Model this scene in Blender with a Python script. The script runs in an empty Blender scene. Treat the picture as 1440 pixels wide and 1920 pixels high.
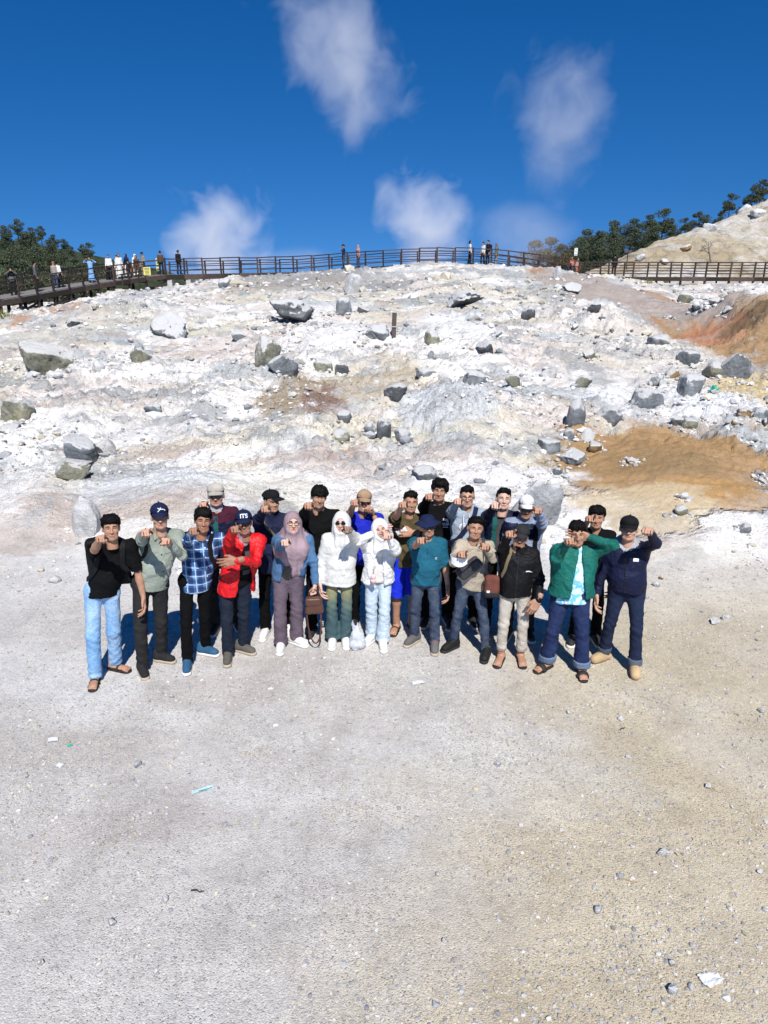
import bpy, math, random, time
import numpy as np
from mathutils import Vector, Matrix
from mathutils.bvhtree import BVHTree

T0 = time.time()
scene = bpy.context.scene
COL = scene.collection
R = math.radians

# ---------------------------------------------------------------- camera, sky, sun, exposure
CAM_Z, PITCH, FPX = 3.8, math.atan(450 / 1333.0), 1333.0
cam_data = bpy.data.cameras.new('camera')
cam_data.sensor_fit = 'HORIZONTAL'
cam_data.sensor_width = 36.0
cam_data.lens = 36.0 * FPX / 1440.0
cam_data.clip_start, cam_data.clip_end = 0.1, 5000
cam = bpy.data.objects.new('camera', cam_data)
cam.location = (0, 0, CAM_Z)
cam.rotation_euler = (math.pi / 2 - PITCH, 0, 0)
COL.objects.link(cam)
scene.camera = cam

SUN_EL, SUN_AZ = R(50), R(9)            # the sun stands behind the camera, a little to its right
sun_dir = Vector((math.sin(SUN_AZ) * math.cos(SUN_EL), -math.cos(SUN_AZ) * math.cos(SUN_EL), math.sin(SUN_EL)))
world = bpy.data.worlds.new('World')
scene.world = world
world.use_nodes = True
wt = world.node_tree
for n in list(wt.nodes):
    wt.nodes.remove(n)
wo = wt.nodes.new('ShaderNodeOutputWorld')
wb = wt.nodes.new('ShaderNodeBackground')
sk = wt.nodes.new('ShaderNodeTexSky')
sk.sky_type = 'NISHITA'
sk.sun_disc = False
sk.sun_elevation = SUN_EL
sk.sun_rotation = math.atan2(sun_dir.x, sun_dir.y)
sk.altitude = 2000
sk.air_density = 1.0
sk.dust_density = 0.0
sk.ozone_density = 4.0
hs = wt.nodes.new('ShaderNodeHueSaturation')
hs.inputs['Saturation'].default_value = 1.35
hs.inputs['Value'].default_value = 1.0
hs.inputs['Hue'].default_value = 0.507
wb.inputs['Strength'].default_value = 0.094
# thin mountain air: the pale band of the horizon lies below the ridges, so the sky is read a little higher up
tc = wt.nodes.new('ShaderNodeTexCoord')
vm = wt.nodes.new('ShaderNodeVectorMath'); vm.operation = 'MULTIPLY_ADD'
vm.inputs[1].default_value = (1, 1, 0.9)
vm.inputs[2].default_value = (0, 0, 0.17)
vn_ = wt.nodes.new('ShaderNodeVectorMath'); vn_.operation = 'NORMALIZE'
wt.links.new(tc.outputs['Generated'], vm.inputs[0])
wt.links.new(vm.outputs[0], vn_.inputs[0])
wt.links.new(vn_.outputs[0], sk.inputs['Vector'])
wt.links.new(sk.outputs[0], hs.inputs['Color'])
wt.links.new(hs.outputs[0], wb.inputs['Color'])
wt.links.new(wb.outputs[0], wo.inputs['Surface'])

sl = bpy.data.lights.new('sun', 'SUN')
sl.energy = 5.0
sl.angle = R(0.53)
sl.color = (1.0, 0.975, 0.935)
so = bpy.data.objects.new('sun', sl)
so.rotation_euler = sun_dir.to_track_quat('Z', 'Y').to_euler()
so.location = (5, -20, 30)
COL.objects.link(so)

vs = scene.view_settings
vs.view_transform = 'Standard'
vs.look = 'None'
vs.exposure = 0.21
vs.gamma = 1.0
vs.use_curve_mapping = False
scene.render.engine = 'CYCLES'
scene.cycles.use_denoising = True
scene.cycles.max_bounces = 5
scene.cycles.diffuse_bounces = 4
scene.cycles.glossy_bounces = 2
scene.cycles.transmission_bounces = 4
scene.cycles.transparent_max_bounces = 12
scene.cycles.volume_bounces = 3
scene.cycles.volume_max_steps = 96
scene.cycles.use_adaptive_sampling = True
scene.cycles.adaptive_threshold = 0.015

# ---------------------------------------------------------------- small helpers
def link(o, parent=None):
    COL.objects.link(o)
    if parent is not None:
        o.parent = parent
    return o

def tag(o, label=None, cat=None, group=None, kind=None):
    if label: o['label'] = label
    if cat: o['category'] = cat
    if group: o['group'] = group
    if kind: o['kind'] = kind
    return o

def empty(name, loc=(0, 0, 0), rz=0.0):
    o = bpy.data.objects.new(name, None)
    o.location = loc
    o.rotation_euler = (0, 0, rz)
    o.empty_display_size = 0.2
    COL.objects.link(o)
    return o

def mesh_np(name, verts, faces, smooth=True):
    """verts (n,3), faces: (m,4) or (m,3) array or list of arrays"""
    me = bpy.data.meshes.new(name)
    if not isinstance(faces, list):
        faces = [faces]
    faces = [np.asarray(f, dtype=np.int32) for f in faces if len(f)]
    nl = sum(f.size for f in faces)
    nf = sum(len(f) for f in faces)
    me.vertices.add(len(verts))
    me.vertices.foreach_set('co', np.asarray(verts, dtype=np.float32).ravel())
    me.loops.add(nl)
    me.polygons.add(nf)
    li = np.concatenate([f.ravel() for f in faces])
    ls = np.concatenate([np.full(len(f), f.shape[1]) for f in faces])
    st = np.concatenate([[0], np.cumsum(ls)[:-1]])
    me.loops.foreach_set('vertex_index', li.astype(np.int32))
    me.polygons.foreach_set('loop_start', st.astype(np.int32))
    me.polygons.foreach_set('use_smooth', np.full(nf, smooth))
    me.update(calc_edges=True)
    return me

def obj_np(name, verts, faces, mat, parent=None, smooth=True, mat_idx=None, cols=None):
    me = mesh_np(name, verts, faces, smooth)
    for m in (mat if isinstance(mat, (list, tuple)) else [mat]):
        me.materials.append(m)
    if mat_idx is not None:
        me.polygons.foreach_set('material_index', np.asarray(mat_idx, dtype=np.int32))
    if cols is not None:
        at = me.color_attributes.new('col', 'FLOAT_COLOR', 'POINT')
        c4 = np.ones((len(verts), 4), np.float32)
        c4[:, :cols.shape[1]] = cols
        at.data.foreach_set('color', c4.ravel())
    return link(bpy.data.objects.new(name, me), parent)

class MB:
    """collects boxes, tubes, strips into one mesh"""
    def __init__(self):
        self.v, self.q, self.t, self.n = [], [], [], 0
    def add(self, v, q=None, t=None):
        v = np.asarray(v, float).reshape(-1, 3)
        if q is not None and len(q): self.q.append(np.asarray(q, int) + self.n)
        if t is not None and len(t): self.t.append(np.asarray(t, int) + self.n)
        self.v.append(v)
        self.n += len(v)
        return self
    def box(self, c, s, rot=None):
        s = np.asarray(s, float) / 2
        v = np.array([[x, y, z] for x in (-1, 1) for y in (-1, 1) for z in (-1, 1)], float) * s
        if rot is not None:
            v = v @ np.array(rot).T
        return self.add(v + np.asarray(c, float), BOXQ)
    def beam(self, a, b, w, h, up=(0, 0, 1)):
        a, b = np.asarray(a, float), np.asarray(b, float)
        d = b - a
        L = np.linalg.norm(d)
        d = d / L
        u = np.asarray(up, float)
        s = np.cross(d, u)
        if np.linalg.norm(s) < 1e-4:
            s = np.cross(d, (0, 1, 0))
        s /= np.linalg.norm(s)
        u = np.cross(s, d)
        return self.box((a + b) / 2, (L, w, h), np.stack([d, s, u], 1))
    def tube(self, pts, rad, n=8, cap=True, squash=None):
        pts = np.asarray(pts, float)
        rad = np.broadcast_to(np.asarray(rad, float), (len(pts),))
        tan = np.gradient(pts, axis=0)
        tan /= np.linalg.norm(tan, axis=1, keepdims=True) + 1e-9
        ref = np.array([0, 0, 1.0]) if abs(tan[:, 2]).mean() < 0.8 else np.array([0, 1.0, 0])
        vs_ = []
        for p, t_, r in zip(pts, tan, rad):
            s = np.cross(t_, ref); s /= np.linalg.norm(s) + 1e-9
            u = np.cross(s, t_)
            a = np.linspace(0, 2 * math.pi, n, endpoint=False)
            sq = 1.0 if squash is None else squash
            vs_.append(p + r * (np.cos(a)[:, None] * s + np.sin(a)[:, None] * u * sq))
        v = np.concatenate(vs_)
        q = []
        for i in range(len(pts) - 1):
            for j in range(n):
                k = (j + 1) % n
                q.append((i * n + j, i * n + k, (i + 1) * n + k, (i + 1) * n + j))
        t = []
        if cap:
            v = np.concatenate([v, pts[:1], pts[-1:]])
            c0, c1 = len(v) - 2, len(v) - 1
            for j in range(n):
                k = (j + 1) % n
                t.append((c0, k, j))
                t.append((c1, (len(pts) - 1) * n + j, (len(pts) - 1) * n + k))
        return self.add(v, q, t)
    def data(self):
        fs = []
        if self.q: fs.append(np.concatenate(self.q))
        if self.t: fs.append(np.concatenate(self.t))
        return np.concatenate(self.v), fs
    def build(self, name, mat, parent=None, smooth=False):
        v, f = self.data()
        return obj_np(name, v, f, mat, parent, smooth)
BOXQ = [(0, 1, 3, 2), (4, 6, 7, 5), (0, 4, 5, 1), (2, 3, 7, 6), (0, 2, 6, 4), (1, 5, 7, 3)]

# numpy value noise
def _h(ix, iy, iz, seed):
    n = (ix.astype(np.int64) * 374761393 + iy.astype(np.int64) * 668265263 + iz.astype(np.int64) * 2147483647 + seed * 144665) & 0xFFFFFFFF
    n = ((n ^ (n >> 13)) * 1274126177) & 0xFFFFFFFF
    n = ((n ^ (n >> 16)) * 2246822519) & 0xFFFFFFFF
    return ((n ^ (n >> 15)) & 0xFFFFFF) / float(0xFFFFFF) * 2 - 1
def vn2(x, y, seed=0):
    ix, iy = np.floor(x), np.floor(y)
    fx, fy = x - ix, y - iy
    fx = fx * fx * fx * (fx * (fx * 6 - 15) + 10)
    fy = fy * fy * fy * (fy * (fy * 6 - 15) + 10)
    z = np.zeros_like(ix)
    a, b = _h(ix, iy, z, seed), _h(ix + 1, iy, z, seed)
    c, d = _h(ix, iy + 1, z, seed), _h(ix + 1, iy + 1, z, seed)
    return (a + (b - a) * fx) * (1 - fy) + (c + (d - c) * fx) * fy
def fbm2(x, y, seed=0, octv=4, gain=0.5):
    t, a, s = 0, 1.0, 0
    for o in range(octv):
        t = t + a * vn2(x * 2 ** o + 17.3 * o, y * 2 ** o - 9.1 * o, seed + o * 31)
        s += a; a *= gain
    return t / s
def billow2(x, y, seed=0, octv=4, gain=0.55):
    t, a, s = 0, 1.0, 0
    for o in range(octv):
        t = t + a * np.abs(vn2(x * 2 ** o + 7.7 * o, y * 2 ** o + 1.9 * o, seed + o * 13)); s += a; a *= gain
    return t / s
def ridged2(x, y, seed=0, octv=4, gain=0.55):
    t, a, s = 0, 1.0, 0
    for o in range(octv):
        n = 1 - np.abs(vn2(x * 2 ** o + 5.3 * o, y * 2 ** o + 3.7 * o, seed + o * 17))
        t = t + a * (n * n); s += a; a *= gain
    return t / s
def vn3(p, seed=0):
    i = np.floor(p); f = p - i
    f = f * f * (3 - 2 * f)
    out = 0
    for dx in (0, 1):
        for dy in (0, 1):
            for dz in (0, 1):
                w = (f[:, 0] if dx else 1 - f[:, 0]) * (f[:, 1] if dy else 1 - f[:, 1]) * (f[:, 2] if dz else 1 - f[:, 2])
                out = out + w * _h(i[:, 0] + dx, i[:, 1] + dy, i[:, 2] + dz, seed)
    return out
def fbm3(p, seed=0, octv=3, gain=0.5):
    t, a, s = 0, 1.0, 0
    for o in range(octv):
        t = t + a * vn3(p * 2 ** o + 13.7 * o, seed + 7 * o); s += a; a *= gain
    return t / s
def sstep(a, b, x):
    t = np.clip((x - a) / (b - a), 0, 1)
    return t * t * (3 - 2 * t)

# ---------------------------------------------------------------- photograph pixel -> direction, world point -> pixel
CP, SP = math.cos(PITCH), math.sin(PITCH)
def ray(px, py):
    xc, yc = (px - 720) / FPX, (960 - py) / FPX
    d = np.array([xc, CP + yc * SP, -SP + yc * CP])
    return d / np.linalg.norm(d)
def at_y(px, py, y):
    d = ray(px, py)
    return np.array([0, 0, CAM_Z]) + d * (y / d[1])
def depth(p):
    return p[1] * CP - (p[2] - CAM_Z) * SP

# ---------------------------------------------------------------- materials
MATS = {}
class NT:
    """tiny node-tree writer"""
    def __init__(self, name, rough=0.8, spec=0.3):
        m = bpy.data.materials.new(name)
        m.use_nodes = True
        self.m, self.t = m, m.node_tree
        self.b = self.t.nodes['Principled BSDF']
        self.b.inputs['Roughness'].default_value = rough
        self.b.inputs['Specular IOR Level'].default_value = spec
        MATS[name] = m
    def n(self, typ, **kw):
        nd = self.t.nodes.new('ShaderNode' + typ)
        for k, v in kw.items():
            setattr(nd, k, v)
        return nd
    def l(self, a, b):
        self.t.links.new(a, b)
    def coord(self, kind='Object', scale=None):
        c = self.n('TexCoord').outputs[kind]
        if scale is not None:
            mp = self.n('Mapping')
            mp.inputs['Scale'].default_value = scale if hasattr(scale, '__len__') else (scale,) * 3
            self.l(c, mp.inputs['Vector'])
            c = mp.outputs[0]
        return c
    def noise(self, vec, scale, detail=4, rough=0.6, dist=0.0):
        nd = self.n('TexNoise')
        nd.inputs['Scale'].default_value = scale
        nd.inputs['Detail'].default_value = detail
        nd.inputs['Roughness'].default_value = rough
        nd.inputs['Distortion'].default_value = dist
        self.l(vec, nd.inputs['Vector'])
        return nd.outputs['Fac']
    def ramp(self, fac, stops):
        nd = self.n('ValToRGB')
        e = nd.color_ramp.elements
        while len(e) < len(stops): e.new(0.5)
        for el, (p, c) in zip(e, stops):
            el.position = p
            el.color = (c[0], c[1], c[2], 1) if hasattr(c, '__len__') else (c, c, c, 1)
        self.l(fac, nd.inputs[0])
        return nd.outputs[0]
    def mix(self, fac, a, b, mode='MIX'):
        nd = self.n('Mix', data_type='RGBA', blend_type=mode)
        for s, v in ((nd.inputs[0], fac), (nd.inputs[6], a), (nd.inputs[7], b)):
            if hasattr(v, 'is_linked'): self.l(v, s)
            elif hasattr(v, '__len__'): s.default_value = (v[0], v[1], v[2], 1)
            else: s.default_value = v
        return nd.outputs[2]
    def math(self, op, a, b=0.0):
        nd = self.n('Math', operation=op)
        for s, v in ((nd.inputs[0], a), (nd.inputs[1], b)):
            if hasattr(v, 'is_linked'): self.l(v, s)
            else: s.default_value = v
        return nd.outputs[0]
    def bump(self, h, strength=0.5, dist=0.02, prev=None):
        nd = self.n('Bump')
        nd.inputs['Strength'].default_value = strength
        nd.inputs['Distance'].default_value = dist
        self.l(h, nd.inputs['Height'])
        if prev is not None: self.l(prev, nd.inputs['Normal'])
        self.l(nd.outputs[0], self.b.inputs['Normal'])
        return nd.outputs[0]
    def col(self, c):
        s = self.b.inputs['Base Color']
        if hasattr(c, 'is_linked'): self.l(c, s)
        else: s.default_value = (c[0], c[1], c[2], 1)
        return self.m

def srgb(r, g, b):
    return tuple(((c / 255 / 12.92) if c / 255 <= 0.04045 else ((c / 255 + 0.055) / 1.055) ** 2.4) for c in (r, g, b))

# crater ground: large colour zones come as a vertex attribute, grain and small stones from the material
t = NT('crater_ground', 0.95, 0.15)
co = t.coord('Object')
at = t.n('Attribute'); at.attribute_name = 'col'
n1 = t.noise(co, 2.2, 5, 0.68)
n2 = t.noise(co, 14, 3, 0.7)
n3 = t.noise(co, 1.1, 3, 0.6)
vo = t.n('TexVoronoi'); vo.inputs['Scale'].default_value = 46
t.l(co, vo.inputs['Vector'])
vo2 = t.n('TexVoronoi'); vo2.inputs['Scale'].default_value = 105
t.l(co, vo2.inputs['Vector'])
rg = at.outputs['Alpha']                  # 0 on the trodden gravel, 1 on the crusted slope
n5 = t.noise(co, 1.0, 7, 0.74)
n6 = t.noise(co, 3.3, 5, 0.72, 0.4)
c = t.mix(1.0, at.outputs['Color'], t.ramp(n1, [(0.28, (0.86, 0.85, 0.84)), (0.46, (0.98, 0.97, 0.97)), (0.62, (1.05, 1.05, 1.04)), (0.8, (1.12, 1.12, 1.11))]), 'MULTIPLY')
# grey rock showing through the crust, tan and bluish stains
c = t.mix(t.math('MULTIPLY', rg, t.ramp(n5, [(0.555, 0.0), (0.595, 0.7), (0.66, 0.88)])), c, t.mix(n6, (0.24, 0.245, 0.25), (0.56, 0.56, 0.555)))
c = t.mix(t.math('MULTIPLY', rg, t.ramp(n6, [(0.30, 0.6), (0.42, 0.0)])), c, (0.53, 0.47, 0.41))
c = t.mix(t.math('MULTIPLY', rg, t.ramp(n6, [(0.60, 0.0), (0.68, 0.8)])), c, (0.86, 0.855, 0.845))
c = t.mix(1.0, c, t.ramp(n2, [(0.28, (0.74, 0.74, 0.75)), (0.42, (0.96, 0.96, 0.96)), (0.6, (1.03, 1.03, 1.03)), (0.75, (1.10, 1.10, 1.10))]), 'MULTIPLY')
# fine gravel: every cell a grain with a tint of its own
grain = t.ramp(vo2.outputs['Color'], [(0.05, (0.64, 0.64, 0.65)), (0.25, (0.90, 0.90, 0.90)), (0.7, (1.04, 1.04, 1.03)), (0.95, (1.28, 1.27, 1.24))])
c = t.mix(0.85, c, t.mix(1.0, c, grain, 'MULTIPLY'))
sp = t.ramp(vo.outputs['Distance'], [(0.0, 1.0), (0.20, 0.9), (0.30, 0.0)])
spm = t.math('MULTIPLY', sp, t.ramp(n3, [(0.42, 0.1), (0.6, 0.9)]))
spc = t.mix(1.0, c, t.ramp(vo.outputs['Color'], [(0.1, (0.50, 0.51, 0.54)), (0.5, (0.98, 0.97, 0.95)), (0.9, (1.30, 1.28, 1.23))]), 'MULTIPLY')
c = t.mix(spm, c, spc)
t.col(c)
b1 = t.bump(t.math('MULTIPLY', n1, rg), 0.7, 0.16)
b2 = t.bump(t.math('MULTIPLY', n6, rg), 0.6, 0.10, b1)
b2 = t.bump(t.math('MULTIPLY', n2, t.math('ADD', rg, 0.12)), 0.7, 0.05, b2)
b3 = t.bump(spm, 0.7, 0.016, b2)
t.bump(vo2.outputs['Distance'], 0.5, -0.009, b3)

def rock_mat(name, dark, mid, light, stain, stain_amt):
    t = NT(name, 0.9, 0.2)
    co = t.coord('Object')
    oi = t.n('ObjectInfo')
    mp = t.n('VectorMath', operation='ADD')
    t.l(co, mp.inputs[0]); t.l(oi.outputs['Random'], mp.inputs[1])
    v = mp.outputs[0]
    a = t.noise(v, 1.6, 6, 0.65, 0.6)
    b = t.noise(v, 9, 6, 0.7)
    c = t.ramp(a, [(0.30, dark), (0.5, mid), (0.72, light)])
    c = t.mix(t.ramp(t.noise(v, 1.1, 4, 0.6), [(0.55, 0.0), (0.70, stain_amt)]), c, stain)
    c = t.mix(1.0, c, t.ramp(b, [(0.25, 0.62), (0.5, 1.0), (0.75, 1.25)]), 'MULTIPLY')
    ge = t.n('NewGeometry')
    sn = t.n('SeparateXYZ'); t.l(ge.outputs['Normal'], sn.inputs[0])
    du = t.math('ADD', sn.outputs[2], t.math('MULTIPLY', t.noise(v, 4.5, 5, 0.7), 1.1))
    c = t.mix(t.ramp(du, [(0.88, 0.0), (1.15, 0.55), (1.45, 0.85)]), c, (0.62, 0.61, 0.59))
    t.col(c)
    b1 = t.bump(b, 0.9, 0.08)
    t.bump(t.noise(v, 30, 4), 0.5, 0.02, b1)
    return t.m
rock_mat('rock_grey', (0.09, 0.10, 0.105), (0.22, 0.235, 0.245), (0.42, 0.43, 0.44), (0.36, 0.33, 0.2), 0.5)
rock_mat('rock_dark', (0.04, 0.043, 0.045), (0.12, 0.125, 0.13), (0.26, 0.27, 0.275), (0.28, 0.26, 0.18), 0.4)
rock_mat('rock_pale', (0.36, 0.36, 0.36), (0.58, 0.57, 0.55), (0.74, 0.73, 0.71), (0.6, 0.5, 0.28), 0.45)
rock_mat('rock_olive', (0.12, 0.12, 0.09), (0.26, 0.255, 0.19), (0.44, 0.43, 0.35), (0.40, 0.35, 0.17), 0.6)
rock_mat('stone_grey', (0.24, 0.25, 0.265), (0.40, 0.405, 0.415), (0.56, 0.56, 0.56), (0.5, 0.46, 0.38), 0.4)
rock_mat('rock_brown', (0.14, 0.09, 0.05), (0.30, 0.20, 0.10), (0.46, 0.34, 0.19), (0.45, 0.25, 0.08), 0.6)

t = NT('dark_wood', 0.75, 0.3)
co = t.coord('Object')
wn = t.noise(co, 6, 5, 0.7)
oi = t.n('ObjectInfo')
t.col(t.mix(1.0, t.ramp(wn, [(0.3, (0.018, 0.013, 0.011)), (0.6, (0.05, 0.036, 0.03)), (0.8, (0.11, 0.085, 0.07))]), t.ramp(oi.outputs['Random'], [(0.0, (0.55, 0.55, 0.55)), (0.6, (1.1, 1.05, 1.0)), (1.0, (2.3, 2.2, 2.15))]), 'MULTIPLY'))
t.bump(wn, 0.4, 0.01)
t = NT('deck_wood', 0.85, 0.2)
co = t.coord('Object')
wn = t.noise(co, 4, 5, 0.7)
t.col(t.ramp(wn, [(0.3, (0.12, 0.11, 0.10)), (0.7, (0.27, 0.25, 0.23))]))
t = NT('grey_plank', 0.85, 0.2)
wn = t.noise(t.coord('Object', (8, 8, 1.2)), 5, 5, 0.7)
t.col(t.ramp(wn, [(0.3, (0.05, 0.04, 0.037)), (0.7, (0.14, 0.11, 0.10))]))
t = NT('concrete', 0.9, 0.2)
wn = t.noise(t.coord('Object'), 5, 5, 0.7)
t.col(t.ramp(wn, [(0.3, (0.36, 0.36, 0.33)), (0.7, (0.6, 0.59, 0.55))]))
def plain(name, c, rough=0.6, spec=0.4):
    t = NT(name, rough, spec)
    t.col(c)
    return t.m

# ---------------------------------------------------------------- terrain
CX = np.array([-80, -36, -28, -22, -19, -14, -9.7, -5, 0, 5, 8, 11, 15, 20, 30, 45, 90], float)
CZ = np.array([-0.6, 0.4, 1.1, 1.75, 2.2, 2.85, 3.45, 3.72, 4.02, 4.38, 4.28, 3.95, 3.4, 3.05, 2.75, 2.7, 2.7], float)
def crest(x):
    return np.interp(x, CX, CZ) + 0.12 * vn2(x * 0.33, x * 0 + 2.5, 5) + 0.07 * vn2(x * 0.9, x * 0 + 2.5, 6)
PY = np.array([-500, 7.6, 9.0, 10.5, 13, 17, 22, 30, 40, 49, 54.5, 57, 62, 75, 120], float)
PZ = np.array([0, 0, 0.02, 0.075, 0.15, 0.245, 0.355, 0.525, 0.735, 0.92, 1.0, 0.97, 0.75, 0.5, 0.2], float)
MOUNDS = []      # (x, y, rx, ry, h)
def H(x, y, fine=True):
    x = np.asarray(x, float); y = np.asarray(y, float)
    yy = y + 0.9 * vn2(x * 0.22, y * 0.05, 3) * sstep(8, 14, y)
    yy = yy - 1.2 * sstep(-2, -7, x) * sstep(7, 10, y) * (1 - sstep(10, 20, y))
    z = crest(x) * np.interp(yy, PY, PZ)
    z = np.where(crest(x) < 0.8, np.maximum(z, np.interp(yy, PY, PZ) * 0.6), z)
    k = sstep(8.6, 15, yy)                       # roughness grows up the slope
    k2 = sstep(7.8, 11, yy)
    far = 1 - sstep(56, 62, y) * 0.6
    for mx, my, rx, ry, mh in MOUNDS:
        q = ((x - mx) / rx) ** 2 + ((y - my) / ry) ** 2
        z = z + mh * np.exp(-q * 1.6)
    wx = x + 0.9 * vn2(x * 0.35, y * 0.35, 11)
    wy = y + 0.9 * vn2(x * 0.35, y * 0.35, 12)
    z = z + k * far * (0.42 * (ridged2(wx * 0.16, wy * 0.22, 21, 3) - 0.5) + 0.30 * (ridged2(wx * 0.42, wy * 0.6, 31, 4) - 0.5))
    if fine:
        m = 0.25 + 0.85 * sstep(-0.15, 0.3, fbm2(x * 0.25, y * 0.3, 77, 3))
        bl = billow2(wx * 0.85, wy * 1.05, 41, 5, 0.6)
        z = z + k2 * far * m * (0.36 * (bl - 0.33) + 0.07 * fbm2(x * 3.6, y * 4.4, 51, 3, 0.7))
        z = z + (1 - k2) * (0.012 * fbm2(x * 1.2, y * 1.2, 61, 3))
        # ledges: broken horizontal steps in the crust
        for f_, sd_, hh_ in ((0.30, 91, 0.16), (0.55, 95, 0.10), (1.1, 98, 0.06)):
            st = fbm2(x * f_, y * f_ * 2.2, sd_, 5, 0.62)
            q = st * 5.0
            q = q - np.floor(q)
            z = z + k * far * hh_ * (sstep(0.0, 0.10, q) - q) * sstep(-0.15, 0.25, vn2(x * f_ * 0.5, y * f_, sd_ + 1))
    return z
def hit(px, py, fine=False):
    """point where the sight line through a photograph pixel meets the ground"""
    d = ray(px, py)
    s = np.concatenate([np.arange(3, 20, 0.04), np.arange(20, 75, 0.1)])
    p = np.array([0, 0, CAM_Z]) + s[:, None] * d
    below = p[:, 2] < H(p[:, 0], p[:, 1], fine)
    i = int(np.argmax(below)) if below.any() else len(s) - 1
    q = p[i].copy()
    q[2] = float(H(q[:1], q[1:2], True)[0])
    return q
def mound_at(px, py, wpx, ry, h):
    p = hit(px, py)
    MOUNDS.append((p[0], p[1], wpx * depth(p) / FPX / 2, ry, h))
for a in [(1270, 900, 380, 3.2, 0.26), (560, 770, 180, 1.8, 0.28), (860, 790, 260, 1.8, 0.38), (640, 650, 300, 3.0, 0.5),
          (870, 640, 230, 3.0, 0.5), (240, 600, 260, 3.5, 0.45), (330, 960, 330, 1.4, 0.30), (1400, 650, 240, 5.0, 1.0), (1435, 600, 150, 3.0, 0.7),
          (60, 960, 200, 1.4, 0.3), (1130, 600, 260, 4.0, 0.5), (420, 760, 300, 2.0, 0.3), (130, 790, 260, 2.0, 0.2)]:
    mound_at(*a)

def zone(x, y, px, py, wpx, hpx, soft=0.16, seed=1):
    """noisy patch mask centred where the photograph shows it, in ground coordinates"""
    c0, c1, c2 = hit(px, py), hit(px, py - hpx / 2), hit(px, py + hpx / 2)
    rx = wpx / 2 * depth(c0) / FPX
    ry = max(0.3, (c1[1] - c2[1]) / 2)
    cy = (c1[1] + c2[1]) / 2
    q = np.sqrt(((x - c0[0]) / rx) ** 2 + ((y - cy) / ry) ** 2)
    q = q + 0.5 * fbm2(x / rx * 2.0, y / ry * 2.0, seed, 5, 0.66)
    return 1 - sstep(1 - soft, 1 + soft, q)

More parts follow.
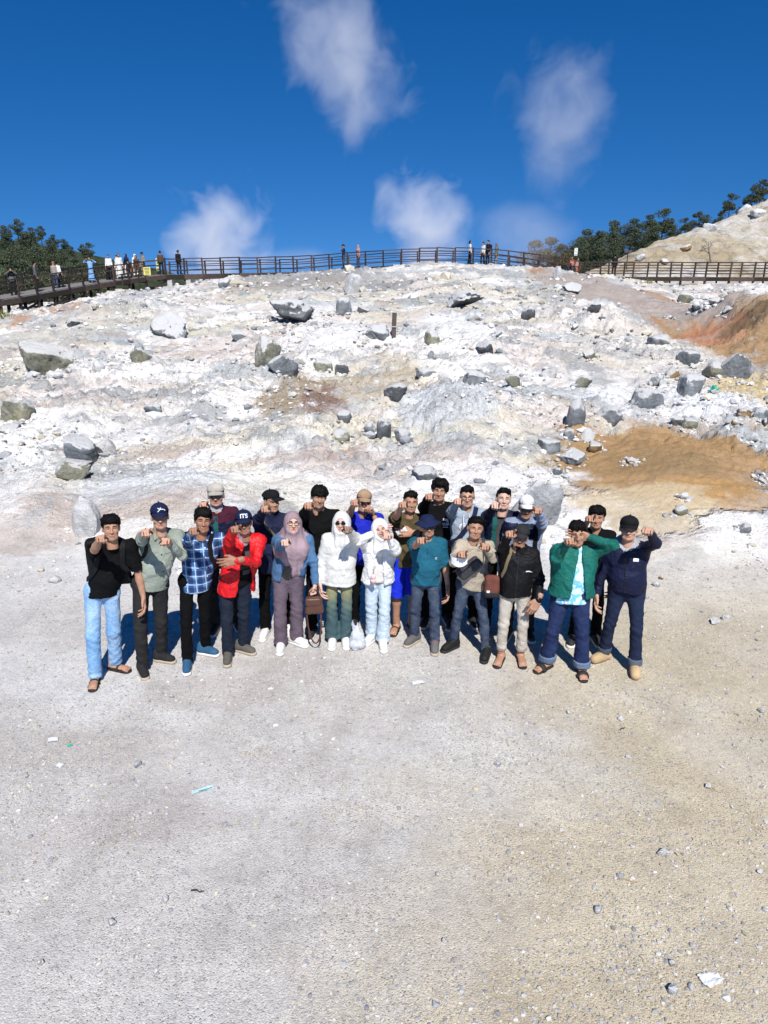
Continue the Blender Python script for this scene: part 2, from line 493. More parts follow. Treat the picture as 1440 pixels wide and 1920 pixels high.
def ground_colour(x, y):
    def mixc(c, b, m):
        return c + (np.array(b) - c) * m[:, None]
    w = lambda s, f, fy=None, o=4: fbm2(x * f, y * (fy or f), s, o, 0.6)
    c = np.tile(np.array([[0.67, 0.64, 0.60]]), (len(x), 1))
    c = mixc(c, (0.82, 0.80, 0.765), sstep(-0.2, 0.12, w(101, 0.35)))
    c = mixc(c, (0.62, 0.545, 0.495), 0.75 * sstep(0.0, 0.25, w(102, 0.22, 0.5)))
    c = mixc(c, (0.43, 0.455, 0.46), 0.85 * sstep(0.10, 0.30, w(103, 0.30, 0.55)))
    c = mixc(c, (0.62, 0.565, 0.44), 0.7 * sstep(0.12, 0.32, w(104, 0.27, 0.5)))
    c = mixc(c, (0.30, 0.315, 0.32), 0.75 * sstep(0.22, 0.36, w(105, 0.55, 1.0)))
    c = mixc(c, (0.40, 0.32, 0.27), 0.6 * sstep(0.25, 0.4, w(106, 0.5, 1.3)))
    hillm = sstep(8.4, 10.5, y + 1.0 * w(107, 0.4))
    # the trodden gravel: grey to the left, sandy to the right and near the camera
    g = np.tile(np.array([[0.50, 0.478, 0.450]]), (len(x), 1))
    sandy = sstep(-0.35, 0.55, (x - 0.3) * 0.38 - (y - 4.6) * 0.16 + 0.45 * w(111, 0.6) + 0.18 * w(112, 2.5))
    g = mixc(g, (0.50, 0.437, 0.325), sandy)
    g = mixc(g, (0.60, 0.585, 0.567), 0.6 * sstep(0.05, 0.4, w(113, 0.5, 0.8)) * (1 - 0.7 * sandy))
    g = mixc(g, (0.42, 0.385, 0.36), 0.6 * sstep(0.08, 0.35, w(114, 0.55, 0.9)) * (1 - sstep(-1.5, 1.5, x)))
    g = mixc(g, (0.42, 0.355, 0.25), 0.45 * sstep(0.1, 0.35, w(115, 0.9)) * sandy)
    for x0, k_, wd, am in ((-2.3, 0.42, 0.20, 0.5), (-1.1, 0.40, 0.18, 0.45), (1.4, -0.22, 0.22, 0.45), (2.5, -0.24, 0.2, 0.4), (-0.2, 0.05, 0.28, 0.35)):   # worn wheel and foot tracks
        tr = np.exp(-((x - x0 - k_ * (y - 4) + 0.35 * vn2(y * 0.7 + x0, x * 0.3, 130)) / wd) ** 2) * sstep(-0.4, 0.3, vn2(x * 0.9, y * 0.6, 131))
        g = g + (g * 1.16 - g) * (am * tr)[:, None]
        t2 = np.exp(-((x - x0 - 0.33 - k_ * (y - 4) + 0.35 * vn2(y * 0.7 + x0, x * 0.3, 130)) / (wd * 0.5)) ** 2) * sstep(-0.3, 0.3, vn2(x * 1.1, y * 0.8, 132))
        g = g + (g * np.array([0.84, 0.82, 0.80]) - g) * (am * t2)[:, None]
    edge = sstep(6.8, 8.8, y)
    g = mixc(g, (0.62, 0.608, 0.592), 0.55 * edge)
    c = g + (c - g) * hillm[:, None]
    Z = lambda *a, **k: zone(x, y, *a, **k)
    for px, py, wp, hp, colr, amt, sd in [
        (1268, 880, 400, 135, (0.335, 0.205, 0.09), 0.95, 201),
        (1330, 930, 260, 60, (0.42, 0.25, 0.10), 0.7, 202),
        (1190, 960, 300, 110, (0.52, 0.42, 0.27), 0.8, 203),
        (1405, 650, 240, 230, (0.34, 0.215, 0.105), 0.95, 204),
        (1330, 630, 110, 60, (0.41, 0.18, 0.10), 0.85, 205),
        (1360, 560, 330, 45, (0.39, 0.21, 0.105), 0.9, 206),
        (1395, 610, 110, 40, (0.16, 0.11, 0.065), 0.8, 239),
        (1240, 870, 220, 40, (0.25, 0.17, 0.085), 0.6, 240),
        (1430, 730, 160, 70, (0.58, 0.45, 0.24), 0.85, 207),
        (1280, 585, 60, 26, (0.42, 0.24, 0.15), 0.7, 208),
        (555, 745, 150, 75, (0.33, 0.26, 0.17), 0.9, 209),
        (610, 765, 90, 60, (0.22, 0.13, 0.11), 0.75, 210),
        (700, 725, 190, 40, (0.42, 0.36, 0.26), 0.7, 211),
        (720, 880, 420, 60, (0.54, 0.455, 0.405), 0.65, 212),
        (620, 860, 130, 30, (0.42, 0.31, 0.25), 0.7, 213),
        (230, 950, 360, 60, (0.40, 0.32, 0.265), 0.65, 214),
        (60, 1010, 200, 60, (0.42, 0.345, 0.30), 0.6, 215),
        (480, 920, 220, 50, (0.56, 0.52, 0.42), 0.5, 216),
        (280, 910, 300, 40, (0.52, 0.55, 0.565), 0.55, 217),
        (840, 770, 200, 70, (0.55, 0.58, 0.60), 0.85, 218),
        (560, 525, 330, 30, (0.24, 0.24, 0.24), 0.75, 219),
        (540, 540, 380, 25, (0.36, 0.32, 0.27), 0.6, 220),
        (720, 540, 110, 22, (0.25, 0.26, 0.265), 0.8, 221),
        (1130, 560, 300, 70, (0.36, 0.385, 0.39), 0.6, 222),
        (1180, 660, 240, 110, (0.66, 0.62, 0.56), 0.6, 223),
        (1260, 760, 330, 70, (0.74, 0.74, 0.74), 0.9, 224),
        (630, 650, 240, 100, (0.74, 0.725, 0.70), 0.8, 225),
        (870, 630, 160, 90, (0.76, 0.745, 0.72), 0.85, 226),
        (930, 900, 330, 60, (0.76, 0.755, 0.75), 0.7, 227),
        (1080, 1000, 160, 120, (0.76, 0.755, 0.75), 0.75, 228),
        (200, 815, 500, 26, (0.70, 0.68, 0.66), 0.7, 229),
        (120, 620, 260, 60, (0.55, 0.52, 0.44), 0.6, 230),
        (40, 600, 70, 18, (0.46, 0.24, 0.12), 0.7, 231),
        (270, 555, 120, 26, (0.40, 0.41, 0.41), 0.7, 232),
        (90, 880, 200, 60, (0.70, 0.69, 0.665), 0.7, 233),
        (130, 1405, 420, 70, (0.40, 0.36, 0.33), 0.45, 234),
        (400, 1300, 260, 50, (0.41, 0.37, 0.34), 0.45, 235),
        (640, 1560, 160, 130, (0.43, 0.39, 0.35), 0.35, 236),
        (560, 1440, 200, 60, (0.43, 0.39, 0.36), 0.35, 237),
        (950, 1480, 500, 160, (0.56, 0.53, 0.47), 0.4, 238),
    ]:
        zm = amt * Z(px, py, wp, hp, seed=sd)
        c = mixc(c, colr, zm)
        if 201 <= sd <= 208: hillm = hillm * (1 - (0.75 if sd < 204 else 0.38) * zm)
    f = 1 + 0.10 * fbm2(x * 3.1, y * 3.7, 120, 4, 0.65)
    return np.concatenate([np.clip(c * f[:, None], 0.02, 0.88), sstep(0.2, 0.9, hillm)[:, None]], 1)

ys = [1.0]
while ys[-1] < 60:
    y = ys[-1]
    ys.append(y + (0.05 if y < 7.4 else 0.030 * (y / 7.4) ** 1.05))
while ys[-1] < 420:
    ys.append(ys[-1] * 1.03)
ys = np.array(ys)
NCOL = 620
us = np.linspace(-1, 1, NCOL)
YY, UU = np.meshgrid(ys, us, indexing='ij')
XX = UU * (YY * 0.72 + 2.5)
ZZ = H(XX.ravel(), YY.ravel())
gv = np.stack([XX.ravel(), YY.ravel(), ZZ], 1)
gc = ground_colour(gv[:, 0], gv[:, 1])
nr, nc = YY.shape
idx = np.arange(nr * nc).reshape(nr, nc)
gq = np.stack([idx[:-1, :-1], idx[:-1, 1:], idx[1:, 1:], idx[1:, :-1]], -1).reshape(-1, 4)
cen = gv[gq].mean(1)
flat = cen[:, 1] + 0.7 * vn2(cen[:, 0] * 0.5, cen[:, 1] * 0.5, 300) < 9.0
def sub_mesh(name, sel):
    q = gq[sel]
    u, inv = np.unique(q, return_inverse=True)
    return obj_np(name, gv[u], inv.reshape(-1, 4), MATS['crater_ground'], cols=gc[u])
tag(sub_mesh('gravel_ground', flat), 'trodden pale grey and sandy gravel ground in front of the slope', 'ground', kind='structure')
tag(sub_mesh('hillside', ~flat), 'white and grey sulphur crusted crater slope behind the group', 'hillside', kind='structure')
print('terrain', len(gq), round(time.time() - T0, 1))

# ---------------------------------------------------------------- the boulders and stones
def ico(sub):
    import bmesh
    bm = bmesh.new()
    bmesh.ops.create_icosphere(bm, subdivisions=sub, radius=1.0)
    v = np.array([p.co[:] for p in bm.verts])
    f = np.array([[q.index for q in p.verts] for p in bm.faces])
    bm.free()
    return v, f
ICO = {k: ico(k) for k in (1, 2, 3, 4)}
def rock_verts(seed, sub=3, angular=1.0, nplanes=None, noise=0.10):
    rng = np.random.RandomState(seed)
    v, f = ICO[sub]
    nplanes = nplanes or (9 if angular > 0.5 else 13)
    n = rng.normal(size=(nplanes, 3)); n /= np.linalg.norm(n, axis=1, keepdims=True)
    d = rng.uniform(0.42, 0.92, nplanes) if angular > 0.5 else rng.uniform(0.62, 0.95, nplanes)
    dots = v @ n.T
    rr = np.where(dots > 0.05, d / np.maximum(dots, 0.05), 9.0)
    rr = np.concatenate([rr, np.full((len(v), 1), 1.15)], 1)
    sharp = 45 if angular > 0.5 else 10
    r = -np.log(np.exp(-sharp * rr).sum(1)) / sharp
    r = r * (1 + noise * 1.2 * fbm3(v * 2.0 + seed, seed, 3, 0.55) + 0.75 * noise * fbm3(v * 5.0, seed + 3, 3, 0.6))
    p = v * r[:, None]
    if angular > 0.5:      # layered ledges and chipped edges
        ly = p @ n[0] * 5.5 + 1.2 * vn3(p * 2.2, seed + 5)
        st = ly - np.floor(ly)
        p = p * (1 - 0.07 * sstep(0.0, 0.25, st) * (0.5 + 0.5 * vn3(p * 1.7, seed + 9)))[:, None]
        ch = ridged2(p[:, 0] * 2 + p[:, 2], p[:, 1] * 2 - p[:, 2], seed + 11, 3)
        p = p * (1 - 0.10 * sstep(0.62, 0.8, ch))[:, None]
    lo, hi = p.min(0), p.max(0)
    return (p - (lo + hi) / 2) / ((hi - lo) / 2), f

BPOS = []
def boulder(px, py, wpx, hpx, mat, label, seed, dep=0.85, rot=0.0, tilt=0.0, ang=1.0, sub=4, sink=0.40, group=None):
    p = hit(px, py)
    k = depth(p) / FPX
    w, h = wpx * k, hpx * k * 1.12
    v, f = rock_verts(seed, sub, ang)
    if any(k in label for k in ('block', 'square', 'cube', 'slab')):
        v = np.sign(v) * np.abs(v) ** 0.62
    v = v * np.array([w / 2, w / 2 * dep, h / 2 * (1 + sink)])
    if tilt:
        c, s = math.cos(tilt), math.sin(tilt)
        v = v @ np.array([[c, 0, s], [0, 1, 0], [-s, 0, c]]).T
    o = obj_np('boulder', v, f, MATS[mat], smooth=True)
    if ang >= 0.5:
        pass
        try: o.data.set_sharp_from_angle(angle=R(48))
        except Exception: pass
    o.location = (p[0], p[1] + w / 2 * dep * 0.5, p[2] + h / 2 * (1 - sink))
    o.rotation_euler = (0, 0, rot)
    tag(o, label, 'rock', group)
    BPOS.append((p[0], p[1] + w / 2 * dep * 0.5, w))
    return o

B = [  # px, py of foot, width, height in photograph pixels, material, label
 (82, 712, 104, 52, 'rock_olive', 'big wedge shaped olive grey boulder with dark undercut on the left slope', 0.5, 0.10),
 (30, 796, 62, 34, 'rock_olive', 'squarish olive grey boulder at the left edge of the slope', 0.8, 0),
 (150, 872, 62, 48, 'rock_grey', 'pointed grey boulder tilted right, above the olive slab on the left slope', 0.7, 0.35),
 (136, 900, 60, 32, 'rock_olive', 'flat olive grey slab lying just below the pointed grey boulder', 0.9, 0.3),
 (158, 1006, 58, 62, 'rock_pale', 'large white block of stone behind the leftmost man', 0.8, 0.1),
 (318, 636, 62, 44, 'rock_grey', 'jagged grey boulder with a white patch high on the left slope', 0.8, -0.3),
 (264, 684, 42, 26, 'rock_olive', 'yellowish olive boulder with flat face on the upper left slope', 0.8, 0.1),
 (184, 702, 28, 21, 'rock_pale', 'small white boulder with yellow stain right of the wedge boulder', 0.8, 0),
 (344, 736, 27, 17, 'rock_pale', 'small rounded cream stone alone on the left slope', 0.9, 0),
 (134, 612, 28, 15, 'rock_dark', 'small dark flat rock near the top left of slope', 0.9, 0),
 (450, 642, 32, 16, 'rock_grey', 'low grey green stone on the upper slope left of centre', 0.9, 0),
 (546, 612, 84, 40, 'rock_dark', 'wide dark boulder with hollow front on the upper slope', 0.7, 0.1),
 (645, 595, 34, 26, 'rock_grey', 'blocky grey boulder right of the wide dark hollow one', 0.8, 0),
 (683, 594, 28, 10, 'rock_dark', 'thin dark slab of rock above the wooden post', 0.8, 0.2),
 (708, 636, 44, 24, 'rock_grey', 'pale grey boulder just left of the wooden post', 0.9, 0),
 (672, 618, 18, 12, 'rock_grey', 'little grey stone uphill left of the wooden post', 0.9, 0),
 (872, 582, 70, 28, 'rock_dark', 'dark arched rock overhang high on the slope', 0.7, 0),
 (665, 548, 40, 30, 'rock_pale', 'white cracked boulder just under the boardwalk centre', 0.8, 0),
 (810, 654, 32, 24, 'rock_olive', 'olive boulder with dark base right of the wooden post', 0.9, 0),
 (909, 669, 34, 22, 'rock_dark', 'dark speckled boulder in the middle upper slope', 0.9, 0),
 (934, 642, 16, 13, 'rock_grey', 'tiny pointed grey rock above the dark speckled boulder', 0.9, 0),
 (810, 680, 19, 17, 'rock_grey', 'small pyramid shaped grey rock below the olive boulder', 0.9, 0),
 (503, 704, 52, 44, 'rock_olive', 'rough brown olive boulder at the back of the centre left cluster', 0.8, 0),
 (530, 714, 60, 36, 'rock_grey', 'white topped grey boulder at the front of the centre left cluster', 0.8, 0),
 (560, 706, 20, 14, 'rock_grey', 'small grey stone at the right end of the cluster', 0.9, 0),
 (605, 705, 34, 22, 'rock_olive', 'rounded olive boulder between the cluster and a dark cube of rock', 0.9, 0),
 (641, 708, 26, 18, 'rock_dark', 'dark grey cube shaped rock on the middle slope', 0.9, 0),
 (740, 758, 46, 26, 'rock_dark', 'rounded grey brown boulder casting a dark shadow mid slope', 0.9, 0),
 (804, 716, 46, 18, 'rock_grey', 'low long grey rock on the middle slope', 0.9, 0),
 (835, 718, 22, 12, 'rock_pale', 'pale little stone beside the low long grey rock', 0.9, 0),
 (890, 728, 42, 24, 'rock_grey', 'grey and white mottled boulder centre right', 0.9, 0),
 (646, 812, 30, 20, 'rock_grey', 'smooth grey egg shaped rock above the group', 0.9, 0),
 (636, 836, 38, 26, 'rock_olive', 'round green grey boulder above the group', 0.9, 0),
 (694, 824, 24, 20, 'rock_grey', 'left stone of the trio above the group', 0.9, 0),
 (720, 832, 28, 34, 'rock_dark', 'upright dark middle stone of the trio above the group', 0.8, 0),
 (752, 834, 34, 20, 'rock_grey', 'blue grey right stone of the trio above the group', 0.9, 0),
 (798, 906, 50, 22, 'rock_grey', 'grey flat topped boulder just behind the tallest head', 0.9, 0),
 (990, 606, 26, 26, 'rock_dark', 'rounded grey rock high on the right slope', 0.9, 0),
 (1113, 602, 26, 17, 'rock_dark', 'dark angular rock on upper right slope', 0.9, 0),
 (1075, 552, 42, 16, 'rock_dark', 'dark shard of rock just below the crest at right', 0.9, 0.1),
 (1287, 570, 30, 18, 'rock_olive', 'round olive brown boulder below the right boardwalk', 0.9, 0),
 (1341, 572, 22, 10, 'rock_grey', 'small grey stone on the orange bank', 0.9, 0),
 (1308, 583, 18, 11, 'rock_dark', 'small blue grey stone below the olive brown boulder', 0.9, 0),
 (1364, 587, 16, 10, 'rock_dark', 'little dark stone at the foot of the orange bank', 0.9, 0),
 (1255, 603, 14, 8, 'rock_dark', 'tiny dark stone left of the orange soil', 0.9, 0),
 (1240, 656, 46, 20, 'rock_grey', 'smooth blue grey rock half buried on the right slope', 0.9, 0.25),
 (1290, 688, 42, 26, 'rock_grey', 'smooth blue grey rock with brown end near orange soil', 0.9, 0.2),
 (1381, 714, 54, 44, 'rock_grey', 'big grey boulder perched at the edge of the orange soil', 0.8, 0),
 (1344, 710, 40, 26, 'rock_olive', 'slanted flat tan slab left of the perched grey boulder', 0.9, 0.4),
 (1262, 710, 26, 18, 'rock_brown', 'brown grey stone behind two small ones on the right', 0.9, 0),
 (1234, 724, 24, 16, 'rock_grey', 'small grey stone beside the brown grey stone on the right', 0.9, 0),
 (1245, 726, 16, 14, 'rock_pale', 'small white stone in front of the brown grey stone', 0.9, 0),
 (1298, 748, 46, 34, 'rock_grey', 'blocky dark grey boulder streaked with white dust at right', 0.8, 0),
 (1214, 768, 54, 34, 'rock_grey', 'smooth leaning grey boulder like a shark fin at right', 0.7, 0.3),
 (1080, 798, 36, 42, 'rock_grey', 'egg shaped upright grey green boulder at right', 0.9, 0),
 (1144, 798, 48, 28, 'rock_grey', 'blue grey cracked boulder beside the egg shaped one', 0.9, 0),
 (1104, 676, 24, 14, 'rock_olive', 'small olive stone right of centre', 0.9, 0),
 (1092, 728, 26, 22, 'rock_olive', 'leaning green grey slab right of centre', 0.8, 0.5),
 (1031, 842, 36, 24, 'rock_grey', 'dark square boulder at the left foot of the orange mound', 0.9, 0),
 (1068, 824, 20, 16, 'rock_grey', 'small grey stone uphill from the dark square boulder', 0.9, 0),
 (1106, 824, 34, 20, 'rock_olive', 'olive wedge of rock at the top of the orange mound', 0.9, 0.3),
 (1116, 848, 28, 16, 'rock_brown', 'yellow brown rock set in the orange mound', 0.9, 0),
 (1074, 872, 48, 22, 'rock_grey', 'broad grey rock half buried below the orange mound', 0.9, 0),
 (1046, 894, 18, 13, 'rock_grey', 'small grey rock between the mound and the group', 0.9, 0),
 (1296, 806, 42, 16, 'rock_olive', 'low pale olive stone on the white ground at right', 0.9, 0),
 (1268, 808, 26, 16, 'rock_grey', 'small grey stone beside the low pale olive stone', 0.9, 0),
 (1378, 812, 20, 12, 'rock_brown', 'small rounded brown stone at far right', 0.9, 0),
 (1396, 786, 26, 16, 'rock_brown', 'tan stone at far right near the edge of frame', 0.9, 0),
 (1428, 794, 34, 24, 'rock_grey', 'rough grey rock at the right edge of frame', 0.9, 0),
 (1434, 812, 18, 14, 'rock_dark', 'dark stone at the right edge below the rough grey rock', 0.9, 0),
 (1278, 966, 24, 16, 'rock_olive', 'tan rock on the sandy ground right of the group', 0.9, 0),
 (1283, 940, 16, 12, 'rock_pale', 'small pale stone uphill of the tan rock', 0.9, 0),
 (1396, 1000, 26, 15, 'rock_grey', 'blue grey stone near the right edge of the gravel', 0.9, 0),
 (1410, 830, 26, 10, 'rock_pale', 'flat white stone at far right', 0.9, 0),
 (262, 545, 40, 20, 'rock_pale', 'pale boulder under the boardwalk at upper left', 0.9, 0),
 (421, 545, 26, 15, 'rock_grey', 'grey boulder among the concrete footings', 0.9, 0),
 (285, 540, 24, 14, 'rock_brown', 'brown boulder below the yellow sign', 0.9, 0),
 (318, 538, 36, 16, 'rock_olive', 'tan boulder pile stone beneath the boardwalk', 0.9, 0),
 (225, 545, 18, 16, 'rock_brown', 'brown stone beside the wooden bench frame under the boardwalk', 0.9, 0),
 (1046, 524, 18, 22, 'rock_pale', 'upright white boulder at the right end of the crest', 0.9, 0),
 (1030, 712, 30, 14, 'rock_pale', 'low white rock right of the mottled boulder', 0.9, 0),
 (962, 728, 28, 20, 'rock_olive', 'tan and grey rock right of the mottled boulder', 0.9, 0),
 (287, 785, 34, 18, 'rock_grey', 'slanted grey rock in the middle of the left slope', 0.9, 0.3),
 (196, 856, 44, 26, 'rock_pale', 'pale blue grey boulder right of the pointed one', 0.9, 0),
 (95, 720, 12, 10, 'rock_pale', 'chip of pale rock under the wedge boulder', 0.9, 0),
 (15, 812, 38, 15, 'rock_grey', 'blue grey low rock below the squarish boulder', 0.9, 0),
 (1185, 870, 20, 8, 'rock_brown', 'thin dark rock lying on the orange mound', 0.9, 0),
 (1430, 908, 26, 10, 'rock_dark', 'dark flat stone at the right end of the orange mound', 0.9, 0),
]
for i, (px, py, w, h, m, lab, dep, tilt) in enumerate(B):
    rnd = any(k in lab for k in ('round', 'smooth', 'egg'))
    boulder(px, py, w, h, m, lab, 1000 + i * 7, dep, rot=0.4 * math.sin(i * 2.3), tilt=tilt, ang=0.2 if rnd else 1.0, sub=4 if w > 40 else 3, sink=0.02 if any(k in lab for k in ('undercut', 'hollow front', 'overhang', 'pointed grey')) else 0.40)
# the big grey boulder behind the man with the white cap
boulder(1003, 996, 96, 88, 'stone_grey', 'huge grey boulder with a crack behind the white capped man', 1911, 0.7, ang=1.0, sub=4, sink=0.25)

# loose rubble on the slope and at its foot, too many to count
def rubble(name, n, place, size, mat, label, sub=1, seed=5):
    rng = np.random.RandomState(seed)
    xs, ysr = place(rng, n)
    zs = H(xs, ysr)
    base = [rock_verts(seed * 10 + k, sub, 1.0, 8, 0.15) for k in range(12)]
    V, F, off = [], [], 0
    sz = size(rng, n, xs, ysr)
    for k in range(12):
        ii = np.arange(k, n, 12)
        v, f = base[k]
        a = rng.uniform(0, 6.28, len(ii)); ca, sa = np.cos(a), np.sin(a)
        sc = sz[ii][:, None] * np.stack([rng.uniform(.8, 1.3, len(ii)), rng.uniform(.7, 1.1, len(ii)), rng.uniform(.45, .8, len(ii))], 1)
        w = v[None] * sc[:, None]
        x = w[..., 0] * ca[:, None] - w[..., 1] * sa[:, None]
        y = w[..., 0] * sa[:, None] + w[..., 1] * ca[:, None]
        p = np.stack([x + xs[ii][:, None], y + ysr[ii][:, None], w[..., 2] + (zs[ii] + sc[:, 2] * 0.35)[:, None]], -1)
        V.append(p.reshape(-1, 3))
        F.append((f[None] + (np.arange(len(ii)) * len(v))[:, None, None]).reshape(-1, 3) + off)
        off += len(ii) * len(v)
    V = np.concatenate(V)
    return V, np.concatenate(F), sz
def rubble_obj(name, label, cat, V, F, tint_seed, palette):
    o = obj_np(name, V, F, MATS['gravel_stone'], smooth=False)
    nv = len(V)
    per = 12 if nv % 12 == 0 and len(F) * 3 // nv < 6 and nv // 12 * 20 == len(F) else 42
    nst = nv // per
    rng = np.random.RandomState(tint_seed)
    pal = np.array(palette)
    c = pal[rng.randint(0, len(pal), nst)] * rng.uniform(0.75, 1.2, (nst, 1))
    at_ = o.data.color_attributes.new('col', 'FLOAT_COLOR', 'POINT')
    c4 = np.ones((nv, 4), np.float32); c4[:, :3] = np.repeat(c, per, 0)
    at_.data.foreach_set('color', c4.ravel())
    return tag(o, label, cat, kind='stuff')
t = NT('gravel_stone', 0.9, 0.2)
at = t.n('Attribute'); at.attribute_name = 'col'
t.col(t.mix(1.0, at.outputs['Color'], t.ramp(t.noise(t.coord('Object'), 30, 2), [(0.3, 0.8), (0.7, 1.15)]), 'MULTIPLY'))
PAL = [(0.70, 0.69, 0.67), (0.62, 0.60, 0.56), (0.42, 0.43, 0.44), (0.28, 0.29, 0.30), (0.55, 0.50, 0.40), (0.74, 0.73, 0.72), (0.36, 0.33, 0.29)]
def pl_slope(rng, n):
    y = 8.5 * (52 / 8.5) ** rng.uniform(0, 1, n * 4)
    x = rng.uniform(-1, 1, n * 4) * (y * 0.62 + 0.5)
    d = fbm2(x * 0.35, y * 0.3, 401, 3, 0.6) + 0.5 * rng.uniform(-1, 1, n * 4)
    for zz in ((1268, 880, 420, 140), (1190, 960, 300, 110), (1405, 650, 240, 230)):      # the bare orange earth
        d = d - 1.2 * zone(x, y, *zz, seed=201)
    s = np.argsort(-d)[:n]
    rng.shuffle(s)
    x, y = x[s], y[s]
    m = n // 5                                   # some of it gathers round the boulders
    bp = np.array(BPOS); j = rng.randint(0, len(bp), m); a_ = rng.uniform(0, 6.28, m); r_ = bp[j, 2] * (0.5 + 0.35 * np.abs(rng.normal(size=m)))
    x[:m] = bp[j, 0] + np.cos(a_) * r_; y[:m] = bp[j, 1] + np.sin(a_) * r_ * 0.9
    return x, y
V, F, _ = rubble('r', 9500, pl_slope, lambda rng, n, x, y: (0.006 + 0.0016 * y) * rng.lognormal(0, 0.5, n), None, None, 1, 6)
rubble_obj('rubble', 'loose pale and grey stones strewn over the slope', 'rubble', V, F, 61, PAL)
def pl_lot(rng, n):
    y = 2.2 + 6.5 * rng.uniform(0, 1, n * 3) ** 1.15
    x = rng.uniform(-1, 1, n * 3) * (y * 0.66 + 0.9)
    d = fbm2(x * 0.8, y * 0.8, 411, 3, 0.6) + 0.8 * rng.uniform(-1, 1, n * 3)
    s = np.argsort(-d)[:n]
    rng.shuffle(s)
    return x[s], y[s]
PALG = [(0.40, 0.39, 0.38), (0.52, 0.50, 0.48), (0.48, 0.46, 0.44), (0.36, 0.365, 0.38), (0.50, 0.46, 0.38), (0.53, 0.51, 0.48), (0.47, 0.41, 0.31), (0.31, 0.31, 0.32)]
V, F, _ = rubble('g', 30000, pl_lot, lambda rng, n, x, y: np.clip(0.0056 * rng.lognormal(0, 0.46, n), 0.003, 0.022), None, None, 1, 8)
rubble_obj('gravel', 'small loose gravel strewn over the open ground', 'gravel', V, F, 62, PALG)

# single stones one can pick out on the gravel
ST = [(1241, 1607, 18, 12, 'rock_pale', 'white stone lying alone in the lower right gravel'),
      (820, 1645, 11, 9, 'rock_pale', 'small white stone right of centre in the near gravel'),
      (832, 1773, 12, 11, 'rock_pale', 'small white stone near the bottom centre of the gravel'),
      (1122, 1712, 16, 13, 'rock_grey', 'bluish grey square stone in the lower right gravel'),
      (1262, 1865, 20, 16, 'rock_grey', 'pale grey stone below and left of the white tissue'),
      (258, 1441, 15, 12, 'rock_dark', 'grey stone on the left gravel above the cyan wrapper'),
      (933, 1436, 14, 10, 'rock_grey', 'flat grey stone right of centre on the gravel'),
      (1328, 1480, 12, 10, 'rock_brown', 'brown stone on the right gravel'),
      (310, 1697, 14, 13, 'rock_pale', 'pale stone in the lower left gravel'),
      (209, 1735, 17, 13, 'rock_grey', 'pale grey stone in the lower left corner area'),
      (77, 1815, 11, 13, 'rock_pale', 'white chip of stone in the bottom left corner'),
      (322, 1310, 10, 8, 'rock_pale', 'white pebble in front of the two leftmost men'),
      (1428, 1340, 14, 10, 'rock_pale', 'white pebble at the right edge of the gravel'),
      (1165, 1354, 12, 8, 'rock_pale', 'white pebble in front of the man in clogs'),
      (1260, 1812, 13, 11, 'rock_olive', 'tan pebble left of the white tissue'),
      (1425, 1640, 11, 9, 'rock_grey', 'grey pebble near the right edge low down'),
      (1362, 1165, 16, 12, 'rock_pale', 'white stone at the feet end of the gravel on the right'),
      (1342, 1172, 18, 12, 'rock_pale', 'second white stone beside it to the left of the right edge'),
      (100, 1095, 26, 14, 'rock_pale', 'white flat stone left of the leftmost man'),
      (1232, 1100, 14, 10, 'rock_grey', 'grey stone beside the right hand man in dark blue'),
      (1240, 1088, 10, 8, 'rock_brown', 'tan stone near the elbow height of the right hand man'),
      (1066, 1340, 8, 7, 'rock_pale', 'tiny white chip in front of the man in green')]
for i, (px, py, w, h, m, lab) in enumerate(ST):
    o = boulder(px, py, w, h * 0.85, {'rock_grey': 'stone_grey', 'rock_dark': 'stone_grey'}.get(m, m), lab, 3000 + i * 3, 0.9, rot=i, ang=1.0, sub=2, sink=0.35)
    o.name = 'stone'
print('rocks', round(time.time() - T0, 1))

# ---------------------------------------------------------------- boardwalk along the crest
def copy_obj(o, parent, M=None):
    c = o.copy()
    COL.objects.link(c)
    c.parent = parent
    if M is not None: c.matrix_basis = M
    return c
def path_pts(nodes, step):
    nodes = np.asarray(nodes, float)
    seg = np.linalg.norm(np.diff(nodes[:, :2], axis=0), axis=1)
    s = np.concatenate([[0], np.cumsum(seg)])
    n = max(2, int(round(s[-1] / step)) + 1)
    t_ = np.linspace(0, s[-1], n)
    return np.stack([np.interp(t_, s, nodes[:, i]) for i in range(3)], 1)
def unit_box_mesh(name, mat):
    v, f = MB().box((0, 0, 0), (1, 1, 1)).data()
    me = mesh_np(name, v, f, False)
    me.materials.append(MATS[mat])
    return me
UB = {m: unit_box_mesh('timber_' + m, m) for m in ('dark_wood', 'deck_wood', 'concrete')}
def bar(name, a, b, w, h, mat, parent):
    a, b = Vector(a), Vector(b)
    d = b - a
    o = bpy.data.objects.new(name, UB[mat])
    x = d.normalized()
    up = Vector((0, 0, 1)) if abs(x.z) < 0.9 else Vector((0, 1, 0))
    y = up.cross(x).normalized()
    z = x.cross(y)
    M = Matrix((x * d.length, y * w, z * h)).transposed().to_4x4()
    M.translation = (a + b) / 2
    COL.objects.link(o)
    o.parent = parent
    o.matrix_basis = M
    return o
